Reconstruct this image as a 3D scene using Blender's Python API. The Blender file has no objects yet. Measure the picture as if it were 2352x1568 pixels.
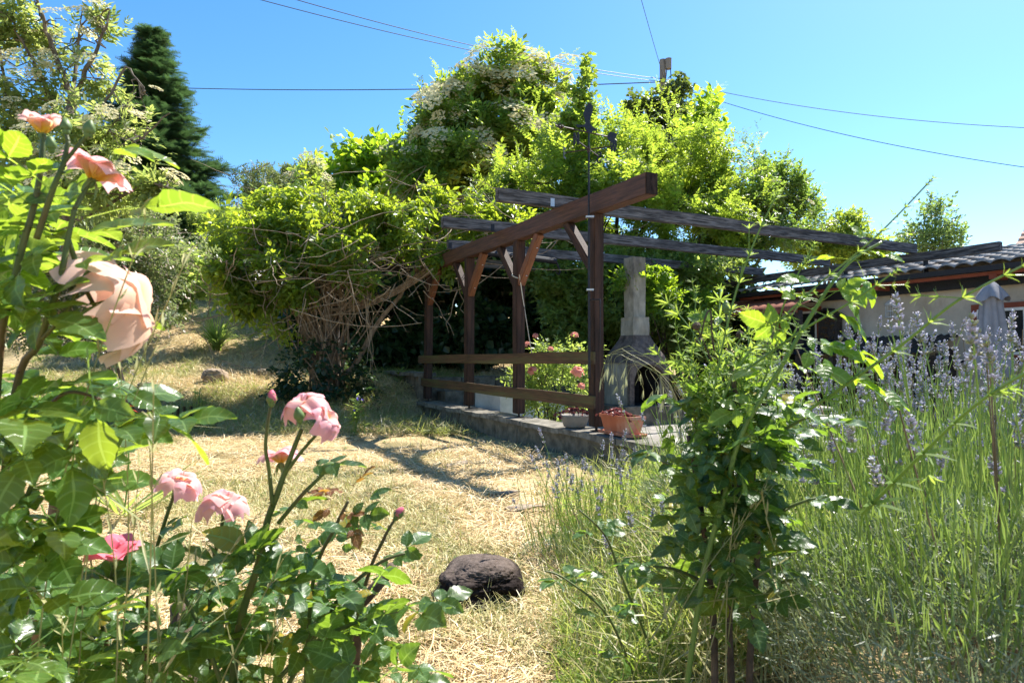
import bpy, bmesh, math, random
import numpy as np
from mathutils import Vector, Matrix

rng = np.random.default_rng(11)
random.seed(5)
sc = bpy.context.scene
R = math.radians
COL = sc.collection

# ------------------------------------------------------------------ camera, sky, sun, exposure
EYE = 1.05
PITCH = R(1.48)
cam_d = bpy.data.cameras.new('camera')
cam = bpy.data.objects.new('camera', cam_d)
COL.objects.link(cam)
cam.location = (0, 0, EYE)
cam.rotation_euler = (R(90) + PITCH, 0, 0)
cam_d.lens = 22.5
cam_d.sensor_width = 36
cam_d.clip_start = 0.02
cam_d.clip_end = 2000
cam_d.dof.use_dof = True
cam_d.dof.focus_distance = 6.0
cam_d.dof.aperture_fstop = 12.0
sc.camera = cam

SUN_AZ, SUN_EL = R(47), R(54)          # azimuth to the right of straight ahead
world = bpy.data.worlds.new('World')
sc.world = world
world.use_nodes = True
wn = world.node_tree
sky = wn.nodes.new('ShaderNodeTexSky')
sky.sky_type = 'NISHITA'
sky.sun_disc = False
sky.sun_elevation = SUN_EL
sky.sun_rotation = SUN_AZ
sky.altitude = 300
sky.air_density = 1.0
sky.dust_density = 0.5
sky.ozone_density = 3.0
bg = wn.nodes['Background']
bg.inputs['Strength'].default_value = 0.094
hsv = wn.nodes.new('ShaderNodeHueSaturation')
hsv.inputs['Saturation'].default_value = 1.28
hsv.inputs['Hue'].default_value = 0.498
wn.links.new(sky.outputs[0], hsv.inputs['Color'])
wn.links.new(hsv.outputs[0], bg.inputs[0])
sun_d = bpy.data.lights.new('sun', 'SUN')
sun_d.energy = 5.0
sun_d.angle = R(0.53)
sun_d.color = (1.0, 0.95, 0.87)
sun = bpy.data.objects.new('sun', sun_d)
COL.objects.link(sun)
sdir = Vector((math.cos(SUN_EL) * math.sin(SUN_AZ), math.cos(SUN_EL) * math.cos(SUN_AZ), math.sin(SUN_EL)))
sun.rotation_euler = sdir.to_track_quat('Z', 'Y').to_euler()
sun.location = (8, 8, 14)
sc.view_settings.view_transform = 'Standard'
sc.view_settings.look = 'None'
sc.view_settings.exposure = 1.52
sc.view_settings.gamma = 1
sc.render.engine = 'CYCLES'
sc.cycles.use_denoising = True
sc.cycles.max_bounces = 7
sc.cycles.diffuse_bounces = 4
sc.cycles.glossy_bounces = 2
sc.cycles.transmission_bounces = 4
sc.cycles.sample_clamp_indirect = 6

# ------------------------------------------------------------------ maths helpers
def P(px, py, d):
    """world point seen along photo pixel (2352 wide) at forward distance d"""
    x = (px - 1176) / 1470.0
    y = (784 - py) / 1470.0
    fy, fz = math.cos(PITCH), math.sin(PITCH)
    vy, vz = fy - y * fz, fz + y * fy
    k = d / vy
    return np.array([x * k, d, EYE + vz * k])

D1 = np.array([-0.457, 0.8895, 0.0])     # along the pergola, away from us
D2 = np.array([0.8895, 0.457, 0.0])      # from the pergola towards the bungalow
P4 = np.array([0.843, 6.42, 0.0])
ROTG = math.atan2(D2[1], D2[0])          # grid rotation: local x = D2, local y = D1
def UV(u, v, z=0.0):
    return P4 + D2 * u + D1 * v + np.array([0, 0, z])

def nrm(a):
    return a / np.maximum(np.linalg.norm(a, axis=-1, keepdims=True), 1e-9)

def sstep(a, b, x):
    t = np.clip((x - a) / (b - a), 0, 1)
    return t * t * (3 - 2 * t)

_ph = rng.uniform(0, 6.28, (4, 8, 3))
_fr = rng.normal(0, 1, (4, 8, 3))
def noise(p, f=1.0, k=0):
    """cheap smooth noise, about -1..1, p (N,3)"""
    p = np.asarray(p, float) * f
    s = 0
    for i in range(8):
        s = s + np.sin(p @ _fr[k, i] * 1.6 + _ph[k, i, 0])
    return s / 2.6

def frames(d, up=None, roll=None):
    d = nrm(np.asarray(d, float))
    n = len(d)
    if up is None:
        up = np.tile([0, 0, 1.0], (n, 1))
    up = up + rng.normal(0, 0.02, (n, 3))
    z = nrm(up - (up * d).sum(1, keepdims=True) * d)
    y = np.cross(z, d)
    if roll is not None:
        c, s = np.cos(roll)[:, None], np.sin(roll)[:, None]
        y, z = y * c + z * s, z * c - y * s
    return np.stack([d, y, z], axis=2)

# ------------------------------------------------------------------ mesh builder
class MB:
    def __init__(self):
        self.v, self.f, self.n = [], [], 0
        self.tu, self.tv = [], []
        self.attr = False
    def add(self, v, f, m=0, tu=None, tv=None):
        v = np.asarray(v, float).reshape(-1, 3)
        if isinstance(f, np.ndarray):
            self.f.append((f + self.n, m))
        else:
            by = {}
            for q in f:
                by.setdefault(len(q), []).append(q)
            for k, l in by.items():
                self.f.append((np.array(l, int) + self.n, m))
        self.v.append(v)
        if tu is not None:
            self.attr = True
        self.tu.append(np.zeros(len(v)) if tu is None else tu)
        self.tv.append(np.zeros(len(v)) if tv is None else tv)
        self.n += len(v)
        return self
    def box(self, c, s, rot=None, m=0):
        s = np.array(s) / 2
        v = np.array([[x, y, z] for x in (-1, 1) for y in (-1, 1) for z in (-1, 1)]) * s
        if rot is not None:
            v = v @ np.array(rot).T
        self.add(v + np.array(c), [(0, 1, 3, 2), (4, 6, 7, 5), (0, 4, 5, 1), (2, 3, 7, 6), (0, 2, 6, 4), (1, 5, 7, 3)], m)
        return self
    def tube(self, pts, rad, n=6, cap=True, m=0):
        pts = np.asarray(pts, float)
        k = len(pts)
        rad = np.broadcast_to(np.asarray(rad, float), (k,))
        t = np.gradient(pts, axis=0)
        t = nrm(t)
        ref = np.array([0, 0, 1.0]) if abs(t[0, 2]) < 0.9 else np.array([1.0, 0, 0])
        a = nrm(np.cross(t, ref))
        b = np.cross(t, a)
        ang = np.arange(n) * 2 * math.pi / n
        ring = a[:, None, :] * np.cos(ang)[None, :, None] + b[:, None, :] * np.sin(ang)[None, :, None]
        v = pts[:, None, :] + ring * rad[:, None, None]
        i = np.arange(k - 1)[:, None] * n
        j = np.arange(n)[None, :]
        j2 = (j + 1) % n
        f = np.stack([i + j, i + j2, i + n + j2, i + n + j], -1).reshape(-1, 4)
        self.add(v, f, m, tv=np.repeat(np.linspace(0, 1, k), n), tu=np.zeros(k * n) + 9)
        if cap:
            self.f.append((np.array([np.arange(n)[::-1] + self.n - k * n]), m))
            self.f.append((np.array([np.arange(n) + self.n - n]), m))
        return self
    def lathe(self, prof, c=(0, 0, 0), n=16, m=0):
        prof = np.array(prof, float)
        k = len(prof)
        ang = np.arange(n) * 2 * math.pi / n
        v = np.stack([prof[:, None, 0] * np.cos(ang), prof[:, None, 0] * np.sin(ang), np.repeat(prof[:, 1:2], n, 1)], -1)
        i = np.arange(k - 1)[:, None] * n
        j = np.arange(n)[None, :]
        j2 = (j + 1) % n
        f = np.stack([i + j, i + j2, i + n + j2, i + n + j], -1).reshape(-1, 4)
        self.add(v.reshape(-1, 3) + np.array(c), f, m)
        return self
    def prism(self, poly, o, ex, ey, th, m=0):
        """extruded outline: poly (k,2) in the plane o + x*ex + y*ey, thickness th"""
        poly = np.array(poly, float)
        k = len(poly)
        ex, ey, o = np.array(ex, float), np.array(ey, float), np.array(o, float)
        nn = nrm(np.cross(ex, ey))
        a = o + poly[:, :1] * ex + poly[:, 1:] * ey
        v = np.concatenate([a - nn * th / 2, a + nn * th / 2])
        f = [tuple(range(k))[::-1], tuple(range(k, 2 * k))]
        f += [(i, (i + 1) % k, (i + 1) % k + k, i + k) for i in range(k)]
        self.add(v, f, m)
        return self
    def scatter(self, T, Rm, S, Pn, m=0):
        """T = (verts, faces array[, tu, tv]); one copy per frame"""
        tvv, tff = T[0], T[1]
        n, k = len(Pn), len(tvv)
        if n == 0:
            return self
        S = np.asarray(S, float)
        if S.ndim == 1:
            S = S[:, None]
        tv = tvv[None] * S[:, None, :] if S.shape[1] == 3 else tvv[None] * S[:, :, None]
        v = np.einsum('nij,nkj->nki', Rm, tv) + Pn[:, None, :]
        f = (tff[None] + (np.arange(n) * k)[:, None, None]).reshape(-1, tff.shape[1])
        if len(T) > 2:
            self.add(v.reshape(-1, 3), f, m, np.tile(T[2], n), np.tile(T[3], n))
        else:
            self.add(v.reshape(-1, 3), f, m)
        return self
    def build(self, name, mats, parent=None, smooth=False, local=False):
        me = bpy.data.meshes.new(name)
        V = np.concatenate(self.v).astype(np.float32)
        if parent is not None and not local:
            V = V - np.array(parent.location, np.float32)
        me.vertices.add(len(V))
        me.vertices.foreach_set('co', V.ravel())
        li = np.concatenate([f.ravel() for f, _ in self.f]).astype(np.int32)
        lt = np.concatenate([np.full(len(f), f.shape[1]) for f, _ in self.f]).astype(np.int32)
        mi = np.concatenate([np.full(len(f), m) for f, m in self.f]).astype(np.int32)
        ls = np.concatenate([[0], np.cumsum(lt)[:-1]]).astype(np.int32)
        me.loops.add(len(li))
        me.loops.foreach_set('vertex_index', li)
        me.polygons.add(len(lt))
        me.polygons.foreach_set('loop_start', ls)
        me.polygons.foreach_set('loop_total', lt)
        me.polygons.foreach_set('material_index', mi)
        me.polygons.foreach_set('use_smooth', np.full(len(lt), smooth))
        if self.attr:
            for nm, arr in (('tu', self.tu), ('tv', self.tv)):
                a = me.attributes.new(nm, 'FLOAT', 'POINT')
                a.data.foreach_set('value', np.concatenate(arr).astype(np.float32))
        me.update(calc_edges=True)
        for mm in (mats if isinstance(mats, (list, tuple)) else [mats]):
            me.materials.append(mm)
        o = bpy.data.objects.new(name, me)
        COL.objects.link(o)
        if parent is not None:
            o.parent = parent
        return o

def tag(o, label=None, cat=None, group=None, kind=None):
    if label: o['label'] = label
    if cat: o['category'] = cat
    if group: o['group'] = group
    if kind: o['kind'] = kind
    return o

def thing(name, loc, label, cat, group=None):
    o = bpy.data.objects.new(name, None)
    o.empty_display_size = 0.1
    o.location = Vector([float(c) for c in loc])
    COL.objects.link(o)
    return tag(o, label, cat, group)

def board(name, L, W, H, mat, parent, center, rotz=0.0, tilt=0.0, bev=0.006, wob=0.0, lean=0.0, seg=8):
    """bevelled board, long along local X, placed in the world"""
    bm = bmesh.new()
    bmesh.ops.create_cube(bm, size=1)
    bmesh.ops.scale(bm, vec=(L, W, H), verts=bm.verts)
    ed = [e for e in bm.edges if abs(e.verts[0].co.x - e.verts[1].co.x) > L * 0.5]
    bmesh.ops.subdivide_edges(bm, edges=ed, cuts=seg)
    bmesh.ops.bevel(bm, geom=[e for e in bm.edges if e.calc_face_angle(0) > 1], offset=bev, segments=2, affect='EDGES')
    if wob:
        for v in bm.verts:
            t = v.co.x * 3.1
            v.co.y += wob * math.sin(t + 1.3)
            v.co.z += wob * math.sin(t * 0.8 + center[0])
    me = bpy.data.meshes.new(name)
    bm.to_mesh(me)
    bm.free()
    me.materials.append(mat)
    o = bpy.data.objects.new(name, me)
    COL.objects.link(o)
    c = Vector([float(x) for x in center])
    if parent is not None:
        o.parent = parent
        c = c - parent.location
    o.location = c
    o.rotation_euler = (Matrix.Rotation(rotz, 3, 'Z') @ Matrix.Rotation(lean, 3, 'X') @ Matrix.Rotation(tilt, 3, 'Y')).to_euler()
    return o

# ------------------------------------------------------------------ materials
def newmat(name):
    m = bpy.data.materials.new(name)
    m.use_nodes = True
    nt = m.node_tree
    return m, nt, nt.nodes['Principled BSDF']

def N(nt, kind, **kw):
    n = nt.nodes.new(kind)
    for k, v in kw.items():
        if k.startswith('i_'):
            key = k[2:].replace('_', ' ')
            n.inputs[int(key) if key.isdigit() else key].default_value = v
        else:
            setattr(n, k, v)
    return n

def mixc(nt, fac, a, b, blend='MIX'):
    n = nt.nodes.new('ShaderNodeMix')
    n.data_type = 'RGBA'
    n.blend_type = blend
    for sock, val in ((n.inputs['Factor'], fac), (n.inputs[6], a), (n.inputs[7], b)):
        if hasattr(val, 'is_output'):
            nt.links.new(val, sock)
        elif isinstance(val, (int, float)):
            sock.default_value = val
        else:
            sock.default_value = (*val, 1)
    return n.outputs[2]

def ramp(nt, fac, stops):
    n = nt.nodes.new('ShaderNodeValToRGB')
    e = n.color_ramp.elements
    while len(e) > 1:
        e.remove(e[-1])
    e[0].position, e[0].color = stops[0][0], (*stops[0][1], 1)
    for p, c in stops[1:]:
        x = e.new(p)
        x.color = (*c, 1)
    nt.links.new(fac, n.inputs[0])
    return n.outputs[0]

def leaf_mat(name, c1, c2, tr, tf=0.45, rough=0.38, spec=0.5, veins=False, c3=None, c3p=0.93):
    """thin leaf: gloss and body colour on top, coloured light through it; each leaf varies"""
    m, nt, b = newmat(name)
    out = nt.nodes['Material Output']
    geo = N(nt, 'ShaderNodeNewGeometry')
    rnd = geo.outputs['Random Per Island']
    stops = [(0, c1), (c3p - 0.1 if c3 else 1, c2)]
    if c3:
        stops += [(c3p, c2), (c3p + 0.04, c3)]
    col = ramp(nt, rnd, stops)
    tcol = mixc(nt, rnd, tr, tuple(min(1, x * y) for x, y in zip(tr, (0.62, 0.74, 0.8))))
    if veins:
        au = N(nt, 'ShaderNodeAttribute', attribute_name='tu')
        av = N(nt, 'ShaderNodeAttribute', attribute_name='tv')
        ab = N(nt, 'ShaderNodeMath', operation='ABSOLUTE')
        nt.links.new(au.outputs['Fac'], ab.inputs[0])
        mid = N(nt, 'ShaderNodeMath', operation='LESS_THAN', i_1=0.07)
        nt.links.new(ab.outputs[0], mid.inputs[0])
        s1 = N(nt, 'ShaderNodeMath', operation='MULTIPLY_ADD', i_1=-3.5)
        nt.links.new(ab.outputs[0], s1.inputs[0])
        s0 = N(nt, 'ShaderNodeMath', operation='MULTIPLY', i_1=34.0)
        nt.links.new(av.outputs['Fac'], s0.inputs[0])
        nt.links.new(s0.outputs[0], s1.inputs[2])
        sn = N(nt, 'ShaderNodeMath', operation='SINE')
        nt.links.new(s1.outputs[0], sn.inputs[0])
        sv = N(nt, 'ShaderNodeMapRange', i_1=0.75, i_2=1.0, i_3=0.0, i_4=0.45)
        nt.links.new(sn.outputs[0], sv.inputs[0])
        mx = N(nt, 'ShaderNodeMath', operation='MAXIMUM')
        nt.links.new(mid.outputs[0], mx.inputs[0])
        nt.links.new(sv.outputs[0], mx.inputs[1])
        col = mixc(nt, mx.outputs[0], col, tuple(min(1, x * 1.5 + 0.03) for x in c2))
        tcol = mixc(nt, mx.outputs[0], tcol, tuple(min(1, x * 1.2 + 0.05) for x in tr))
        tc = N(nt, 'ShaderNodeTexCoord')
        ns = N(nt, 'ShaderNodeTexNoise', i_Scale=170.0, i_Detail=3.0)
        nt.links.new(tc.outputs['Object'], ns.inputs['Vector'])
        sp = N(nt, 'ShaderNodeMapRange', i_1=0.70, i_2=0.76)
        nt.links.new(ns.outputs[0], sp.inputs[0])
        col = mixc(nt, sp.outputs[0], col, (0.12, 0.075, 0.025))
        tcol = mixc(nt, sp.outputs[0], tcol, (0.16, 0.09, 0.02))
        n5 = N(nt, 'ShaderNodeTexNoise', i_Scale=24.0, i_Detail=3.0)
        nt.links.new(tc.outputs['Object'], n5.inputs['Vector'])
        v5 = N(nt, 'ShaderNodeMapRange', i_1=0.3, i_2=0.7, i_3=0.62, i_4=1.3)
        nt.links.new(n5.outputs[0], v5.inputs[0])
        hv = N(nt, 'ShaderNodeHueSaturation')
        nt.links.new(v5.outputs[0], hv.inputs['Value'])
        nt.links.new(col, hv.inputs['Color'])
        col = hv.outputs[0]
        bp = N(nt, 'ShaderNodeBump', i_Strength=0.35, i_Distance=0.002)
        nt.links.new(mx.outputs[0], bp.inputs['Height'])
        nt.links.new(bp.outputs[0], b.inputs['Normal'])
    nt.links.new(col, b.inputs['Base Color'])
    b.inputs['Roughness'].default_value = rough
    b.inputs['Specular IOR Level'].default_value = spec
    t = N(nt, 'ShaderNodeBsdfTranslucent')
    nt.links.new(tcol, t.inputs['Color'])
    mix = N(nt, 'ShaderNodeMixShader', i_0=tf)
    nt.links.new(b.outputs[0], mix.inputs[1])
    nt.links.new(t.outputs[0], mix.inputs[2])
    nt.links.new(mix.outputs[0], out.inputs[0])
    return m

def rough_mat(name, c1, c2, scale=8.0, rough=0.85, bump=0.3, c3=None, stretch=(1, 1, 1), dist=0.01, spec=0.3, thr=(0.35, 0.65)):
    """mottled solid: two or three noise scales of colour and a bump, in object space"""
    m, nt, b = newmat(name)
    tc = N(nt, 'ShaderNodeTexCoord')
    mp = N(nt, 'ShaderNodeMapping')
    mp.inputs['Scale'].default_value = stretch
    nt.links.new(tc.outputs['Object'], mp.inputs[0])
    n1 = N(nt, 'ShaderNodeTexNoise', i_Scale=scale, i_Detail=8.0, i_Roughness=0.65)
    nt.links.new(mp.outputs[0], n1.inputs['Vector'])
    col = ramp(nt, n1.outputs[0], [(thr[0], c1), (thr[1], c2)])
    if c3:
        n2 = N(nt, 'ShaderNodeTexNoise', i_Scale=scale * 0.31, i_Detail=6.0, i_Roughness=0.7)
        nt.links.new(mp.outputs[0], n2.inputs['Vector'])
        f = N(nt, 'ShaderNodeMapRange', i_1=0.5, i_2=0.66)
        nt.links.new(n2.outputs[0], f.inputs[0])
        col = mixc(nt, f.outputs[0], col, c3)
    nt.links.new(col, b.inputs['Base Color'])
    b.inputs['Roughness'].default_value = rough
    b.inputs['Specular IOR Level'].default_value = spec
    if bump:
        bp = N(nt, 'ShaderNodeBump', i_Strength=bump, i_Distance=dist)
        n3 = N(nt, 'ShaderNodeTexNoise', i_Scale=scale * 3, i_Detail=6.0, i_Roughness=0.7)
        nt.links.new(mp.outputs[0], n3.inputs['Vector'])
        nt.links.new(n3.outputs[0], bp.inputs['Height'])
        nt.links.new(bp.outputs[0], b.inputs['Normal'])
    return m

def plain(name, c, rough=0.5, metal=0.0, spec=0.4):
    m, nt, b = newmat(name)
    b.inputs['Base Color'].default_value = (*c, 1)
    b.inputs['Roughness'].default_value = rough
    b.inputs['Metallic'].default_value = metal
    b.inputs['Specular IOR Level'].default_value = spec
    return m

GR = (1, 14, 14)
M = {}
M['wood_brown'] = rough_mat('stained_wood', (0.044, 0.021, 0.013), (0.125, 0.057, 0.033), 3.2, 0.65, 0.7, (0.045, 0.022, 0.015), GR, 0.004, 0.4)
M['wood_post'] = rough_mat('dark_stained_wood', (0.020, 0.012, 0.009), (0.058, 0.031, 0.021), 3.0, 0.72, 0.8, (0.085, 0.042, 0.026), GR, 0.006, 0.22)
M['wood_brace_lit'] = rough_mat('bounce_lit_orange_wood', (0.10, 0.036, 0.016), (0.22, 0.085, 0.038), 3.2, 0.55, 0.35, None, GR, 0.004, 0.4)  # brace wood with warm light bounced off the ground put into its colour
M['wood_rail'] = rough_mat('mossy_rail_wood', (0.045, 0.030, 0.014), (0.12, 0.062, 0.030), 3.0, 0.7, 0.4, (0.09, 0.085, 0.03), GR, 0.004, 0.3)
M['wood_grey'] = rough_mat('weathered_grey_wood', (0.020, 0.019, 0.020), (0.20, 0.19, 0.19), 4.0, 0.85, 0.8, (0.03, 0.027, 0.025), GR, 0.006, 0.25, (0.38, 0.66))
M['wood_dark'] = rough_mat('dark_old_wood', (0.02, 0.016, 0.014), (0.075, 0.062, 0.056), 4.0, 0.8, 0.5, None, GR, 0.005, 0.3)
M['end_grain'] = rough_mat('cracked_end_grain', (0.006, 0.005, 0.005), (0.05, 0.032, 0.025), 30, 0.9, 0.9, None, (1, 1, 0.35), 0.006, 0.2)
M['bench_wood'] = rough_mat('bleached_bench_wood', (0.34, 0.31, 0.26), (0.6, 0.56, 0.49), 4.0, 0.8, 0.4, None, GR, 0.003)
M['stone'] = rough_mat('old_block_stone', (0.085, 0.072, 0.052), (0.21, 0.18, 0.135), 7, 0.95, 0.7, (0.06, 0.06, 0.04), (1, 1, 1), 0.012)
M['coping'] = rough_mat('lichen_coping_stone', (0.085, 0.076, 0.062), (0.24, 0.22, 0.18), 9, 0.95, 0.7, (0.07, 0.065, 0.045), (1, 1, 1), 0.008)
M['concrete'] = rough_mat('stained_concrete', (0.20, 0.18, 0.14), (0.38, 0.35, 0.28), 6, 0.9, 0.5, (0.10, 0.085, 0.068), (1, 1, 0.5), 0.005)
M['soot_stone'] = rough_mat('sooty_stone', (0.055, 0.043, 0.036), (0.19, 0.15, 0.125), 12, 0.95, 0.8, (0.10, 0.085, 0.08), (1, 1, 1), 0.012)
M['soot'] = rough_mat('soot', (0.008, 0.007, 0.007), (0.03, 0.026, 0.024), 9, 0.95, 0.4)
M['stucco'] = rough_mat('dirty_stucco', (0.44, 0.385, 0.31), (0.56, 0.50, 0.41), 3, 0.95, 0.5, (0.34, 0.28, 0.21), (1, 1, 0.6), 0.004)
M['white_render'] = rough_mat('white_render', (0.5, 0.5, 0.48), (0.68, 0.67, 0.64), 5, 0.9, 0.3)
M['tile_grey'] = rough_mat('grey_weathered_tile', (0.17, 0.16, 0.15), (0.36, 0.34, 0.32), 5, 0.9, 0.5, (0.075, 0.07, 0.06), (1, 1, 1), 0.006)
M['tile_red'] = rough_mat('red_clay_tile', (0.20, 0.06, 0.035), (0.34, 0.12, 0.07), 6, 0.85, 0.4)
M['tile_orange'] = rough_mat('faded_orange_tile', (0.42, 0.26, 0.18), (0.58, 0.40, 0.29), 3, 0.85, 0.4)
M['red_paint'] = rough_mat('oxide_red_paint', (0.20, 0.05, 0.028), (0.27, 0.075, 0.04), 5, 0.7, 0.2)
M['black_trim'] = rough_mat('tarred_board', (0.012, 0.012, 0.014), (0.03, 0.03, 0.033), 5, 0.6, 0.2, None, GR)
M['roof_dark'] = rough_mat('dark_corrugated_sheet', (0.02, 0.02, 0.023), (0.06, 0.06, 0.065), 5, 0.55, 0.3)
M['glass_dark'] = plain('dark_window_glass', (0.02, 0.025, 0.03), 0.08)
M['white_paint'] = plain('white_paint', (0.75, 0.74, 0.70), 0.5)
M['canvas'] = rough_mat('grey_canvas', (0.21, 0.21, 0.23), (0.27, 0.27, 0.29), 5, 0.9, 0.2)
M['iron'] = rough_mat('dark_iron', (0.006, 0.007, 0.010), (0.022, 0.022, 0.028), 40, 0.5, 0.2, None, (1, 1, 1), 0.001)
M['iron_rust'] = rough_mat('rusty_iron', (0.02, 0.014, 0.012), (0.06, 0.04, 0.032), 40, 0.6, 0.2, None, (1, 1, 1), 0.001)
M['steel'] = plain('galvanised_steel', (0.45, 0.45, 0.46), 0.45, 0.8)
M['lantern'] = rough_mat('chipped_white_metal', (0.42, 0.44, 0.44), (0.62, 0.63, 0.62), 20, 0.6, 0.2)
M['terracotta'] = rough_mat('limed_terracotta', (0.36, 0.10, 0.045), (0.45, 0.145, 0.07), 7, 0.8, 0.2, (0.46, 0.27, 0.19), (1, 1, 0.4), 0.002)
M['grey_pot'] = rough_mat('pale_grey_pot', (0.17, 0.16, 0.145), (0.26, 0.245, 0.225), 9, 0.85, 0.2)
M['barrel'] = plain('blue_plastic', (0.012, 0.035, 0.075), 0.4)
M['peat'] = rough_mat('peat', (0.008, 0.006, 0.006), (0.035, 0.027, 0.024), 26, 0.98, 1.0, (0.055, 0.043, 0.037), (1, 1, 1), 0.03, 0.1)
M['field_stone'] = rough_mat('brown_field_stone', (0.16, 0.12, 0.085), (0.33, 0.26, 0.185), 9, 0.95, 0.8, None, (1, 1, 1), 0.015)
M['bark'] = rough_mat('grey_bark', (0.06, 0.048, 0.036), (0.19, 0.16, 0.125), 14, 0.95, 0.8, None, (1, 1, 0.3), 0.01)
M['bark_dark'] = rough_mat('dark_bark', (0.03, 0.023, 0.017), (0.09, 0.07, 0.052), 14, 0.95, 0.7, None, (1, 1, 0.3), 0.01)
M['vine_bark'] = rough_mat('pale_vine_bark', (0.12, 0.082, 0.052), (0.30, 0.22, 0.15), 20, 0.9, 0.5, None, (1, 1, 0.3), 0.004)
M['vine_twig'] = rough_mat('pale_vine_twig', (0.17, 0.125, 0.08), (0.38, 0.30, 0.21), 20, 0.9, 0.3, None, (1, 1, 0.3), 0.004)
M['pole_wood'] = rough_mat('grey_pole_wood', (0.10, 0.09, 0.08), (0.22, 0.20, 0.18), 6, 0.9, 0.5, None, (1, 1, 0.1), 0.01)
M['ground'] = None
M['green_stem'] = leaf_mat('green_stem', (0.11, 0.19, 0.04), (0.15, 0.24, 0.05), (0.45, 0.58, 0.08), 0.25, 0.45)
M['cane'] = rough_mat('rose_cane', (0.055, 0.085, 0.022), (0.10, 0.13, 0.035), 12, 0.5, 0.2, (0.12, 0.06, 0.04))
M['bud_green'] = leaf_mat('bud_green', (0.12, 0.20, 0.055), (0.17, 0.25, 0.08), (0.4, 0.5, 0.13), 0.3, 0.5)
M['woody'] = rough_mat('woody_stem', (0.04, 0.028, 0.020), (0.12, 0.085, 0.06), 18, 0.9, 0.5)
M['stake'] = rough_mat('brown_stake', (0.12, 0.07, 0.04), (0.24, 0.15, 0.09), 10, 0.8, 0.4, None, (3, 3, 1))
M['rope'] = plain('pale_rope', (0.5, 0.47, 0.40), 0.9)
M['wire'] = plain('black_cable', (0.015, 0.017, 0.022), 0.6)
# foliage
LF = {}
LF['rose'] = leaf_mat('rose_leaf', (0.028, 0.072, 0.020), (0.058, 0.125, 0.028), (0.44, 0.58, 0.035), 0.46, 0.28, 0.55, True)
LF['rose_dark'] = leaf_mat('dark_rose_leaf', (0.026, 0.066, 0.022), (0.05, 0.108, 0.03), (0.30, 0.46, 0.03), 0.40, 0.36, 0.45, True, (0.30, 0.22, 0.02))
LF['rose_young'] = leaf_mat('young_rose_leaf', (0.07, 0.15, 0.03), (0.10, 0.19, 0.04), (0.50, 0.66, 0.03), 0.5, 0.36, 0.45, True)
LF['rose_red'] = leaf_mat('reddish_rose_leaf', (0.14, 0.05, 0.03), (0.20, 0.10, 0.03), (0.5, 0.25, 0.03), 0.45, 0.4, 0.45, True)
LF['elder'] = leaf_mat('elder_leaf', (0.050, 0.11, 0.025), (0.10, 0.17, 0.04), (0.52, 0.62, 0.06), 0.52, 0.42)
LF['elder_pale'] = leaf_mat('pale_elder_leaf', (0.085, 0.14, 0.045), (0.14, 0.20, 0.065), (0.58, 0.64, 0.14), 0.5, 0.42)
LF['acacia'] = leaf_mat('yellow_green_leaf', (0.065, 0.125, 0.022), (0.125, 0.20, 0.035), (0.56, 0.68, 0.06), 0.52, 0.42)
LF['robinia'] = leaf_mat('robinia_leaf', (0.04, 0.09, 0.025), (0.085, 0.145, 0.04), (0.36, 0.50, 0.06), 0.48, 0.36, 0.6)
LF['hazel'] = leaf_mat('bright_round_leaf', (0.05, 0.13, 0.02), (0.10, 0.20, 0.03), (0.52, 0.70, 0.03), 0.54, 0.4)
LF['vine'] = leaf_mat('vine_leaf', (0.055, 0.115, 0.022), (0.11, 0.18, 0.035), (0.58, 0.68, 0.04), 0.5, 0.36, 0.5)
LF['spruce'] = leaf_mat('spruce_needle', (0.016, 0.048, 0.022), (0.06, 0.125, 0.042), (0.14, 0.25, 0.07), 0.26, 0.5)
LF['spiraea'] = leaf_mat('dull_small_leaf', (0.07, 0.11, 0.045), (0.13, 0.17, 0.075), (0.36, 0.44, 0.13), 0.38, 0.42, 0.5, False, (0.55, 0.43, 0.36), 0.72)
LF['hedge'] = leaf_mat('hedge_leaf', (0.075, 0.14, 0.035), (0.14, 0.21, 0.06), (0.60, 0.70, 0.12), 0.5, 0.40)
LF['dark_ivy'] = leaf_mat('dark_ivy_leaf', (0.012, 0.036, 0.016), (0.03, 0.065, 0.026), (0.08, 0.16, 0.03), 0.3, 0.35)
LF['maple'] = leaf_mat('olive_maple_leaf', (0.055, 0.095, 0.03), (0.10, 0.13, 0.04), (0.26, 0.32, 0.04), 0.4, 0.45)
LF['maple_light'] = leaf_mat('light_maple_leaf', (0.08, 0.15, 0.03), (0.13, 0.20, 0.04), (0.5, 0.6, 0.05), 0.5, 0.45)
LF['pear'] = leaf_mat('pear_leaf', (0.06, 0.12, 0.04), (0.10, 0.165, 0.06), (0.36, 0.48, 0.10), 0.45, 0.4)
LF['olive'] = leaf_mat('olive_shrub_leaf', (0.07, 0.10, 0.04), (0.12, 0.15, 0.06), (0.28, 0.33, 0.07), 0.4, 0.5)
LF['lav'] = leaf_mat('lavender_leaf', (0.10, 0.155, 0.055), (0.19, 0.25, 0.12), (0.34, 0.45, 0.07), 0.36, 0.38, 0.5)
LF['lav_grey'] = leaf_mat('grey_lavender_leaf', (0.17, 0.20, 0.13), (0.30, 0.33, 0.24), (0.3, 0.36, 0.14), 0.3, 0.42, 0.5)
LF['lav_stem'] = leaf_mat('lavender_stem', (0.20, 0.29, 0.07), (0.26, 0.35, 0.10), (0.52, 0.62, 0.12), 0.35, 0.45)
LF['lav_flower'] = leaf_mat('lavender_calyx', (0.38, 0.35, 0.45), (0.58, 0.55, 0.64), (0.68, 0.64, 0.74), 0.42, 0.6, 0.3)
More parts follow.
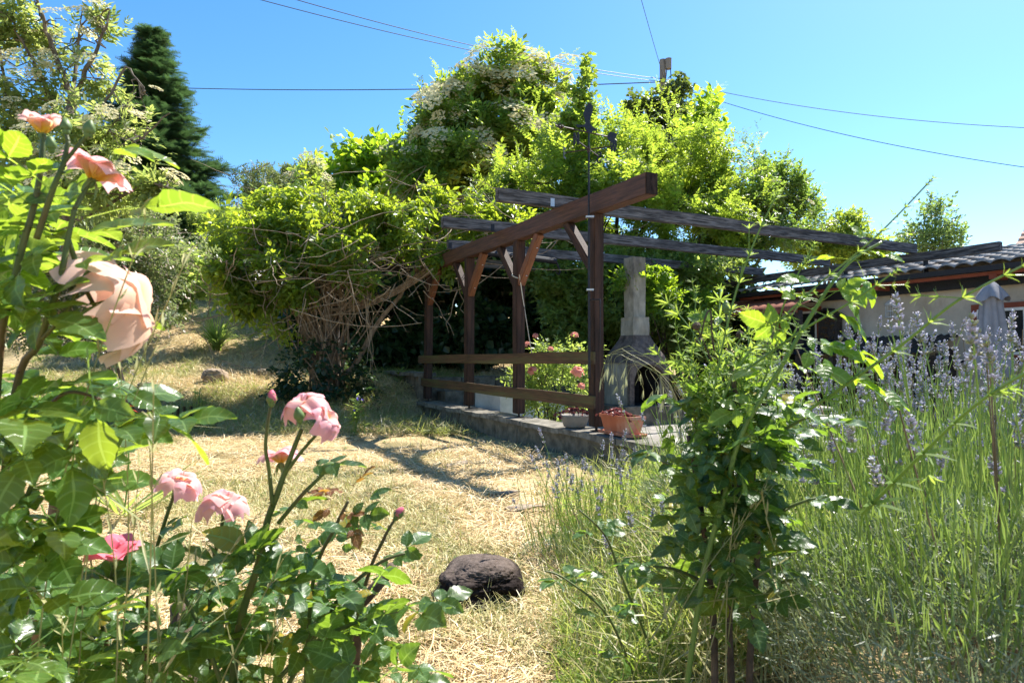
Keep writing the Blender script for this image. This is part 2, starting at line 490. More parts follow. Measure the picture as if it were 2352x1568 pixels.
LF['lav_bract'] = leaf_mat('lavender_bract', (0.26, 0.27, 0.15), (0.36, 0.35, 0.22), (0.4, 0.4, 0.22), 0.3, 0.6)
LF['cleaver'] = leaf_mat('cleavers_leaf', (0.11, 0.20, 0.045), (0.16, 0.26, 0.06), (0.50, 0.62, 0.08), 0.45, 0.6, 0.2)
LF['weed'] = leaf_mat('weed_leaf', (0.12, 0.19, 0.045), (0.34, 0.32, 0.13), (0.55, 0.58, 0.12), 0.42, 0.45, 0.4, False, (0.60, 0.48, 0.25), 0.8)
LF['weed_green'] = leaf_mat('small_weed_leaf', (0.05, 0.11, 0.025), (0.11, 0.18, 0.045), (0.35, 0.48, 0.05), 0.4, 0.45)
LF['green_grass'] = leaf_mat('green_grass_blade', (0.10, 0.15, 0.035), (0.20, 0.22, 0.07), (0.40, 0.45, 0.07), 0.4, 0.5)
LF['straw'] = leaf_mat('dry_straw', (0.55, 0.375, 0.165), (0.77, 0.61, 0.35), (0.55, 0.42, 0.20), 0.25, 0.5, 0.4, False, (0.78, 0.70, 0.52))
LF['straw_green'] = leaf_mat('half_dry_straw', (0.32, 0.29, 0.11), (0.52, 0.46, 0.22), (0.48, 0.44, 0.15), 0.25, 0.5, 0.4)
LF['seed'] = leaf_mat('grass_seed_head', (0.30, 0.30, 0.13), (0.45, 0.40, 0.22), (0.55, 0.52, 0.26), 0.45, 0.5)
LF['cream'] = leaf_mat('cream_blossom', (0.78, 0.68, 0.38), (0.87, 0.80, 0.54), (0.95, 0.86, 0.52), 0.55, 0.8, 0.2)
LF['sedum'] = leaf_mat('red_houseleek', (0.16, 0.045, 0.05), (0.27, 0.10, 0.085), (0.4, 0.10, 0.08), 0.25, 0.4)
LF['blue'] = leaf_mat('blue_floret', (0.16, 0.12, 0.52), (0.25, 0.18, 0.62), (0.25, 0.18, 0.7), 0.35, 0.6)
LF['red_petal'] = leaf_mat('red_petal', (0.55, 0.03, 0.015), (0.65, 0.05, 0.02), (0.7, 0.06, 0.02), 0.4, 0.5)
LF['white_petal'] = leaf_mat('white_petal', (0.75, 0.72, 0.66), (0.8, 0.78, 0.74), (0.7, 0.68, 0.6), 0.35, 0.6)

def petal_mat(name, base, mid, edge):
    m, nt, b = newmat(name)
    out = nt.nodes['Material Output']
    av = N(nt, 'ShaderNodeAttribute', attribute_name='tv')
    geo = N(nt, 'ShaderNodeNewGeometry')
    ad = N(nt, 'ShaderNodeMath', operation='MULTIPLY_ADD', i_1=0.16)
    nt.links.new(geo.outputs['Random Per Island'], ad.inputs[0])
    nt.links.new(av.outputs['Fac'], ad.inputs[2])
    col = ramp(nt, ad.outputs[0], [(0.2, base), (0.58, mid), (0.97, edge)])
    nt.links.new(col, b.inputs['Base Color'])
    b.inputs['Roughness'].default_value = 0.55
    b.inputs['Specular IOR Level'].default_value = 0.25
    t = N(nt, 'ShaderNodeBsdfTranslucent')
    nt.links.new(col, t.inputs['Color'])
    mix = N(nt, 'ShaderNodeMixShader', i_0=0.5)
    nt.links.new(b.outputs[0], mix.inputs[1])
    nt.links.new(t.outputs[0], mix.inputs[2])
    nt.links.new(mix.outputs[0], out.inputs[0])
    return m
M['petal_pink'] = petal_mat('pink_petal', (0.85, 0.55, 0.06), (0.87, 0.58, 0.46), (0.86, 0.48, 0.54))
M['petal_peach'] = petal_mat('peach_petal', (0.88, 0.52, 0.07), (0.88, 0.60, 0.36), (0.87, 0.60, 0.53))
M['petal_deep'] = petal_mat('deep_pink_petal', (0.80, 0.42, 0.28), (0.84, 0.27, 0.33), (0.86, 0.24, 0.34))
M['petal_coral'] = petal_mat('coral_petal', (0.80, 0.32, 0.12), (0.80, 0.33, 0.22), (0.80, 0.38, 0.30))

# ------------------------------------------------------------------ leaf templates (long axis +X, up +Z)
def t_leaf(L=1.0, W=0.45, fold=0.12, droop=0.18, wide=0.38):
    v = np.array([[0, 0, 0], [wide * L, W / 2, fold * W - droop * wide * L], [0.74 * L, W * 0.33, fold * W * 0.6 - droop * L * 0.74], [L, 0, -droop * L],
                  [0.74 * L, -W * 0.33, fold * W * 0.6 - droop * L * 0.74], [wide * L, -W / 2, fold * W - droop * wide * L]])
    return v, np.array([[0, 3, 2, 1], [0, 5, 4, 3]])

def rotz(v, a):
    c, s = math.cos(a), math.sin(a)
    return v @ np.array([[c, s, 0], [-s, c, 0], [0, 0, 1.0]])

def roty(v, a):
    c, s = math.cos(a), math.sin(a)
    return v @ np.array([[c, 0, -s], [0, 1, 0], [s, 0, c]])

def rotx(v, a):
    c, s = math.cos(a), math.sin(a)
    return v @ np.array([[1, 0, 0], [0, c, s], [0, -s, c]])

def joint(parts):
    V, F, n = [], [], 0
    for v, f in parts:
        V.append(v)
        F.append(f + n)
        n += len(v)
    return np.concatenate(V), np.concatenate(F)

def t_spray(pairs, leaf, lw=0.34, ang=52, length=1.0, jit=0.2, curve=0.15, term=True):
    """a twig of leaf pairs and an end leaf, unit length"""
    parts = []
    for i in range(pairs):
        t = (i + 0.6) / (pairs + 0.3)
        for s in (1, -1):
            v, f = leaf
            v = v * lw * random.uniform(0.75, 1.15)
            v = rotx(v, random.uniform(-jit, jit) * 2)
            v = roty(v, random.uniform(-jit, jit))
            v = rotz(v, s * R(ang) + random.uniform(-jit, jit))
            v = v + np.array([t * length, 0, -curve * t * t])
            parts.append((v, f))
    if term:
        v, f = leaf
        v = roty(v * lw * 1.1, 0.2) + np.array([length * 0.97, 0, -curve])
        parts.append((v, f))
    # stem
    w = 0.008
    st = np.array([[0, -w, 0], [0, w, 0], [length * 0.5, w, -curve * 0.25], [length * 0.5, -w, -curve * 0.25], [length, w * .5, -curve], [length, -w * .5, -curve]])
    parts.append((st, np.array([[0, 1, 2, 3], [3, 2, 4, 5]])))
    return joint(parts)

lf_narrow = t_leaf(1, 0.34, 0.15, 0.2)
lf_mid = t_leaf(1, 0.5, 0.15, 0.22)
lf_round = t_leaf(1, 0.85, 0.12, 0.15, 0.45)
lf_blade = (np.array([[0, -.03, 0], [0, .03, 0], [.5, .045, .05], [.5, -.045, .05], [1, 0, -.05]]), None)
T_ELDER = [t_spray(3, t_leaf(1, .40, .15, .2), 0.46, 58) for _ in range(4)]
T_ACACIA = [t_spray(5, t_leaf(1, 0.5, .1, .1), q, 62, jit=.3) for q in (.17, .22, .26, .31, .24)]
T_VINE = [t_spray(3, t_leaf(1, .52, .15, .35), 0.40, 55, curve=0.4, jit=0.4) for _ in range(4)]
T_HAZEL = [t_spray(2, lf_round, 0.5, 60, jit=0.4) for _ in range(4)]
T_SMALL = [t_spray(4, t_leaf(1, 0.55), 0.24, 50, jit=0.5) for _ in range(4)]
T_UPR = [t_spray(5, t_leaf(1, 0.36, .1, -.1), 0.24, 38, jit=0.3, curve=-0.05) for _ in range(4)]
T_PEAR = [t_spray(3, t_leaf(1, 0.55), 0.3, 48, jit=0.5) for _ in range(4)]
def t_maple():
    a = np.linspace(-2.5, 2.5, 11)
    r = np.array([0.45, 0.62, 0.42, 0.85, 0.5, 1.0, 0.5, 0.85, 0.42, 0.62, 0.45])
    v = np.concatenate([[[0, 0, 0]], np.stack([r * np.cos(a) * .6 + 0.3, r * np.sin(a) * .6, -0.12 * r * r], 1)])
    return v, np.array([[0, i, i + 1, 0] for i in range(1, 11)])[:, :3]
T_MAPLE = [t_spray(2, t_maple(), 0.5, 65, jit=0.5, curve=0.35) if False else None]
def t_spray_tri(pairs, leaf, lw, ang, jit=0.5, curve=0.35):
    parts = []
    for i in range(pairs):
        t = (i + 0.7) / (pairs + 0.2)
        for s in (1, -1):
            v, f = leaf
            v = v * lw * random.uniform(0.7, 1.15)
            v = rotx(v, random.uniform(-jit, jit) * 2)
            v = roty(v, random.uniform(0, jit * 1.6))
            v = rotz(v, s * R(ang) + random.uniform(-jit, jit))
            parts.append((v + np.array([t, 0, -curve * t * t]), f))
    return joint(parts)
T_MAPLE = [t_spray_tri(3, t_maple(), 0.42, 65) for _ in range(4)]
def t_needles():
    parts = []
    for i in range(9):
        t = i / 8
        for s in (1, -1):
            w = 0.16 * (1 - 0.6 * t) + 0.05
            v = np.array([[0, -.035, 0], [w, 0, .03], [0, .035, 0]])
            parts.append((rotz(v * np.array([2.3, 1, 1]), s * R(58)) + np.array([t * 0.92, 0, -.12 * t * t]), np.array([[0, 1, 2]])))
    parts.append((np.array([[0, -.05, .01], [1.08, 0, -.13], [0, .05, .01]]), np.array([[0, 1, 2]])))
    return joint(parts)
T_NEEDLE = [t_needles() for _ in range(2)]
def t_umbel(n=80):
    parts = []
    for i in range(n):
        r = math.sqrt(random.random()) * 0.5
        a = random.random() * 6.28
        c = np.array([0.18 + 0.10 * (1 - r * r * 3) + random.uniform(-.03, .03), r * math.cos(a), r * math.sin(a)])
        s = random.uniform(0.045, 0.085)
        q = np.array([[random.uniform(-.02, .02), s * math.cos(b), s * math.sin(b)] for b in (0.3, 1.6, 3.2, 4.8)]) + c
        parts.append((q, np.array([[0, 1, 2, 3]])))
    return joint(parts)
T_UMBEL = [t_umbel() for _ in range(3)]

def t_roseleaflet(nv=13, nu=5, L=1.0, W=0.70):
    t = np.linspace(0, 1, nv)
    prof = np.sin(np.pi * t ** 0.82) ** 0.8 * (1 - 0.12 * t)
    prof[0] = 0.03
    prof[-1] = 0.02
    u = np.linspace(-1, 1, nu)
    v, tu, tv = [], [], []
    for i in range(nv):
        for j in range(nu):
            ser = 1 + (0.06 if (i % 2) else -0.05) * (abs(u[j]) > 0.9)
            y = u[j] * prof[i] * W / 2 * ser
            x = t[i] * L + (0.03 * L if abs(u[j]) > .9 else 0)
            z = 0.17 * abs(u[j]) * prof[i] * W - 0.22 * t[i] ** 2 * L - 0.07 * u[j] ** 2 * prof[i] * W + 0.025 * L * math.sin(t[i] * 9 + j * 1.7)
            v.append([x, y, z]); tu.append(u[j]); tv.append(t[i])
    i = np.arange(nv - 1)[:, None] * nu
    j = np.arange(nu - 1)[None]
    f = np.stack([i + j, i + nu + j, i + nu + j + 1, i + j + 1], -1).reshape(-1, 4)
    return np.array(v), f, np.array(tu), np.array(tv)

def t_roseleaf(n5=True, droop=0.25):
    """compound leaf of five leaflets, about unit long"""
    V, F, U, T, n = [], [], [], [], 0
    base = t_roseleaflet()
    def put(x, ang, s):
        nonlocal n
        v = base[0] * s
        v = rotx(v, random.uniform(-.5, .5))
        v = roty(v, random.uniform(-.15, .35))
        v = rotz(v, ang + random.uniform(-.15, .15)) + np.array([x, 0, -droop * x * x])
        V.append(v); F.append(base[1] + n); U.append(base[2]); T.append(base[3]); n += len(v)
    put(0.62, 0, 0.46 * random.uniform(.95, 1.15))
    for s in (1, -1):
        put(0.52, s * 1.05, 0.38 * random.uniform(.85, 1.1))
        if n5:
            put(0.25, s * 1.15, 0.30 * random.uniform(.8, 1.1))
    w = 0.008
    x = np.array([0, .3, .64])
    st = np.concatenate([np.stack([x, x * 0 + w, -droop * x * x], 1), np.stack([x, x * 0 - w, -droop * x * x], 1)])
    V.append(st); F.append(np.array([[0, 1, 4, 3], [1, 2, 5, 4]]) + n); U.append(np.zeros(6)); T.append(np.zeros(6))
    return np.concatenate(V), np.concatenate(F), np.concatenate(U), np.concatenate(T)
T_ROSE = [t_roseleaf(i % 3 > 0) for i in range(8)]

def scatter_mix(mb, templates, Rm, S, Pn, m=0):
    k = len(templates)
    idx = rng.integers(0, k, len(Pn))
    for i in range(k):
        q = idx == i
        mb.scatter(templates[i], Rm[q], S[q], Pn[q], m)

# ------------------------------------------------------------------ terrain
def gz(x, y):
    x = np.asarray(x, float)
    y = np.asarray(y, float)
    dx, dy = x - P4[0], y - P4[1]
    u = dx * D2[0] + dy * D2[1]
    v = dx * D1[0] + dy * D1[1]
    zl = np.interp(y, [-60, 8.8, 9.6, 11.3, 12.6, 13.6, 14.0, 19, 26, 45, 100, 600], [0, .05, .16, .62, .84, 1.0, 1.22, 2.9, 4.0, 8, 13, 20])
    zr = np.interp(v, [-60, 4.6, 5.4, 8.5, 14, 30, 600], [.03, .05, .55, .92, 2.2, 4, 16])
    w = sstep(-1.7, -0.4, u)
    z = zl * (1 - w) + zr * w
    # patio hollow
    pat = sstep(0.0, 0.16, u) * (1 - sstep(5.18, 5.3, v)) * (1 - sstep(9.5, 12, u))
    z = z * (1 - pat) + pat * -0.08
    z = z * (1 - sstep(5, 16, x) * 0.75)
    # planting bed where the lavender grows
    z = z + 0.30 * sstep(0.15, 0.75, x - 0.12 * (y - 2)) * (1 - sstep(3.0, 4.6, y)) * sstep(-3, 0, y)
    # planting bed of the roses
    z = z + 0.12 * sstep(-0.2, -0.9, x) * (1 - sstep(1.4, 2.4, y))
    p = np.stack([x, y, x * 0], -1).reshape(-1, 3)
    z = z + (noise(p, 1.1, 0).reshape(x.shape) * 0.018 + noise(p, 3.5, 1).reshape(x.shape) * 0.008) * (1 - pat)
    return z

def build_ground():
    xs = np.concatenate([[-600, -250, -120, -60, -35, -22, -16], np.arange(-12, 14, 0.16), [15, 17, 20, 30, 60, 120, 250, 600]])
    ys = np.concatenate([[-300, -120, -50, -20, -8, -3, -1], np.arange(-0.3, 22, 0.16), [23, 25, 28, 33, 40, 55, 80, 130, 250, 600]])
    X, Y = np.meshgrid(xs, ys)
    Z = gz(X, Y)
    nx, ny = len(xs), len(ys)
    i = np.arange(ny - 1)[:, None] * nx
    j = np.arange(nx - 1)[None]
    f = np.stack([i + j, i + j + 1, i + nx + j + 1, i + nx + j], -1).reshape(-1, 4)
    m, nt, b = newmat('dry_lawn_soil')
    tc = N(nt, 'ShaderNodeTexCoord')
    n1 = N(nt, 'ShaderNodeTexNoise', i_Scale=1.1, i_Detail=6.0, i_Roughness=0.6)
    n2 = N(nt, 'ShaderNodeTexNoise', i_Scale=28.0, i_Detail=8.0, i_Roughness=0.75)
    n3 = N(nt, 'ShaderNodeTexNoise', i_Scale=160.0, i_Detail=4.0)
    for n in (n1, n2, n3):
        nt.links.new(tc.outputs['Object'], n.inputs['Vector'])
    c1 = ramp(nt, n2.outputs[0], [(0.3, (0.20, 0.14, 0.07)), (0.5, (0.52, 0.38, 0.20)), (0.7, (0.66, 0.52, 0.31))])
    c2 = ramp(nt, n2.outputs[0], [(0.3, (0.09, 0.07, 0.035)), (0.55, (0.26, 0.21, 0.10)), (0.75, (0.42, 0.34, 0.18))])
    f1 = N(nt, 'ShaderNodeMapRange', i_1=0.42, i_2=0.6)
    nt.links.new(n1.outputs[0], f1.inputs[0])
    nt.links.new(mixc(nt, f1.outputs[0], c1, c2), b.inputs['Base Color'])
    b.inputs['Roughness'].default_value = 0.95
    b.inputs['Specular IOR Level'].default_value = 0.15
    bp = N(nt, 'ShaderNodeBump', i_Strength=0.8, i_Distance=0.02)
    nt.links.new(n3.outputs[0], bp.inputs['Height'])
    nt.links.new(bp.outputs[0], b.inputs['Normal'])
    o = MB().add(np.stack([X, Y, Z], -1), f).build('ground', m, None, True)
    tag(o, kind='structure')
build_ground()

# ================================================================== large structure
def build_patio():
    mb = MB()
    v = [UV(0.05, -6, 0), UV(6.6, -6, 0), UV(6.6, 5.3, 0), UV(0.05, 5.3, 0)]
    mb.add(v + [p - np.array([0, 0, 0.06]) for p in v], [(0, 1, 2, 3), (0, 4, 5, 1), (1, 5, 6, 2), (2, 6, 7, 3), (3, 7, 4, 0)])
    m = rough_mat('patio_slabs', (0.16, 0.145, 0.13), (0.30, 0.28, 0.25), 4, 0.9, 0.4, (0.11, 0.10, 0.085))
    tag(mb.build('patio', m), kind='structure')
build_patio()

def rough_block(mb, c, s, rz, amp=0.012, cuts=5):
    """a slightly irregular stone block"""
    bm = bmesh.new()
    bmesh.ops.create_cube(bm, size=1)
    bmesh.ops.subdivide_edges(bm, edges=bm.edges[:], cuts=cuts, use_grid_fill=True)
    v = np.array([q.co[:] for q in bm.verts])
    f = [tuple(x.index for x in q.verts) for q in bm.faces]
    bm.free()
    v = v * np.array(s)
    k = int(rng.integers(0, 4))
    v = v + np.stack([noise(v + c, 7, k), noise(v + c, 7.3, (k + 1) % 4), noise(v + c, 6.7, (k + 2) % 4)], 1) * amp
    cz, sz = math.cos(rz), math.sin(rz)
    v = v @ np.array([[cz, sz, 0], [-sz, cz, 0], [0, 0, 1]]) + np.array(c)
    mb.add(v, f)

def build_walls():
    w = thing('garden_wall', UV(0, 0, 0), 'low grey block wall with flat lichen covered coping under the pergola posts', 'wall')
    mb = MB()
    v = -2.2
    while v < 5.0:
        l = min(rng.uniform(0.5, 0.75), 5.0 - v)
        if l < 0.12: break
        rough_block(mb, UV(0, v + l / 2, 0.06), (0.24, l - 0.006, 0.40), ROTG, 0.006)
        v += l
    mb.build('wall_blocks', M['stone'], w)
    mb = MB()
    v = -2.25
    while v < 5.02:
        l = min(rng.uniform(0.7, 1.0), 5.02 - v)
        if l < 0.12: break
        rough_block(mb, UV(-0.01, v + l / 2, 0.292 + rng.uniform(-.004, .004)), (0.36, l - 0.012, 0.056), ROTG, 0.006)
        v += l
    mb.build('coping', M['coping'], w)
    w = thing('retaining_wall', UV(0, 5.1, 0), 'taller dark stone wall with flat cap holding back the grass terrace behind the farthest pergola post', 'wall')
    mb = MB()
    for i in range(3):
        rough_block(mb, UV(0.0, 5.35 + i * 0.62, 0.33), (0.24, 0.61, 0.84), ROTG, 0.012)
    for i in range(5):
        rough_block(mb, UV(0.40 + i * 0.66, 5.32, 0.33), (0.64, 0.24, 0.76), ROTG, 0.012)
    mb.build('wall_blocks', M['stone'], w)
    mb = MB()
    for i in range(2):
        rough_block(mb, UV(-0.02, 5.50 + i * 0.95, 0.775), (0.40, 0.94, 0.06), ROTG, 0.008)
    mb.build('coping', M['coping'], w)
    s = thing('garden_steps', UV(0.8, 4.9, 0), 'two dark stone steps from the patio up to the grass terrace', 'steps')
    mb = MB()
    rough_block(mb, UV(0.75, 4.72, 0.12), (1.0, 0.85, 0.26), ROTG, 0.008)
    rough_block(mb, UV(0.75, 4.98, 0.36), (1.0, 0.40, 0.24), ROTG, 0.008)
    mb.build('step_blocks', M['stone'], s)
    pl = MB()
    rough_block(pl, UV(1.0, 3.55, 0.25), (1.1, 0.9, 0.5), ROTG, 0.003)
    tag(pl.build('rendered_planter', M['white_render']), 'white rendered raised bed behind the lower pergola rail', 'planter')
build_walls()

def build_pergola():
    p = thing('pergola', UV(0, 0, 0.32), 'brown stained timber pergola with knee braces, two rails and long grey rafters', 'pergola')
    r1 = ROTG + R(90)
    zb, zt = 2.497, 2.699
    bm_c = UV(0, (5.9 - 0.87) / 2, (zb + zt) / 2)
    bo = board('beam', 6.77, 0.13, 0.20, M['wood_brown'], p, bm_c, r1, 0, 0.008, 0.003, 0, 20)
    eg = MB()
    eg.box(UV(0, -0.8725, (zb + zt) / 2), (0.125, 0.006, 0.192), Matrix.Rotation(ROTG, 3, 'Z'))
    e = eg.build('end_grain', M['end_grain'], p)
    e.parent = bo
    e.location = (0, 0, 0)
    e.matrix_parent_inverse = Matrix.Identity(4)
    # keep the end cap in the beam's own frame
    inv = (Matrix.Translation(Vector(bm_c) ) @ Matrix.Rotation(r1, 4, 'Z')).inverted()
    e.data.transform(inv @ Matrix.Translation(p.location))
    pv = [(0, 0.004), (1.66, 0.008), (3.2, 0.012), (4.93, 0.03)]
    for i, (v, ln) in enumerate(pv):
        po = board('post', zb - 0.37, 0.118, 0.118, M['wood_post'], p, UV(0, v - 0.5 * math.sin(ln) * 0, (zb + 0.37) / 2 - .001), ROTG, -R(90), 0.008, 0.002, ln)
        mb = MB()
        mb.tube([UV(0, v, 0.315), UV(0, v, 0.38)], 0.014, 8)
        mb.box(UV(0, v, 0.325), (0.09, 0.09, 0.008), Matrix.Rotation(ROTG, 3, 'Z'))
        mb.build('post_foot', M['iron_rust'], p)
        for s in (1, -1):
            if (i == 0 and s < 0) or (i == 3 and s > 0):
                continue
            a0 = np.array([0.055, 1.97])
            a1 = np.array([0.52, zb])
            L = float(np.linalg.norm(a1 - a0)) + 0.02
            cc = (a0 + a1) / 2
            br = board('brace', L, 0.088, 0.095, M['wood_brace_lit'] if s < 0 else M['wood_post'], p, UV(0.002 * s, v + s * cc[0], cc[1]), r1,  # near-facing braces take the bounce-lit colour, the others the dark post wood
                       -math.atan2(a1[1] - a0[1], (a1[0] - a0[0]) * s), 0.006, 0.001, 0, 3)
            bl = MB()
            for t in (0.22, 0.78):
                q = a0 + (a1 - a0) * t + np.array([0.045, -0.045]) * 1.0
                qq = UV(0, v + s * q[0], q[1])
                bl.lathe([(0, 0.0), (0.011, 0.0), (0.011, 0.006), (0, 0.009)], qq, 8)
            b2 = bl.build('bolt', M['steel'], p)
    for z in (1.04, 0.632):
        board('rail', 5.28, 0.032, 0.128, M['wood_rail'], p, UV(-0.078, 2.56, z), r1, R(0.25) if z > 1 else R(-0.4), 0.005, 0.004, 0, 14)
    for i, (v, u0, u1) in enumerate(((0.74, -0.75, 6.62), (2.27, -0.78, 6.62), (3.77, -0.12, 6.62), (5.3, -0.12, 6.62))):
        L = u1 - u0
        rf = board('rafter', L, 0.075, 0.147, M['wood_grey'], p, UV((u0 + u1) / 2, v, 2.776), ROTG, 0.0, 0.008, 0.006, 0, 18)
        mb = MB()
        mb.box(UV(-0.09, v - 0.045, 2.76), (0.05, 0.006, 0.09), Matrix.Rotation(ROTG, 3, 'Z'))
        mb.build('angle_bracket', M['steel'] if i == 0 else M['iron'], p)
    board('wall_beam', 6.6, 0.09, 0.135, M['wood_grey'], p, UV(6.56, 2.82, 2.628), r1, 0, 0.008, 0.005, 0, 14)
    for v in (0.55, 1.9, 3.3, 4.7):
        mb = MB()
        mb.tube([UV(6.56, v, 2.38), UV(6.56, v, 2.57)], 0.035, 8)
        mb.build('roof_stub', M['iron'], p)
    mb = MB()
    mb.tube([UV(0.35, 3.68, 2.69), UV(1.3, 3.68, 2.66), UV(1.75, 3.68, 2.64)], 0.05, 8)
    mb.tube([UV(1.75, 3.68, 2.66), UV(1.8, 3.68, 2.55), UV(1.84, 3.68, 2.47), UV(1.80, 3.68, 2.42), UV(1.76, 3.68, 2.46)], 0.016, 6)
    mb.build('hanging_hook', M['iron'], p)
    # pale rope tied round the third post
    rp = MB()
    t = np.linspace(0, 1, 14)
    a, b = UV(-0.06, 1.53, 2.06), UV(0.25, 1.75, 1.02)
    pts = a + (b - a) * t[:, None] + np.stack([0 * t, 0 * t, -0.03 * np.sin(t * 3.14)], 1)
    rp.tube(pts, 0.006, 5)
    ang = np.linspace(0, 6.28, 16)
    rp.tube(np.array([UV(0.068 * math.cos(q) * 1.25, 1.66 + 0.068 * math.sin(q) * 1.25, 2.06 + 0.04 * math.sin(q)) for q in ang]), 0.006, 5)
    tag(rp.build('rope', M['rope']), 'pale rope tied round a pergola post and hanging to the coral rose', 'rope')
build_pergola()

def build_weathervane():
    X0 = P(1352.5, 560, 6.28)
    px, py = X0[0], X0[1]
    w = thing('weathervane', (px, py, 0.9), 'black iron weathervane with a flying goose and compass letters on a thin pole', 'weathervane')
    zt = EYE + 2.23
    mb = MB()
    mb.tube([(px, py, 0.86), (px, py, 2.0), (px + .004, py, zt)], [0.013, 0.012, 0.008], 8)
    mb.build('pole', M['iron'], w)
    mb = MB()
    mb.tube([(px + .002, py, 1.62), (px + .1, py - .05, 1.62), (px + .105, py - .05, 1.6), (px + .105, py - .05, 1.05)], 0.008, 6)
    mb.build('bracket', M['iron'], w)
    for zc_, s_ in ((1.72, .07), (2.44, .08)):
        mb = MB()
        mb.box((px + .01, py, zc_), (s_, 0.05, 0.018))
        mb.build('clamp', M['steel'], w)
    o = np.array([px, py, zt])
    ax = nrm(np.array([0.61, 0.35, 0.0]))
    k = 1 / (6.273 * 252 * 0.868)
    kz = 1 / (6.273 * 252)
    def q(x, y, sl=0.2):      # trace of the outline, in metres along the arrow and up
        return ((x - 770) * k, -((y - 510) - sl * (x - 770)) * kz)
    mb = MB()
    mb.tube([o + ax * q(230, 405)[0], o + ax * q(1100, 577)[0]], 0.007, 6)
    mb.build('arrow_shaft', M['iron_rust'], w)
    a = MB()
    tip = q(220, 400)[0]
    a.prism([(tip, 0), (tip + .075, .035), (tip + .06, 0), (tip + .075, -.035)], o, ax, (0, 0, 1), 0.006)
    a.lathe([(0, -.02), (.014, -.012), (.019, 0), (.014, .012), (0, .02)], o + ax * (tip + .085), 8)
    a.build('arrow_tip', M['iron_rust'], w)
    a = MB()
    a.prism([q(*c) for c in ((1085, 572), (1140, 495), (1275, 530), (1222, 620), (1270, 718), (1150, 668), (1105, 620))], o, ax, (0, 0, 1), 0.005)
    a.build('arrow_tail', M['iron'], w)
    a = MB()
    pts = [(560, 405), (575, 396), (600, 394), (650, 402), (700, 395), (722, 370), (716, 330), (705, 290), (688, 240), (690, 205), (705, 160), (740, 100), (765, 50),
           (780, 18), (790, 58), (812, 40), (817, 78), (836, 70), (832, 105), (846, 105), (838, 150), (841, 185), (825, 230), (800, 290), (795, 340), (800, 388),
           (830, 412), (870, 448), (915, 460), (905, 480), (920, 505), (880, 490), (850, 487), (825, 518), (760, 508), (725, 472), (705, 432), (650, 430), (610, 440), (575, 436), (585, 420)]
    a.prism([q(x, y, 0.2 if y > 380 else 0.2) for x, y in pts], o + np.array([0, 0, 0.004]), ax, (0, 0, 1), 0.006)
    a.build('goose', M['iron'], w)
    zc = EYE + 2.06
    c = np.array([px, py, zc])
    e1 = nrm(np.array([0.45, -0.2, 0]))
    e2 = nrm(np.array([0.26, 0.46, 0]))
    mb = MB()
    mb.tube([c - e1 * 0.24, c + e1 * 0.235], 0.006, 6)
    mb.tube([c - e2 * 0.28 + np.array([0, 0, .004]), c + e2 * 0.26 + np.array([0, 0, .004])], 0.006, 6)
    mb.lathe([(0, -.03), (.016, -.03), (.016, .03), (0, .03)], c, 8)
    mb.build('compass_arms', M['iron_rust'], w)
    h, b = 0.115, 0.058
    def letter(name, poly, at, ex):
        m2 = MB()
        m2.prism(poly, at, ex, (0, 0, 1), 0.004)
        m2.build(name, M['iron'], w)
    t = 0.019
    letter('letter_n', [(-b / 2, -h / 2), (-b / 2 + t, -h / 2), (-b / 2 + t, h * .12), (b / 2 - t, -h / 2), (b / 2, -h / 2), (b / 2, h / 2), (b / 2 - t, h / 2), (b / 2 - t, -h * .12), (-b / 2 + t, h / 2), (-b / 2, h / 2)],
           c - e2 * 0.30 + np.array([0, 0, .02]), e1)
    letter('letter_e', [(-b / 2, -h / 2), (b / 2, -h / 2), (b / 2, -h / 2 + t), (-b / 2 + t, -h / 2 + t), (-b / 2 + t, -t / 2), (b / 3, -t / 2), (b / 3, t / 2), (-b / 2 + t, t / 2), (-b / 2 + t, h / 2 - t), (b / 2, h / 2 - t), (b / 2, h / 2), (-b / 2, h / 2)],
           c - e1 * 0.25, e2)
    bw = 0.075
    letter('letter_w', [(-bw / 2, h / 2), (-bw / 4 - .006, -h / 2), (-bw / 4 + .010, -h / 2), (0, h * .15), (bw / 4 - .010, -h / 2), (bw / 4 + .006, -h / 2), (bw / 2, h / 2), (bw / 2 - .016, h / 2), (bw / 4, -h * .18), (.007, h * .42), (-.007, h * .42), (-bw / 4, -h * .18), (-bw / 2 + .016, h / 2)],
           c + e1 * 0.25, nrm(e2 * 0.75 + e1 * .66))
    # S, mirrored as it is seen from behind
    ctr = []
    for a_ in np.linspace(R(20), R(270), 9):
        ctr.append((0.020 * math.cos(a_), 0.027 + 0.024 * math.sin(a_)))
    for a_ in np.linspace(R(90), R(-160), 9)[1:]:
        ctr.append((0.020 * math.cos(a_), -0.027 + 0.030 * math.sin(a_)))
    ctr = np.array(ctr)
    tt = nrm(np.gradient(ctr, axis=0))
    nn = np.stack([-tt[:, 1], tt[:, 0]], 1) * 0.009
    poly = np.concatenate([ctr + nn, (ctr - nn)[::-1]])
    m2 = MB()
    kq = len(ctr)
    cs = c + e2 * 0.28
    v3 = np.concatenate([cs + (-p2[:, :1]) * e1 + p2[:, 1:] * np.array([0, 0, 1.0]) + off * e2 for off in (-.002, .002) for p2 in (ctr + nn, ctr - nn)])
    f = []
    for i in range(kq - 1):
        f += [(i, i + 1, kq + i + 1, kq + i), (2 * kq + i, 3 * kq + i, 3 * kq + i + 1, 2 * kq + i + 1), (i, 2 * kq + i, 2 * kq + i + 1, i + 1), (kq + i, kq + i + 1, 3 * kq + i + 1, 3 * kq + i)]
    m2.add(v3, f)
    m2.build('letter_s', M['iron'], w)
build_weathervane()

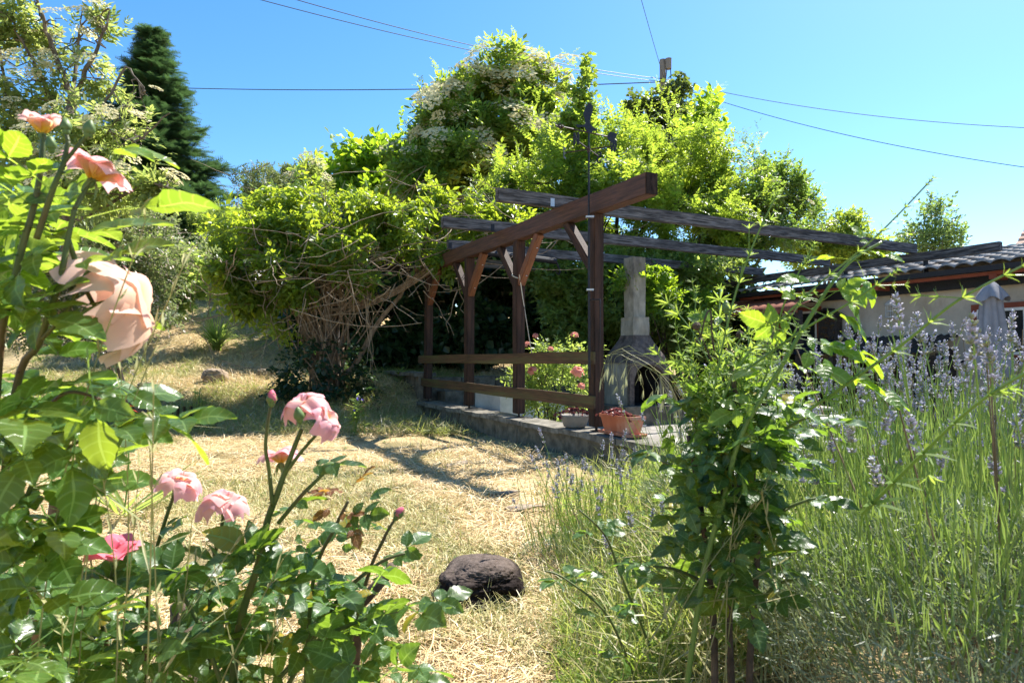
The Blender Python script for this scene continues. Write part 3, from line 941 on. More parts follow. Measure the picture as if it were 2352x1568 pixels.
def build_bbq():
    b = thing('barbecue_fireplace', UV(2.92, 3.1, 0), 'weathered concrete garden barbecue with a sooty arched hood and tall chimney', 'barbecue')
    Rm = Matrix.Rotation(ROTG, 3, 'Z')
    def loc(x, y, z):
        return UV(2.92 + x, 3.1 + y, z)
    mb = MB()
    rough_block(mb, loc(0, 0, 0.14), (1.15, 1.0, 0.31), ROTG, 0.006)
    mb.build('base_slab', M['stone'], b)
    # firebox: side walls, back and an arched front under the hood
    w, d, z0, zs, ap = 0.37, 0.345, 0.297, 0.68, 0.945
    mb = MB()
    for s in (-1, 1):
        mb.box(loc(s * (w - .05), 0.03, (z0 + .97) / 2), (0.10, 2 * d - .06, .97 - z0), Rm)
    mb.box(loc(0, d - 0.05, (z0 + 1.0) / 2), (2 * w - .2, 0.1, 1.0 - z0), Rm)
    mb.build('firebox_walls', M['concrete'], b)
    inn = MB()
    inn.box(loc(0, 0.02, z0 + .008), (2 * w - .21, 2 * d - .1, 0.012), Rm)
    inn.box(loc(0, d - .106, .66), (2 * w - .21, 0.006, .7), Rm)
    for s in (-1, 1):
        inn.box(loc(s * (w - .104), 0.0, .66), (0.006, 2 * d - .12, .7), Rm)
    inn.build('fire_lining', M['soot'], b)
    # hood: loft of rings with an arch cut in the front
    mb = MB()
    prof = [(0.97, w + .02, d + .02), (1.0, w + .005, d), (1.08, .345, .325), (1.18, .29, .275), (1.28, .23, .225), (1.37, .185, .185), (1.42, .170, .170)]
    rings = []
    for z, a, c in prof:
        rings.append([loc(-a, -c, z), loc(a, -c, z), loc(a, c, z), loc(-a, c, z)])
    V = np.array(rings).reshape(-1, 3)
    F = []
    for i in range(len(prof) - 1):
        for j in range(4):
            F.append((i * 4 + j, i * 4 + (j + 1) % 4, i * 4 + 4 + (j + 1) % 4, i * 4 + 4 + j))
    mb.add(V, F)
    # arch front
    n = 14
    xs = np.linspace(-(w - .06), w - .06, n)
    ya = zs + (ap - zs) * np.sqrt(np.clip(1 - (xs / (w - .06)) ** 2, 0, 1))
    for side, yy in (('f', -d - .02), ('b', -d + .06)):
        v = [loc(x, yy, z) for x, z in zip(xs, ya)] + [loc(x, yy, 0.972) for x in xs]
        mb.add(np.array(v), [(i, i + 1, n + i + 1, n + i) for i in range(n - 1)])
    v = [loc(x, -d - .02, z) for x, z in zip(xs, ya)] + [loc(x, -d + .06, z) for x, z in zip(xs, ya)]
    mb.add(np.array(v), [(i, i + 1, n + i + 1, n + i) for i in range(n - 1)])
    for s in (-1, 1):
        mb.box(loc(s * (w - .02), -d + .012, (z0 + .96) / 2), (0.085, 0.07, .96 - z0), Rm)
    mb.build('hood', M['soot_stone'], b)
    mb = MB()
    rough_block(mb, loc(0, 0, 1.555), (0.33, 0.33, 0.32), ROTG, 0.006, 5)
    mb.build('chimney_collar', M['concrete'], b)
    mb = MB()
    rough_block(mb, loc(0, 0, 2.20), (0.245, 0.245, 1.0), ROTG, 0.005, 6)
    mb.build('chimney', M['concrete'], b)
build_bbq()

def build_house():
    h = thing('bungalow', UV(6.52, 0, 0), 'low beige rendered bungalow with grey barrel tiled roof and oxide red trim', 'house')
    Rm = Matrix.Rotation(ROTG, 3, 'Z')
    mb = MB()
    mb.box(UV(9.0, -.45, 1.1), (4.96, 8.5, 2.4), Rm)
    mb.build('wall', M['stucco'], h)
    # barrel tile roof: waves across, overlapping rows up the slope
    u0, z0, u1, z1 = 6.08, 2.335, 9.7, 3.06
    rows = 11
    vs = np.arange(-5.2, 3.9, 0.023)
    wave = 0.052 * np.abs(np.cos(np.pi * vs / 0.23)) ** 0.7
    V, F = [], []
    nv = len(vs)
    k = 0
    for r in range(rows):
        wob = noise(np.stack([vs, vs * 0 + r * 3, vs * 0], 1), 2.2, 0) * 0.006
        for e in (0, 1):
            t = (r + e * 1.08) / rows
            z = z0 + (z1 - z0) * t + (0.022 if e == 0 else -0.004)
            u = u0 + (u1 - u0) * t
            V.append(UV(0, 0, 0)[None] + D2 * u + D1 * vs[:, None] + np.array([0, 0, 1.0]) * (z + wave + wob)[:, None])
        i = np.arange(nv - 1)
        F.append(np.stack([k + i, k + i + 1, k + nv + i + 1, k + nv + i], 1))
        k += 2 * nv
        # front lip of the row
        lip = V[-2] - np.array([0, 0, 0.024])
        V.append(lip)
        F.append(np.stack([k + i, k + i + 1, k - 2 * nv + i + 1, k - 2 * nv + i], 1))
        k += nv
    # far slope
    V.append(UV(0, 0, 0)[None] + D2 * 13.0 + D1 * vs[:, None] + np.array([0, 0, 2.3]))
    i = np.arange(nv - 1)
    F.append(np.stack([k - 2 * nv + i, k - 2 * nv + i + 1, k + i + 1, k + i], 1))
    mb = MB()
    mb.add(np.concatenate(V), np.concatenate(F))
    rf = mb.build('roof', M['tile_grey'], h, True)
    mb = MB()
    mb.box(UV(6.05, -0.65, 2.27), (0.12, 9.1, 0.075), Rm)
    mb.build('gutter', M['black_trim'], h)
    mb = MB()
    mb.box(UV(6.14, -0.65, 2.205), (0.10, 9.0, 0.045), Rm)
    for v in (-2.6, -0.6, 1.05, 2.7):
        mb.box(UV(6.25, v, 2.16), (0.34, 0.09, 0.075), Rm)
    mb.build('fascia', M['red_paint'], h)
    mb = MB()
    mb.box(UV(6.42, -0.65, 2.135), (0.10, 8.8, 0.15), Rm)
    mb.build('wall_plate', M['black_trim'], h)
    def window(va, vb, za, zb, nm):
        mb = MB()
        t = 0.075
        for (c, s) in ((((va + vb) / 2, zb - t / 2), (vb - va, t)), (((va + vb) / 2, za + t / 2), (vb - va, t)), ((va + t / 2, (za + zb) / 2), (t, zb - za - 2 * t)), ((vb - t / 2, (za + zb) / 2), (t, zb - za - 2 * t))):
            mb.box(UV(6.505, c[0], c[1]), (0.05, s[0], s[1]), Rm)
        w = mb.build(nm, M['red_paint'], h)
        mb = MB()
        mb.box(UV(6.512, (va + vb) / 2, (za + zb) / 2), (0.02, vb - va - 2 * t, zb - za - 2 * t), Rm)
        g = mb.build('pane', M['glass_dark'], h)
        mb = MB()
        for vv in (va + t + .02, (va + vb) / 2, vb - t - .02):
            mb.box(UV(6.497, vv, (za + zb) / 2), (0.03, 0.04, zb - za - 2 * t), Rm)
        for zz in (za + t + .02, zb - t - .02):
            mb.box(UV(6.494, (va + vb) / 2, zz), (0.03, vb - va - 2 * t - .05, 0.04), Rm)
        s = mb.build('sash', M['white_paint'], h)
        for c in (g, s):
            c.parent = w
            c.location = (0, 0, 0)
        return w
    window(-1.45, -0.12, 1.02, 1.82, 'window')
    mb = MB()
    mb.box(UV(6.44, -0.78, 1.0), (0.16, 1.5, 0.035), Rm)
    mb.build('sill', M['black_trim'], h)
    window(2.35, 3.25, 0.05, 1.98, 'door')
    # scalloped red tile canopy further along
    mb = MB()
    vs2 = np.arange(2.0, 5.6, 0.03)
    w2 = 0.03 * np.abs(np.cos(np.pi * vs2 / 0.2)) ** 0.7
    n2 = len(vs2)
    V = []
    for (u, z, q) in ((5.45, 1.86, 1), (5.46, 1.90, 1), (6.0, 2.06, 1), (6.5, 2.2, 1)):
        V.append(P4[None] + D2 * u + D1 * vs2[:, None] + np.array([0, 0, 1.0]) * (z + w2 * (1 if u > 5.455 else -1.6))[:, None])
    i = np.arange(n2 - 1)
    F = np.concatenate([np.stack([r * n2 + i, r * n2 + i + 1, r * n2 + n2 + i + 1, r * n2 + n2 + i], 1) for r in range(3)])
    mb.add(np.concatenate(V), F)
    mb.build('tiled_canopy', M['tile_red'], h, True)
    mb = MB()
    for v in (2.1, 5.45):
        mb.box(UV(5.6, v, 0.93), (0.09, 0.09, 1.86), Rm)
    mb.build('canopy_post', M['wood_dark'], h)
build_house()

def build_yard_things():
    Rm = Matrix.Rotation(ROTG, 3, 'Z')
    # log store with corrugated roof
    s = thing('log_store', UV(6.1, 1.4, 0), 'low dark timber lean-to with a black corrugated roof against the beige wall', 'shed')
    vs = np.arange(0.05, 2.95, 0.0125)
    w = 0.016 * np.cos(2 * np.pi * vs / 0.1)
    n = len(vs)
    V = [P4[None] + D2 * u + D1 * vs[:, None] + np.array([0, 0, 1.0]) * (z + w)[:, None] for u, z in ((5.45, 1.12), (6.49, 1.40))]
    V += [v - np.array([0, 0, 0.008]) for v in V]
    i = np.arange(n - 1)
    mb = MB()
    mb.add(np.concatenate(V), np.concatenate([np.stack([a * n + i, a * n + i + 1, b * n + i + 1, b * n + i], 1) for a, b in ((0, 1), (2, 3), (0, 2))]))
    mb.build('corrugated_roof', M['roof_dark'], s, True)
    mb = MB()
    for k in range(6):
        mb.box(UV(6.43 - k * 0.165, 0.12, 0.60 - k * .018), (0.155, 0.025, 1.18 - k * .036), Rm)
    mb.build('side_boards', M['wood_dark'], s)
    mb = MB()
    for v in (0.2, 1.45, 2.8):
        mb.box(UV(5.56, v, 0.54), (0.08, 0.08, 1.06), Rm)
    mb.build('front_posts', M['wood_dark'], s)
    mb = MB()
    for r_ in range(9):
        for c_ in range(18):
            if rng.random() < 0.95:
                q = UV(6.2, 0.3 + c_ * 0.14 + (r_ % 2) * .05, 0.08 + r_ * 0.11)
                rr = rng.uniform(.045, .065)
                mb.tube([q - D2 * 0.2 * rng.uniform(.8, 1.1), q + D2 * .2], rr, 7)
    lg = mb.build('firewood', M['wood_rail'])
    tag(lg, 'stack of cut firewood under the black corrugated lean-to', 'firewood')
    # lantern
    c = UV(6.40, 1.02, 0)
    l = thing('lantern', (c[0], c[1], 1.70), 'white metal bird cage lantern hanging from the eave on the beige wall', 'lantern')
    mb = MB()
    a = np.arange(0, 6.28, 6.2832 / 12)
    for q in a:
        mb.tube([(c[0] + .068 * math.cos(q), c[1] + .068 * math.sin(q), 1.70), (c[0] + .068 * math.cos(q), c[1] + .068 * math.sin(q), 1.90)], 0.005, 5)
    for z in (1.70, 1.80, 1.895):
        mb.tube(np.array([(c[0] + .07 * math.cos(q), c[1] + .07 * math.sin(q), z) for q in np.append(a, 0)]), 0.006, 5)
    mb.build('cage', M['lantern'], l)
    mb = MB()
    mb.lathe([(0.0, 1.695), (0.08, 1.695), (0.08, 1.71), (0, 1.715)], (c[0], c[1], 0), 12)
    mb.lathe([(0.085, 1.90), (0.075, 1.925), (0.045, 1.955), (0.02, 1.975), (0.0, 1.985)], (c[0], c[1], 0), 12)
    mb.build('cap', M['lantern'], l, True)
    mb = MB()
    mb.tube([(c[0], c[1], 1.98), (c[0] + .01, c[1], 2.05), (c[0] - .02, c[1], 2.09), (c[0], c[1], 2.15)], 0.004, 5)
    mb.build('hanger', M['iron_rust'], l)
    # insect hotel
    c = UV(6.40, 2.10, 0)
    b = thing('insect_hotel', (c[0], c[1], 1.5), 'small brown wooden insect house with pitched roof fixed to the beige wall', 'insect house')
    mb = MB()
    mb.box((c[0], c[1], 1.56), (0.14, 0.36, 0.42), Rm)
    mb.build('box', M['wood_dark'], b)
    mb = MB()
    for k in range(26):
        q = UV(6.32, 2.10 + rng.uniform(-.14, .14), 1.56 + rng.uniform(-.17, .17))
        mb.tube([q - D2 * .012, q + D2 * .02], rng.uniform(.012, .022), 6)
    mb.build('cane_ends', M['wood_rail'], b)
    mb = MB()
    for s_ in (1, -1):
        mb.box(UV(6.38, 2.10 + s_ * .13, 1.835), (0.26, 0.30, 0.022), Rm @ Matrix.Rotation(-s_ * 0.55, 3, 'X'))
    mb.build('pitched_roof', M['black_trim'], b)
    # dark lamp on the wall
    c = UV(6.40, 1.62, 1.50)
    wl = thing('wall_lamp', c, 'black iron wall lamp between the insect house and the white lantern', 'lamp')
    mb = MB()
    mb.lathe([(0, -.14), (.05, -.13), (.085, .06), (.09, .07), (.03, .14), (0, .16)], c, 8)
    mb.build('lamp_body', M['iron'], wl)
    # closed parasol
    base = P(2277, 640, 8.4)
    x, y = base[0], base[1]
    p = thing('closed_parasol', (x, y, 0), 'closed grey parasol with drooping canvas in front of the red framed window', 'parasol')
    mb = MB()
    mb.tube([(x, y, 0.02), (x, y, 2.06)], 0.022, 8)
    mb.lathe([(.0, 0), (.26, 0), (.26, .05), (.05, .09), (0, .09)], (x, y, 0.002), 20)
    mb.build('pole', M['black_trim'], p)
    nf = 64
    zz = np.array([2.03, 2.0, 1.93, 1.84, 1.77, 1.66, 1.45, 1.2, 0.95, 0.78])
    rr = np.array([.03, .045, .085, .13, .115, .125, .145, .165, .18, .15])
    am = np.array([0, .05, .12, .22, .2, .22, .3, .34, .34, .3])
    ang = np.arange(nf) * 2 * math.pi / nf
    V = []
    for z, r_, a_ in zip(zz, rr, am):
        fold = 1 + a_ * (np.abs(np.sin(ang * 4 + .3 * z)) - .5) * 1.2 + 0.05 * np.sin(ang * 3 + z * 4)
        V.append(np.stack([x + r_ * fold * np.cos(ang + .25 * (2.1 - z)), y + r_ * fold * np.sin(ang + .25 * (2.1 - z)), z + 0.02 * np.sin(ang * 8)], 1))
    i = np.arange(len(zz) - 1)[:, None] * nf
    j = np.arange(nf)[None]
    F = np.stack([i + j, i + (j + 1) % nf, i + nf + (j + 1) % nf, i + nf + j], -1).reshape(-1, 4)
    mb = MB()
    mb.add(np.concatenate(V), F)
    mb.build('canopy', M['canvas'], p, True)
    mb = MB()
    V = []
    for z, r_ in ((2.06, .02), (2.03, .05), (1.96, .105), (1.88, .15), (1.82, .175)):
        fold = 1 + 0.28 * (np.abs(np.sin(ang * 2.5)) - .5) * (2.06 - z) * 4
        V.append(np.stack([x + r_ * fold * np.cos(ang), y + r_ * fold * np.sin(ang), z + 0.03 * np.sin(ang * 5) * (2.06 - z) * 4], 1))
    i = np.arange(4)[:, None] * nf
    F = np.stack([i + j, i + (j + 1) % nf, i + nf + (j + 1) % nf, i + nf + j], -1).reshape(-1, 4)
    mb.add(np.concatenate(V), F)
    mb.build('vent_flap', M['canvas'], p, True)
    # bench
    c = P(1765, 940, 8.0)
    b = thing('garden_bench', (c[0], c[1], 0), 'low bleached wooden bench with pale legs on the patio before the barbecue', 'bench')
    for k in range(3):
        board('seat_plank', 1.5, 0.115, 0.03, M['bench_wood'], b, (c[0], c[1] - .13 + k * .125, 0.43 - k * 0.0), 0.04, 0, 0.004, 0.002, 0, 4)
    for s_ in (-1, 1):
        for t_ in (-1, 1):
            board('leg', 0.41, 0.06, 0.06, M['white_paint'], b, (c[0] + s_ * .52, c[1] + t_ * .12, 0.206), 0.04, -R(90), 0.004, 0, 0, 2)
        board('crossbar', 0.30, 0.04, 0.07, M['white_paint'], b, (c[0] + s_ * .455, c[1], 0.37), R(92), 0, 0.004, 0, 0, 2)
    # barrel
    c = UV(4.1, 4.55, 0)
    mb = MB()
    mb.lathe([(0, 0.0), (.27, 0), (.285, .05), (.28, .3), (.295, .33), (.28, .36), (.28, .62), (.295, .65), (.28, .68), (.27, .93), (.25, .98), (.21, 1.0), (.21, 1.03), (0, 1.03)], c + np.array([0, 0, .28]), 24)
    o = mb.build('water_barrel', M['barrel'], None, True)
    tag(o, 'dark blue plastic water barrel in the shade beyond the barbecue', 'barrel')
    # block the barrel stands on
    mb = MB()
    rough_block(mb, c + np.array([0, 0, 0.137]), (0.8, 0.8, 0.286), ROTG, 0.005)
    tag(mb.build('concrete_block', M['stone']), 'grey block under the dark blue water barrel', 'block')
    # trough planter on the coping
    c = UV(0.0, -0.42, 0.325)
    t = thing('terracotta_trough', c, 'limed terracotta trough on a saucer on the wall coping', 'planter')
    mb = MB()
    L, W = 0.23, 0.085
    def ring(z, k):
        return [UV(-W * k, -0.42 - L * k, .325 + z), UV(W * k, -0.42 - L * k, .325 + z), UV(W * k, -0.42 + L * k, .325 + z), UV(-W * k, -0.42 + L * k, .325 + z)]
    prof = [(0.03, .80), (0.16, .98), (0.16, 1.06), (0.19, 1.07), (0.19, .99), (0.14, .93)]
    V = np.array([ring(z, k) for z, k in prof]).reshape(-1, 3)
    F = [(i * 4 + j, i * 4 + (j + 1) % 4, i * 4 + 4 + (j + 1) % 4, i * 4 + 4 + j) for i in range(5) for j in range(4)] + [(3, 2, 1, 0)]
    mb.add(V, F)
    mb.build('pot', M['terracotta'], t)
    mb = MB()
    V = np.array(ring(0.135, .94))
    mb.add(V, [(0, 1, 2, 3)])
    mb.build('soil', M['peat'], t)
    mb = MB()
    prof = [(0.002, .92), (0.004, 1.06), (0.03, 1.13), (0.034, 1.10), (0.012, 1.02), (0.012, .7)]
    V = np.array([ring(z, k) for z, k in prof]).reshape(-1, 3)
    mb.add(V, [(i * 4 + j, i * 4 + (j + 1) % 4, i * 4 + 4 + (j + 1) % 4, i * 4 + 4 + j) for i in range(5) for j in range(4)] + [(3, 2, 1, 0)])
    mb.build('saucer', M['terracotta'], t)
    # houseleek rosettes
    def rosettes(cx, n, spread, name, label, zlev):
        parts = []
        T = []
        for lay, (k, el, ln) in enumerate(((7, 15, 1), (6, 40, .8), (5, 65, .6))):
            for i in range(k):
                a_ = i * 6.283 / k + lay * .5
                v = t_leaf(ln, 0.5 * ln, 0.2, -0.15)
                T.append((rotz(roty(v[0], -R(el)), a_), v[1]))
        T = joint(T)
        pos = []
        for i in range(n):
            q = UV(rng.normal(0, spread[0]), rng.normal(0, spread[1]), 0) - P4
            hgt = 0.075 * math.exp(-(np.linalg.norm(q) / 0.16) ** 2)
            pos.append(np.array(cx) + q + np.array([0, 0, zlev + hgt + rng.uniform(-.012, .012)]))
        pos = np.array(pos)
        up = nrm(np.stack([(pos[:, 0] - cx[0]) * 3, (pos[:, 1] - cx[1]) * 3, np.full(n, 0.8)], 1) + rng.normal(0, .2, (n, 3)))
        fr = frames(rng.normal(0, 1, (n, 3)), up)
        mb = MB()
        mb.scatter(T, fr, rng.uniform(.018, .034, n), pos)
        tag(mb.build(name, LF['sedum']), label, 'succulent')
    rosettes(UV(0.0, -0.32, .325), 100, (.045, .10), 'houseleek', 'dark red houseleek cushion spilling over the terracotta trough', 0.15)
    c = UV(-0.02, 0.36, 0.323)
    mb = MB()
    mb.lathe([(0, .002), (.10, .002), (.12, .02), (.155, .12), (.162, .135), (.15, .135), (.14, .105), (0, .10)], c, 20)
    tag(mb.build('bowl_planter', M['grey_pot'], None, True), 'pale grey bowl planter on the coping behind the nearest post', 'planter')
    rosettes(c, 80, (.07, .07), 'houseleek', 'reddish pink houseleek cushion in the pale grey bowl', 0.11)
build_yard_things()

def build_far():
    # neighbouring houses
    h = thing('neighbour_house', P(2620, 600, 24) * np.array([1, 1, 0]), 'neighbouring house whose faded orange tiled roof shows above the bungalow', 'house')
    Rm = Matrix.Rotation(ROTG, 3, 'Z')
    a = P(2298, 553, 24)
    zr = a[2] + 1.5
    c0 = np.array([a[0], a[1], 0])
    mb = MB()
    mb.box(c0 + D1 * -6 + D2 * 4 + np.array([0, 0, 2.0]), (7.6, 11.6, 4.2), Rm)
    mb.build('wall', M['stucco'], h)
    mb = MB()
    rows = 22
    V, F = [], []
    k = 0
    for r_ in range(rows):
        for e in (0, 1):
            t_ = (r_ + e) / rows
            z = 3.9 + (zr + 1.6 - 3.9) * t_ + (0.05 if e == 0 else 0)
            for vv in (0, -12.5):
                V.append(c0 + D1 * vv + D2 * (-0.4 + 4.6 * t_) + np.array([0, 0, z]))
        F += [(k, k + 1, k + 3, k + 2)]
        if r_:
            F += [(k - 2, k - 1, k + 1, k)]
        k += 4
    V.append(c0 + D2 * 9 + np.array([0, 0, 3.9])); V.append(c0 + D2 * 9 - D1 * 12.5 + np.array([0, 0, 3.9]))
    F += [(k - 2, k - 1, k + 1, k)]
    mb.add(np.array(V), F)
    mb.build('roof', M['tile_orange'], h)
    # distant grey roof beyond the spruce
    a = P(535, 471, 38)
    h = thing('distant_house', (a[0] - 3, a[1] + 3, 6), 'far house with a grey slate roof beside the dark spruce', 'house')
    mb = MB()
    mb.box((a[0] - 3.6, a[1] + 3, 7.6), (9.6, 6.0, 4.4))
    mb.build('wall', M['white_render'], h)
    mb = MB()
    rows = 16
    V, F = [], []
    k = 0
    for r_ in range(rows):
        for e in (0, 1):
            t_ = (r_ + e) / rows
            z = a[2] - 2.2 + 2.5 * t_ + (0.06 if e == 0 else 0)
            V.append((a[0] - 9 + 1.5 * t_, a[1] - .4 + 3.4 * t_, z)); V.append((a[0] + 1.5 - 1.5 * t_, a[1] - .4 + 3.4 * t_, z))
        F.append((k, k + 1, k + 3, k + 2))
        if r_:
            F.append((k - 2, k - 1, k + 1, k))
        k += 4
    V += [(a[0] - 9, a[1] + 6.6, a[2] - 2.2), (a[0] + 1.5, a[1] + 6.6, a[2] - 2.2)]
    F += [(k - 2, k - 1, k + 1, k), (1, k + 1, k - 1), (0, k - 2, k)]
    mb.add(np.array(V, float), F)
    mb.build('roof', M['tile_grey'], h)
    # utility pole
    a = P(1522, 138, 26)
    p = thing('utility_pole', (a[0], a[1], 2.0), 'grey wooden utility pole with a junction box rising out of the maple', 'utility pole')
    mb = MB()
    mb.tube([(a[0], a[1], 1.5), (a[0], a[1], a[2] * .6), (a[0], a[1], a[2])], [.15, .14, .125], 12)
    mb.build('pole', M['pole_wood'], p, False)
    mb = MB()
    mb.lathe([(0, -.22), (.12, -.21), (.125, .2), (.13, .21), (0, .25)], (a[0] + .2, a[1] - .16, a[2] - .24), 14)
    mb.build('junction_box', M['pole_wood'], p)
    mb = MB()
    mb.tube([(a[0] + .12, a[1] - .2, a[2] - .45), (a[0] + .1, a[1] - .17, a[2] - .7), (a[0] + .03, a[1] - .16, a[2] - 1.3)], .02, 6)
    mb.tube([(a[0] + .27, a[1] - .2, a[2] - .45), (a[0] + .3, a[1] - .17, a[2] - .9), (a[0] + .2, a[1] - .16, a[2] - 1.1), (a[0] + .03, a[1] - .16, a[2] - 1.2)], .018, 6)
    mb.build('drop_cable', M['wire'], p)
    at = (a[0], a[1] - .15)
    def wire(p0, p1, sag, label, r=0.014):
        p0, p1 = np.array(p0), np.array(p1)
        t = np.linspace(0, 1, 40)
        pts = p0 + (p1 - p0) * t[:, None] - np.stack([0 * t, 0 * t, sag * 4 * t * (1 - t)], 1)
        mb = MB()
        mb.tube(pts, r, 5)
        tag(mb.build('overhead_wire', M['wire']), label, 'overhead wire', 'overhead wires on the utility pole')
    q = P(1522, 192, 26)
    A = (at[0], at[1], q[2])
    B = (at[0], at[1], q[2] + .12)
    wire(P(-300, 150, 44), A, 0.9, 'near level wire running from behind the spruce to the utility pole', 0.022)
    wire(P(400, -55, 17), A, .35, 'lower of two wires descending from the upper sky to the utility pole', 0.012)
    wire(P(520, -48, 17), B, .35, 'upper of two wires descending from the upper sky to the utility pole', 0.012)
    wire(P(1462, -40, 20), (at[0], at[1], q[2] + .2), .05, 'steep short wire dropping straight down to the utility pole', 0.010)
    wire(B, P(2600, 300, 20), .5, 'upper of two wires running from the pole over the bungalow', 0.012)
    wire(A, P(2600, 415, 17), .5, 'lower of two wires running from the pole over the bungalow', 0.011)
build_far()

# ================================================================== trees, shrubs, hedge
def clump(px, py, d, rx, ry=None, rd=None):
    """ellipsoid: centre at a photo pixel and distance, radii given in photo pixels at that distance"""
    ry = rx if ry is None else ry
    c = P(px, py, d)
    k = d / 1470.0
    return c, np.array([rx * k, (rx if rd is None else rd) * k, ry * k])

def crown_pts(clumps, n, thr=-0.35, f=1.3, shell=0.55, k=0, lump=0.22):
    w = np.array([(r[0] * r[1] * r[2]) ** (2 / 3) for _, r in clumps])
    idx = rng.choice(len(clumps), size=int(n * 1.6), p=w / w.sum())
    C = np.array([c for c, _ in clumps])[idx]
    Rr = np.array([r for _, r in clumps])[idx]
    d = nrm(rng.normal(0, 1, (len(idx), 3)))
    rad = (shell + (1 - shell) * rng.random(len(idx)) ** 0.6)
    lum = 1 + lump * noise(C + d * Rr, 2.6 / max(0.3, float(np.mean(Rr))), (k + 1) % 4)
    p = C + d * Rr * (rad * lum)[:, None]
    keep = noise(p, f, k) > thr
    p, d, C = p[keep][:n], d[keep][:n], C[keep][:n]
    return p, d, C

def plant(name, label, cat, base, clumps, n, templates, size, leaf, bark, trunk_r=0.06, thr=-0.35, f=1.3, shell=0.55, droop=0.1, up=0.35, outw=0.8,
          blossoms=0, bsize=0.16, bfilter=None, group=None, k=0, limbs=True, twig=None, lump=0.32, shoots=0, shootL=0.6, nstem=1, crown_name='crown', trunk_name='trunk', tilt=0.5, extra=None):
    base = np.array(base, float)
    o = thing(name, base, label, cat, group)
    p, d, C = crown_pts(clumps, n, thr, f, shell, k, lump)
    n = len(p)
    dirs = d * outw + rng.normal(0, 0.55, (n, 3)) + np.array([0, 0, up - droop])
    ups = np.array([0, 0, 1.0]) + rng.normal(0, tilt, (n, 3)) + d * 0.35
    fr = frames(dirs, ups)
    mb = MB()
    S = size * rng.uniform(0.6, 1.2, n)
    scatter_mix(mb, templates, fr, S, p - fr[:, :, 0] * (S * 0.5)[:, None])
    if shoots:
        sp, sd, _ = crown_pts(clumps, shoots * 3, -9, 1, 0.92, k, lump)
        q = np.argsort(-(sd[:, 2] + rng.normal(0, .5, len(sd))))[:shoots]
        for a_, b_ in zip(sp[q], sd[q]):
            dv = nrm(b_ * .5 + np.array([0, 0, .9]) + rng.normal(0, .3, 3))
            Ls = shootL * rng.uniform(.4, 1.2)
            m_ = max(4, int(Ls / size * 4.5))
            tt = np.linspace(0, 1, m_)
            pp = a_ + dv * (tt * Ls)[:, None] + rng.normal(0, .02, (m_, 3))
            dd = dv * .7 + rng.normal(0, .7, (m_, 3))
            scatter_mix(mb, templates, frames(dd, np.array([0, 0, 1.0]) + rng.normal(0, .4, (m_, 3))), size * (1 - .55 * tt) * .85, pp)
    mb.build(crown_name, leaf, o)
    if limbs:
        wb = MB()
        tops = [c for c, _ in clumps]
        mean = np.mean(np.array(tops), 0)
        for s in range(nstem):
            b0 = base + (rng.normal(0, 0.25, 3) * np.array([1, 1, 0]) if nstem > 1 else 0)
            sub = tops[s::nstem] if nstem > 1 else tops
            if not sub: sub = tops
            mean = np.mean(np.array(sub), 0)
            fork = b0 + (mean - b0) * np.array([0.55, 0.55, 0.45])
            t = np.linspace(0, 1, 6)[:, None]
            path = b0 + (fork - b0) * t + np.sin(t * 4 + s) * 0.04
            wb.tube(path, np.linspace(trunk_r, trunk_r * 0.7, 6), 8)
            for (c, r) in [q for q in clumps if any(q[0] is z for z in sub)]:
                t = np.linspace(0, 1, 6)[:, None]
                mid = np.array([0, 0, 0.12 * np.linalg.norm(c - fork)])
                path = fork + (c - fork) * t + mid * np.sin(t * 3.14) + rng.normal(0, .03, (6, 3))
                path[0] = fork
                wb.tube(path, np.linspace(trunk_r * 0.55, trunk_r * 0.18, 6), 6)
                nt_ = 7 if twig is None else twig
                for _ in range(nt_):
                    dd = nrm(rng.normal(0, 1, 3) + np.array([0, 0, .3]))
                    e = c + dd * r * rng.uniform(.75, 1.0)
                    st = path[rng.integers(3, 6)]
                    pth = st + (e - st) * np.linspace(0, 1, 5)[:, None] + rng.normal(0, .03, (5, 3))
                    pth[0] = st
                    wb.tube(pth, np.linspace(trunk_r * 0.16, 0.004, 5), 5)
        wb.build(trunk_name, bark, o)
    if blossoms:
        bp, bd, bC = crown_pts(clumps, blossoms * 6, -9, 1, 0.97, k, lump)
        score = bd[:, 2] + 0.5 * rng.normal(0, 1, len(bp)) - 0.25 * bd[:, 1]
        if bfilter is not None:
            score = score + bfilter(bp)
        q = np.argsort(-score)[:blossoms]
        bp, bd = bp[q], bd[q]
        fr = frames(bd * 0.6 + np.array([0.05, -0.45, 0.65]) + rng.normal(0, .25, bd.shape), rng.normal(0, 1, bd.shape))
        mb = MB()
        S = bsize * rng.uniform(.6, 1.3, len(bp))
        scatter_mix(mb, T_UMBEL, fr, S, bp)
        mb.build('blossoms', LF['cream'], o)
    return o

def g3(x, y, dz=0.0):
    return np.array([x, y, float(gz(np.array([x]), np.array([y]))[0]) + dz])

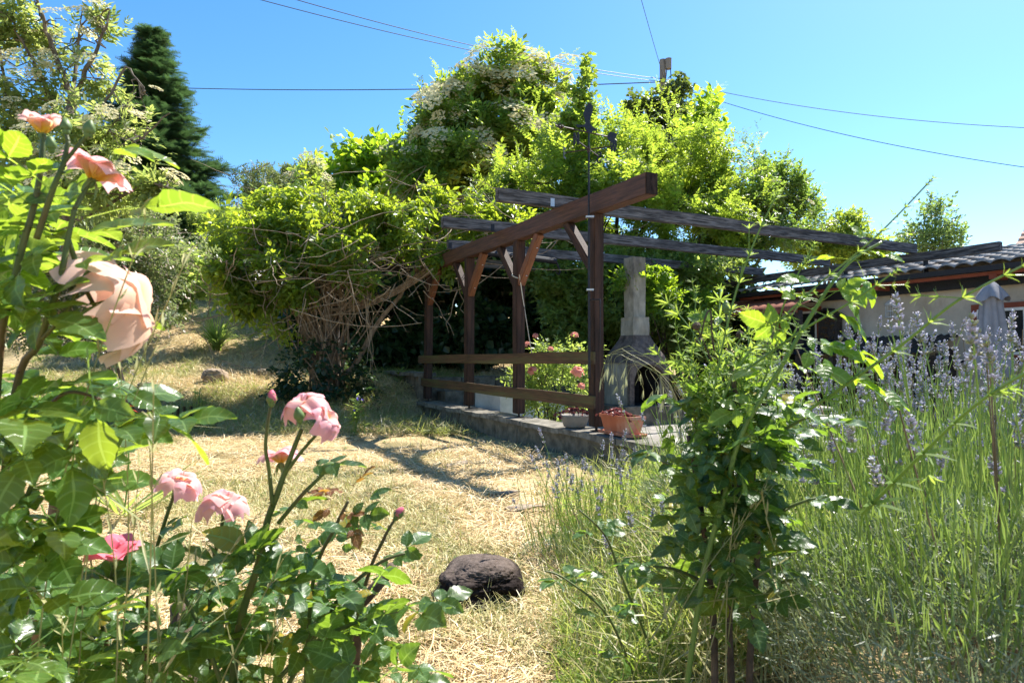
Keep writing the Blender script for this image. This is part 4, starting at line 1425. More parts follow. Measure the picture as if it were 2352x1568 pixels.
# --- tall elder in flower behind the pergola
B = g3(0.5, 17.5)
plant('elder_tree', 'tall elder crowned with cream blossom clusters behind the pergola', 'tree', B,
      [clump(1180, 220, 17.2, 110, 80), clump(1080, 290, 17, 115, 90), clump(1240, 290, 17.2, 95, 85), clump(1040, 240, 17.2, 48, 46), clump(1290, 190, 17.4, 30, 36),
       clump(1130, 390, 16.8, 150, 95), clump(990, 330, 17, 54, 46), clump(1020, 420, 16.6, 120, 70), clump(1200, 165, 17.2, 56, 34), clump(1310, 330, 17.4, 60, 60)],
      6200, T_ELDER, 0.44, LF['elder'], M['bark'], 0.13, thr=-0.25, blossoms=170, bsize=0.66, bfilter=lambda p: (p[:, 2] - 6.3) * 0.25 - (p[:, 1] - 17) * .35, k=0, shoots=70, shootL=.7)
# --- bright hazel between elder and vine
B = g3(-4.3, 19.5)
plant('hazel_bush', 'bright green round leaved hazel beside the flowering elder', 'shrub', B,
      [clump(850, 395, 19, 95, 70), clump(930, 370, 19.2, 70, 62), clump(800, 400, 19.2, 60, 42), clump(890, 460, 19, 120, 55)],
      2000, T_HAZEL, 0.42, LF['hazel'], M['bark'], 0.05, thr=-0.4, k=1, shoots=30, shootL=.5)
# --- olive shrub and small elder sprig on the skyline
B = g3(-7.2, 22)
plant('upright_shrub', 'olive green shrub with fine upright twigs on the skyline beside the hazel', 'shrub', B,
      [clump(640, 440, 22, 70, 50), clump(600, 470, 22, 40, 34), clump(690, 430, 22, 42, 46), clump(660, 405, 22, 26, 24)],
      1500, T_UPR, 0.44, LF['olive'], M['bark'], 0.04, thr=-0.4, up=1.3, outw=.4, k=2)
B = g3(-4.6, 16)
plant('elder_sprig', 'slender elder shoot with cream umbels poking up beside the olive shrub', 'shrub', B,
      [clump(712, 400, 15.5, 26, 38), clump(706, 440, 15.5, 46, 30)], 240, T_ELDER, 0.30, LF['elder_pale'], M['bark'], 0.02, thr=-9, blossoms=9, bsize=.42, k=3)
# --- yellow green acacia-like mass above the pergola and barbecue
B = g3(2.2, 14.5)
plant('false_acacia', 'broad yellow green tree with small feathery leaflets rising over the rafters', 'tree', B,
      [clump(1250, 420, 13.2, 150, 80), clump(1420, 400, 13.4, 150, 100), clump(1560, 380, 13.6, 130, 95), clump(1480, 480, 13.2, 190, 70),
       clump(1350, 480, 13, 150, 60), clump(1620, 480, 13.4, 120, 90), clump(1150, 470, 13, 80, 50), clump(1540, 330, 14, 70, 60),
       clump(1470, 560, 13, 130, 60), clump(1600, 590, 13, 90, 80), clump(1260, 540, 13.2, 120, 60)],
      9000, T_ACACIA, 0.36, LF['acacia'], M['bark_dark'], 0.12, thr=-0.22, f=1.7, k=1, droop=0.15, twig=9, shoots=150, shootL=.7)
B = g3(4.6, 15)
plant('robinia', 'olive green tree with white specked foliage sloping down to the bungalow roof', 'tree', B,
      [clump(1700, 420, 14.6, 95, 90), clump(1780, 450, 14.6, 80, 70), clump(1730, 520, 14.4, 130, 70), clump(1830, 510, 14.6, 50, 60), clump(1650, 360, 14.6, 60, 50), clump(1690, 590, 14.4, 90, 60)],
      3800, T_SMALL, 0.38, LF['robinia'], M['bark_dark'], 0.10, thr=-0.3, f=1.7, k=2, blossoms=46, bsize=0.2, shoots=60, shootL=.6)
# --- low understorey behind the barbecue
B = g3(2.2, 13.2)
plant('understorey_shrub', 'shaded green shrub with bare arching stems right behind the barbecue chimney', 'shrub', B,
      [clump(1420, 680, 12.6, 110, 110), clump(1560, 700, 12.4, 90, 110), clump(1300, 700, 12.6, 90, 100), clump(1560, 620, 12.2, 90, 50), clump(1250, 640, 12.6, 70, 80)],
      4200, T_PEAR, 0.34, LF['hedge'], M['bark'], 0.05, thr=-0.45, f=1.6, k=3, nstem=4, twig=12)
B = g3(3.5, 13.6)
plant('leafy_sapling', 'slim leafy sapling hanging over the blue water barrel', 'tree', B,
      [clump(1580, 720, 12, 60, 50), clump(1530, 650, 12, 50, 70), clump(1620, 670, 12.2, 45, 60), clump(1500, 615, 10.9, 40, 30), clump(1440, 640, 10.6, 30, 22), clump(1520, 680, 10.9, 36, 40)], 1300, T_ACACIA, 0.26, LF['hazel'], M['bark_dark'], 0.035, thr=-0.6, k=0, nstem=3)
# --- dark hedge bank in deep shade
B = g3(-1.8, 15.2)
plant('dark_hedge', 'dense dark ivy covered hedge in deep shade beyond the grass terrace', 'hedge', B,
      [clump(850, 720, 13.8, 110, 120, 60), clump(1000, 710, 13.8, 120, 130, 60), clump(1000, 600, 14.4, 150, 90, 60), clump(1150, 620, 14.4, 120, 90, 60), clump(1130, 720, 13.6, 110, 120, 60), clump(760, 710, 13.8, 90, 110, 60), clump(890, 745, 13.2, 90, 80, 40), clump(1050, 755, 13.2, 90, 70, 40), clump(1160, 740, 13.2, 80, 80, 40), clump(930, 600, 15, 160, 80, 70), clump(1250, 720, 14.2, 110, 100, 50),
       clump(820, 580, 15, 120, 80, 70), clump(1380, 740, 14, 110, 90, 50), clump(1500, 760, 14, 110, 90, 50), clump(1640, 760, 14.4, 120, 90, 50)],
      13000, T_HAZEL, 0.36, LF['dark_ivy'], M['bark_dark'], 0.06, thr=-1.2, shell=0.45, k=2, twig=3, nstem=3)
# --- maple saplings
B = g3(1.9, 14)
plant('maple_sapling', 'slender maple shoot with light leaves standing up behind the weathervane', 'tree', B,
      [clump(1345, 170, 13, 16, 36), clump(1338, 220, 13, 26, 34), clump(1320, 280, 13, 36, 40), clump(1350, 290, 13, 30, 36)], 300, T_MAPLE, 0.30, LF['maple_light'], M['bark_dark'], 0.03, thr=-9, k=1, shell=.1, up=.8)
B = g3(4.6, 18)
plant('maple_tree', 'olive brown maple with drooping leaves wrapped round the utility pole', 'tree', B,
      [clump(1530, 235, 17.5, 42, 50), clump(1500, 260, 17.5, 36, 40), clump(1562, 195, 17.5, 22, 34), clump(1575, 270, 17.5, 36, 40), clump(1530, 320, 17.5, 50, 50), clump(1456, 245, 17.5, 24, 36), clump(1462, 275, 17.5, 16, 26)],
      900, T_MAPLE, 0.42, LF['maple'], M['bark_dark'], 0.06, thr=-0.9, k=2, shell=.2, droop=.7)
B = g3(5.4, 16.4)
plant('poplar_shoots', 'thin light green shoots with round leaves reaching into the sky beside the maple', 'tree', B,
      [clump(1625, 250, 16, 26, 46), clump(1600, 320, 16, 46, 46), clump(1650, 300, 16, 22, 30), clump(1580, 360, 16, 60, 40)], 420, T_HAZEL, 0.32, LF['hazel'], M['bark_dark'], 0.03, thr=-.5, k=3, shell=.2, up=.8)
# --- trees beyond the bungalow
B = g3(11, 24)
plant('round_tree', 'distant rounded dark green tree behind the ends of the rafters', 'tree', B,
      [clump(1900, 520, 23, 70, 50), clump(1930, 550, 23, 60, 50), clump(1870, 560, 23, 60, 50), clump(1990, 590, 23, 60, 40)], 2000, T_SMALL, 0.55, LF['elder'], M['bark'], 0.12, thr=-.7, k=0)
B = g3(11.5, 17)
plant('pear_tree', 'young airy pear tree with sparse pale leaves above the bungalow roof', 'tree', B,
      [clump(2140, 520, 16.5, 60, 46), clump(2110, 550, 16.5, 44, 34), clump(2180, 545, 16.5, 36, 46), clump(2145, 480, 16.5, 24, 30), clump(2150, 570, 16.5, 60, 30)],
      420, T_PEAR, 0.36, LF['pear'], M['bark'], 0.06, thr=-.4, k=1, shell=.25, up=1.0, twig=9)

# --- spruce
def spruce():
    top = P(350, 70, 21)
    base = g3(top[0], 21.0)
    o = thing('spruce_tree', base, 'tall dark blue green spruce standing on the slope', 'tree')
    H = top[2] - base[2]
    wb = MB()
    wb.tube([base, base + np.array([0, 0, H * .5]), top], [0.2, 0.12, 0.015], 8)
    pos, dirs, sz = [], [], []
    z = 0.06
    while z < 0.995:
        rad = (3.0 * (1 - z) ** 0.92) * (1 + .22 * math.sin(z * 40)) + 0.12
        nb = int(11 + 9 * (1 - z))
        for i in range(nb):
            a = rng.random() * 6.283
            L = rad * rng.uniform(.5, 1.28) * (1 + 0.12 * math.cos(a - 0.3))
            h = base + np.array([0, 0, H * z + rng.uniform(-.1, .1)])
            tip = np.array([math.cos(a) * L, math.sin(a) * L, -0.10 * L + 0.05 + (0.35 * L if z > .93 else 0)])
            t = np.linspace(0, 1, 5)[:, None]
            pth = h + tip * t + np.array([0, 0, 1.0]) * (0.16 * L * (t ** 2 - t))
            wb.tube(pth, np.linspace(.025, .006, 5), 4, False)
            ns = int(8 + 20 * L / 2.0)
            for s in range(ns):
                tt = rng.uniform(.15, 1.0)
                q = h + tip * tt + np.array([0, 0, 0.16 * L * (tt * tt - tt)])
                sd = rng.choice([-1, 1])
                side = np.array([-math.sin(a), math.cos(a), 0]) * sd
                dv = np.array([math.cos(a), math.sin(a), 0]) * .9 + side * rng.uniform(0.1, 1.1) + np.array([0, 0, rng.uniform(-.25, .6)])
                pos.append(q); dirs.append(dv); sz.append(rng.uniform(.30, .58) * (1.1 - .35 * z))
        z += rng.uniform(.012, .022)
    pos, dirs, sz = np.array(pos), np.array(dirs), np.array(sz)
    mb = MB()
    scatter_mix(mb, T_NEEDLE, frames(dirs, np.array([0, 0, 1.0]) + rng.normal(0, .3, pos.shape)), sz, pos)
    mb.build('crown', LF['spruce'], o)
    wb.build('trunk', M['bark_dark'], o)
spruce()

# --- open elder on the left with visible limbs
def left_elder():
    fork = P(158, 230, 7.2)
    base = g3(P(152, 600, 7.2)[0], 7.2)
    cl = [clump(30, 40, 7.0, 60, 44), clump(185, 90, 7.2, 58, 66), clump(20, 190, 7, 60, 66), clump(100, 90, 7.4, 40, 40), clump(235, 190, 7.2, 40, 40), clump(110, 180, 7.2, 60, 80),
          clump(225, 60, 7.2, 24, 40), clump(310, 230, 7, 34, 28), clump(50, 320, 7.2, 80, 70), clump(210, 320, 7, 90, 60), clump(300, 330, 6.8, 70, 60), clump(240, 430, 6.8, 90, 60), clump(360, 430, 6.8, 46, 40), clump(-10, 110, 7, 40, 60), clump(110, 420, 7.2, 100, 70)]
    o = plant('elder_tree', 'open elder with grey limbs showing through pale sparse leaves and cream flowers', 'tree', base, cl, 1750, T_ELDER, 0.20, LF['elder_pale'], M['bark'],
              0.07, thr=0.1, f=4.5, shell=0.15, lump=.5, shoots=30, shootL=.3, blossoms=120, bsize=0.22, bfilter=lambda p: rng.normal(0, .6, len(p)), k=3, limbs=False)
    wb = MB()
    def limb(pts, r0, r1):
        q = np.array([P(*a) for a in pts])
        t = np.linspace(0, len(q) - 1, 4 * len(q))
        ii = np.clip(t.astype(int), 0, len(q) - 2)
        fr = (t - ii)[:, None]
        pp = q[ii] * (1 - fr) + q[ii + 1] * fr
        pp[1:-1] += rng.normal(0, .008, (len(pp) - 2, 3))
        wb.tube(pp, np.linspace(r0, r1, len(pp)), 7)
        return pp
    bpx = [(152, 620, 7.2), (156, 420, 7.2), (160, 300, 7.2), (165, 230, 7.2)]
    allp = [limb(bpx, .07, .05)]
    for pts, r in ((((165, 230, 7.2), (140, 160, 7.15), (110, 80, 7.1), (85, 0, 7.0), (70, -60, 7)), .04), (((165, 235, 7.2), (195, 170, 7.1), (220, 120, 7.1), (245, 60, 7.0), (250, 20, 7)), .032),
                   (((165, 230, 7.2), (175, 150, 7.3), (180, 90, 7.3), (190, 20, 7.3)), .026), (((140, 300, 7.2), (100, 190, 7.1), (60, 110, 7), (20, 40, 6.9)), .03), (((120, 420, 7.2), (40, 280, 7.2), (10, 180, 7.1), (-10, 60, 7)), .035),
                   (((160, 300, 7.2), (230, 250, 7), (290, 150, 7), (330, 200, 6.9)), .022), (((155, 480, 7.2), (240, 400, 6.9), (310, 330, 6.8), (390, 260, 6.7)), .026), (((155, 520, 7.2), (250, 470, 6.8), (340, 420, 6.7), (410, 440, 6.6)), .022),
                   (((150, 470, 7.2), (210, 350, 7), (270, 280, 6.9), (300, 230, 6.8)), .02)):
        allp.append(limb(pts, r, .006))
    for (c, r) in cl:
        for _ in range(14):
            e = c + nrm(rng.normal(0, 1, 3)) * r * rng.uniform(.5, 1)
            src = np.concatenate(allp)
            s = src[np.argmin(np.linalg.norm(src - e, axis=1) + rng.uniform(0, .3, len(src)))]
            if np.linalg.norm(s - e) > 1.2: continue
            pth = s + (e - s) * np.linspace(0, 1, 5)[:, None] + rng.normal(0, .02, (5, 3))
            pth[0] = s
            wb.tube(pth, np.linspace(.010, .003, 5), 5)
    wb.build('trunk', M['bark'], o)
left_elder()

# --- shrubs along the left
plant('spiraea_bush', 'large arching spiraea with faded pinkish flower clusters on its small dull leaves', 'shrub', g3(-5.0, 8.6),
      [clump(260, 560, 8.2, 150, 90), clump(150, 600, 8, 160, 110), clump(330, 620, 8.4, 80, 90), clump(60, 680, 7.8, 140, 130), clump(300, 690, 8.4, 80, 70), clump(200, 740, 7.8, 130, 80), clump(-20, 560, 8, 120, 120), clump(280, 500, 8.4, 90, 40)],
      6500, T_SMALL, 0.20, LF['spiraea'], M['bark'], 0.04, thr=-0.5, f=2, k=0, nstem=4, outw=1.0, droop=.25)
plant('garden_hedge', 'long light green hedge with upright shoots along the top of the grass slope', 'hedge', g3(-7.5, 19.5),
      [clump(420, 545, 19, 80, 62, 60), clump(500, 530, 19.4, 70, 50, 60), clump(350, 560, 18.6, 90, 70, 60), clump(570, 535, 19.6, 60, 50, 60), clump(460, 590, 18.8, 80, 60, 50), clump(640, 540, 19.6, 70, 60, 60), clump(260, 560, 18, 100, 70, 60)],
      5200, T_UPR, 0.36, LF['hedge'], M['bark'], 0.04, thr=-0.9, k=1, up=1.2, outw=.5, limbs=False)
plant('bramble_bush', 'bright green bramble beside the mown grass path', 'shrub', g3(-6.6, 13.5),
      [clump(400, 640, 14, 66, 46), clump(380, 690, 13.6, 46, 40), clump(420, 600, 15, 70, 40), clump(330, 640, 13.4, 60, 50)],
      1500, T_HAZEL, 0.25, LF['hedge'], M['bark'], 0.03, thr=-0.6, k=2, limbs=False)
plant('catmint_mound', 'grey green rounded catmint mound at the edge of the path', 'plant', g3(-6.9, 12.7),
      [clump(368, 717, 12.7, 34, 26)], 420, T_SMALL, 0.16, LF['lav_grey'], M['woody'], 0.01, thr=-9, k=2, limbs=False, crown_name='foliage')

def strap_plant(name, label, c, n, L, w, leaf, spread=0.9, cat='plant'):
    o = thing(name, c, label, cat)
    V, F = [], []
    k = 0
    mb = MB()
    for _ in range(n):
        a = rng.random() * 6.283
        l = L * rng.uniform(.6, 1.1)
        t = np.linspace(0, 1, 6)
        sp = spread * rng.uniform(.3, 1)
        r_ = l * sp * t ** 1.2
        z = l * (t * (1.1 - sp * .3) - 0.75 * sp * t ** 2.2)
        ctr = np.array(c) + np.stack([np.cos(a) * r_, np.sin(a) * r_, z], 1) + rng.normal(0, .03, 3) * np.array([1, 1, 0])
        wd = w * (1 - t ** 2) + .001
        sd = np.array([-math.sin(a), math.cos(a), 0])
        v = np.concatenate([ctr - sd * wd[:, None], ctr + sd * wd[:, None]])
        i = np.arange(5)
        mb.add(v, np.stack([i, i + 1, i + 7, i + 6], 1))
    mb.build('leaves', leaf, o)
    return o
strap_plant('daylily_clump', 'arching strap leaved daylily clump at the foot of the hedge', g3(P(500, 690, 14)[0], 14, 0), 130, 1.15, .018, LF['hedge'])

# --- vine over the far end of the pergola
def vine():
    base = g3(P(745, 905, 10.6)[0], 10.6)
    o = thing('climbing_vine', base, 'huge tangled climbing vine with bare hanging stems draped over the far end of the pergola', 'vine')
    cl = [clump(620, 540, 10.6, 110, 60), clump(740, 500, 10.8, 120, 54), clump(860, 500, 10.8, 120, 50), clump(960, 510, 10.6, 100, 54), clump(1040, 500, 10.4, 70, 46), clump(560, 590, 10.4, 66, 50), clump(640, 630, 10.4, 74, 50),
          clump(1030, 590, 10.3, 50, 34), clump(530, 620, 10.2, 56, 46), clump(560, 690, 10.2, 40, 40), clump(640, 710, 10.1, 46, 40), clump(690, 590, 10.0, 66, 40), clump(900, 600, 10.1, 60, 30), clump(700, 660, 10.0, 44, 40), clump(820, 630, 10.0, 56, 36), clump(800, 560, 10.0, 60, 30), clump(980, 470, 11, 70, 34), clump(690, 470, 11.4, 110, 34), clump(1130, 500, 11, 70, 30), clump(860, 560, 10.6, 90, 30), clump(590, 680, 10.2, 36, 40), clump(1200, 510, 11, 60, 22)]
    p, d, C = crown_pts(cl, 7200, -0.12, 3.2, 0.4, 1, .5)
    keep = ~((p[:, 2] < 2.55) & (rng.random(len(p)) < 0.4) & (p[:, 0] > -3.6))
    p, d = p[keep], d[keep]
    n = len(p)
    dirs = d * .6 + rng.normal(0, .6, (n, 3)) + np.array([0, 0, -.35])
    fr = frames(dirs, np.array([0, 0, 1.0]) + rng.normal(0, .5, (n, 3)) + d * .3)
    S = 0.25 * rng.uniform(.6, 1.25, n)
    mb = MB()
    scatter_mix(mb, T_VINE, fr, S, p - fr[:, :, 0] * (S * .5)[:, None])
    mb.build('foliage', LF['vine'], o)
    wb = MB()
    cc = [c for c, _ in cl]
    for i in range(62):
        a = rng.random() * 6.283
        r_ = 0.32 * math.sqrt(rng.random())
        b0 = base + np.array([math.cos(a) * r_, math.sin(a) * r_, -.05])
        top = base + np.array([rng.normal(0, .28), rng.normal(0, .28), rng.uniform(1.2, 1.9)])
        e = cc[rng.integers(0, len(cc))] + rng.normal(0, .35, 3)
        t = np.linspace(0, 1, 7)[:, None]
        p1 = b0 + (top - b0) * t + np.stack([np.sin(t[:, 0] * 6 + i) * .08, np.cos(t[:, 0] * 5 + i) * .08, 0 * t[:, 0]], 1) + rng.normal(0, .025, (7, 3))
        t2 = np.linspace(0, 1, 8)[1:, None]
        p2 = top + (e - top) * t2 + np.array([0, 0, .25]) * np.sin(t2 * 3.14) + rng.normal(0, .03, (7, 3))
        wb.tube(np.concatenate([p1, p2]), np.linspace(rng.uniform(.009, .024), .004, 14), 5, False)
    tw = MB()
    for i in range(330):                       # tangle under the leaves and hanging ends
        c0 = cc[rng.integers(0, len(cc))]
        s = c0 + rng.normal(0, 1, 3) * np.array([.6, .45, .26]) + np.array([0, -.12, -.08])
        e = s + rng.normal(0, 1, 3) * np.array([.7, .4, .28]) + np.array([0, 0, -.12])
        t = np.linspace(0, 1, 7)[:, None]
        sag = rng.uniform(-.25, .12)
        tw.tube(s + (e - s) * t + np.array([0, 0, sag]) * np.sin(t * 3.14) + rng.normal(0, .012, (7, 3)), np.linspace(.008, .003, 7), 5, False)
    for i in range(80):
        near = rng.random() < .6
        s = P(rng.uniform(640, 850) if near else rng.uniform(560, 1060), rng.uniform(560, 680), rng.uniform(10.0, 10.8))
        e = s + np.array([rng.normal(0, .25), rng.normal(0, .15), -rng.uniform(.25, 1.7 if near else .8)])
        t = np.linspace(0, 1, 6)[:, None]
        tw.tube(s + (e - s) * t + rng.normal(0, .03, (6, 3)), np.linspace(.008, .003, 6), 5, False)
    for i in range(6):                         # old trunks
        b0 = base + np.array([rng.normal(0, .2), rng.normal(0, .15), -.05])
        e = base + np.array([rng.normal(0, .5), rng.normal(0, .3), rng.uniform(1.7, 2.3)])
        t = np.linspace(0, 1, 9)[:, None]
        wb.tube(b0 + (e - b0) * t + rng.normal(0, .03, (9, 3)), np.linspace(.055, .028, 9), 8, False)
    for i in range(3):                         # thick arching limbs towards the post
        t = np.linspace(0, 1, 9)
        s, e = P(760, 700 + 12 * i, 10.5), P(1010, 590 + 10 * i, 10.7)
        wb.tube(s + (e - s) * t[:, None] + np.array([0, 0, -.22 + .04 * i]) * np.sin(t * 3.14)[:, None], np.linspace(.03, .02, 9), 7, False)
    wb.build('stems', M['vine_bark'], o)
    tw.build('twigs', M['vine_twig'], o)
    # ivy skirt at the foot
    iv = MB()
    n = 520
    a = rng.random(n) * 6.283
    r_ = rng.uniform(.25, .7, n)
    h = rng.random(n) ** 1.6 * 0.9
    pos = base + np.stack([np.cos(a) * r_ * (1.3 - .5 * h), np.sin(a) * r_, h], 1)
    fr = frames(np.stack([np.cos(a), np.sin(a), -.3 + 0 * a], 1) + rng.normal(0, .5, (n, 3)))
    scatter_mix(iv, T_HAZEL, fr, 0.17 * rng.uniform(.6, 1.2, n), pos)
    tag(iv.build('ivy', LF['dark_ivy']), 'dark ivy creeping round the foot of the tangled vine', 'ivy')
vine()
# beam and post carrying the vine's left side
def arbour():
    c = P(760, 640, 11.2)
    a = thing('vine_arbour', (c[0], c[1], .5), 'dark wooden posts and bars hidden under the tangled vine', 'arbour')
    for dx in (0.1,):
        g = g3(c[0] + dx, c[1])
        board('post', 2.1, .10, .10, M['wood_dark'], a, (g[0], g[1], g[2] + 1.0), 0, -R(90), .006, 0, 0, 3)
    board('crossbar', 3.4, .07, .11, M['wood_dark'], a, (c[0] + .1, c[1] - .1, 2.62), .12, 0, .006, .004, 0, 5)
arbour()

# --- coral rose behind the rails
def coral_rose():
    base = UV(0.75, 2.1, 0.0)
    o = thing('rose_bush', base, 'coral flowered rose bush behind the pergola rails', 'rose bush', None)
    c = base
    cl = [(c + np.array([0, 0, .62]), np.array([.50, .42, .36])), (c + np.array([.25, -.1, 1.05]), np.array([.30, .25, .22])), (c + np.array([-.35, 0, .72]), np.array([.25, .25, .25])), (c + np.array([-.08, 0, 1.1]), np.array([.12, .12, .16]))]
    p, d, C = crown_pts(cl, 900, -.7, 3, .4, 2)
    fr = frames(d + rng.normal(0, .5, p.shape), np.array([0, 0, 1.0]) + rng.normal(0, .4, p.shape))
    mb = MB()
    scatter_mix(mb, T_PEAR, fr, rng.uniform(.11, .19, len(p)), p)
    mb.build('foliage', LF['hedge'], o)
    wb = MB()
    for i in range(9):
        e = cl[i % 4][0] + rng.normal(0, .15, 3)
        s = c + rng.normal(0, .07, 3) * np.array([1, 1, 0])
        t = np.linspace(0, 1, 6)[:, None]
        wb.tube(s + (e - s) * t + rng.normal(0, .02, (6, 3)), np.linspace(.014, .005, 6), 6)
    wb.build('canes', M['woody'], o)
    return o, cl
CORAL = coral_rose()

# --- leafy border plants
def border_plant(name, label, x, y, n, H, flowers=0):
    b = g3(x, y)
    o = thing(name, b, label, 'plant')
    sb, lb, fb = MB(), MB(), MB()
    for i in range(n):
        a = rng.random() * 6.283
        h = H * rng.uniform(.6, 1.05)
        top = b + np.array([math.cos(a) * .14 * h / .4 * rng.random(), math.sin(a) * .12 * rng.random(), h])
        bb = b + rng.normal(0, .05, 3) * np.array([1, 1, 0])
        t = np.linspace(0, 1, 4)[:, None]
        path = bb + (top - bb) * t
        sb.tube(path, .005, 5)
        m = 9
        tt = rng.random(m)[:, None]
        pos = bb + (top - bb) * tt
        dr = np.stack([np.cos(q := rng.random(m) * 6.283), np.sin(q), rng.uniform(.0, .8, m)], 1)
        lb.scatter(t_leaf(1, .24, .15, .25), frames(dr), rng.uniform(.09, .19, m), pos)
        if i < flowers:
            k = 26
            dr = nrm(rng.normal(0, 1, (k, 3)) + np.array([0, 0, .6]))
            fb.scatter(t_leaf(1, .3, 0, 0), frames(dr), rng.uniform(.02, .034, k), np.tile(top, (k, 1)))
    sb.build('stems', M['green_stem'], o)
    lb.build('leaves', LF['hedge'], o)
    if flowers:
        fb.build('flowers', LF['blue'], o)
    return o
q = P(820, 990, 8.3)
border_plant('knapweed', 'knapweed with two violet blue flowers in front of the vine foot', q[0], 8.3, 9, .52, 3)
q = P(445, 970, 8.7)
border_plant('border_perennial', 'tall leafy perennial without flowers by the little picket edging', q[0], 8.8, 12, .62)
q = P(925, 830, 11.8)
border_plant('hellebore_clump', 'dark leafy clump on the grass just in front of the terrace wall', q[0], 11.6, 7, .30)

# --- picket edging, stones, clod, slabs
def small_things():
    a = P(290, 960, 9.0)
    o = thing('picket_edging', g3(a[0], 9.0), 'short weathered picket edging in the shade of the bank', 'edging')
    for i in range(15):
        x = a[0] + i * .085
        g = g3(x, 9.0 + .01 * i)
        board('picket', .30 * rng.uniform(.93, 1.05), .06, .018, M['wood_rail'], o, (x, 9.0 + .01 * i, g[2] + .13), 0, -R(90 + rng.uniform(-3, 3)), .004, 0, 0, 1)
    mb = MB()
    mb.box((a[0] + .6, 9.09, g3(a[0] + .6, 9.1)[2] + .13), (1.3, .02, .03), Matrix.Rotation(.01, 3, 'Z'))
    mb.build('bar', M['wood_rail'], o)
    def stone(name, label, px, py, d, s, mat, seed, amp=.10, fr=3.0, fl=0.0):
        bm = bmesh.new()
        bmesh.ops.create_icosphere(bm, subdivisions=5, radius=1)
        v = np.array([x.co[:] for x in bm.verts])
        f = np.array([[y.index for y in x.verts] for x in bm.faces])
        bm.free()
        n1 = noise(v + seed * 3, fr * .5, seed % 4) * amp + noise(v + seed, fr * 1.7, (seed + 1) % 4) * amp * .45 + noise(v, fr * 6, 2) * amp * .2
        v = np.sign(v) * np.abs(v) ** .72 * (1 + n1)[:, None]
        q = P(px, py, d)
        g = g3(q[0], d)
        mb = MB()
        mb.add(v * np.array(s) + g + np.array([0, 0, s[2] * .62]), f)
        tag(mb.build(name, mat, None, True), label, 'stone')
        return g
    stone('field_stone', 'blocky brown stone lying on the sunlit slope left of the vine'.replace(' left of', ' near'), 492, 840, 11.3, (.20, .16, .13), M['field_stone'], 1)
    stone('field_stone', 'small grey brick stone at the edge of the vine shade', 603, 808, 11.9, (.10, .08, .07), M['stone'], 2)
    stone('field_stone', 'low pale stone half sunk in the grass beside the spiraea', 336, 845, 10.9, (.13, .10, .07), M['stone'], 3)
    for i, (px, py, d, sx, sy, lab) in enumerate(((1005, 1040, 7.0, .30, .15, 'flat paving stone in the shaded grass strip closest to the garden wall'), (1050, 1082, 6.1, .17, .10, 'small flat stone beside the dark beam shadow'),
                                               (1145, 1165, 4.6, .17, .07, 'narrow edging stone where the beam shadow ends'), (1215, 1205, 4.1, .20, .07, 'pale edging stone sunk in the straw nearest to the weeds'), (955, 975, 8.9, .22, .12, 'flat stone on the dark path between vine and wall'))):
        q = P(px, py, d)
        g = g3(q[0], d)
        mb = MB()
        rough_block(mb, g + np.array([0, 0, -.008]), (sx * 1.5, sy * 1.7, .05), .5 + i, .016)
        tag(mb.build('edging_stone', M['field_stone']), lab, 'stone')
small_things()

def soil_clod():
    q = P(1105, 1320, 2.75)
    g = g3(q[0], 2.78)
    bm = bmesh.new()
    bmesh.ops.create_icosphere(bm, subdivisions=6, radius=1)
    v = np.array([x.co[:] for x in bm.verts])
    f = np.array([[y.index for y in x.verts] for x in bm.faces])
    bm.free()
    n1 = noise(v, 1.3, 0) * .08 + noise(v, 3.2, 1) * .06 + noise(v @ np.array([[.6, .5, -.6], [-.7, .7, 0], [.4, .5, .8]]), 8, 2) * .02 + rng.normal(0, .012, len(v))
    rough = sstep(.2, -.5, v[:, 1])            # torn front
    v = np.sign(v) * np.abs(v) ** .78
    v = v * (1 + n1 * (.35 + 1.0 * rough))[:, None]
    mb = MB()
    mb.add(v * np.array([.175, .18, .088]) + g + np.array([0, 0, .048]), f)
    m, nt, b = newmat('pale_topped_peat')
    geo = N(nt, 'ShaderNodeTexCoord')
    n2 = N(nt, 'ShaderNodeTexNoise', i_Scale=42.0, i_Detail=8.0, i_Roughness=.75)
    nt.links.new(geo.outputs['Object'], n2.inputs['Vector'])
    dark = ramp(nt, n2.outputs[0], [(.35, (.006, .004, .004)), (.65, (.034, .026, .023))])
    dry = ramp(nt, n2.outputs[0], [(.35, (.06, .045, .036)), (.65, (.15, .118, .10))])  # paler brown for the top of the clod, blended in by height
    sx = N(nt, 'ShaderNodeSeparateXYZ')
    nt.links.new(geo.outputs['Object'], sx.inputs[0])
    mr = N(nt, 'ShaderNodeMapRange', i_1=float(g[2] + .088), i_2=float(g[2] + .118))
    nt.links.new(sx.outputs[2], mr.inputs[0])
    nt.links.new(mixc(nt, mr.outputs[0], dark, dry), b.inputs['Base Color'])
    b.inputs['Roughness'].default_value = 1
    b.inputs['Specular IOR Level'].default_value = .1
    bp = N(nt, 'ShaderNodeBump', i_Strength=.9, i_Distance=.01)
    nt.links.new(n2.outputs[0], bp.inputs['Height'])
    nt.links.new(bp.outputs[0], b.inputs['Normal'])
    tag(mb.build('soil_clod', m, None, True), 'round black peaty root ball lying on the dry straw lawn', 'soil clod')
soil_clod()

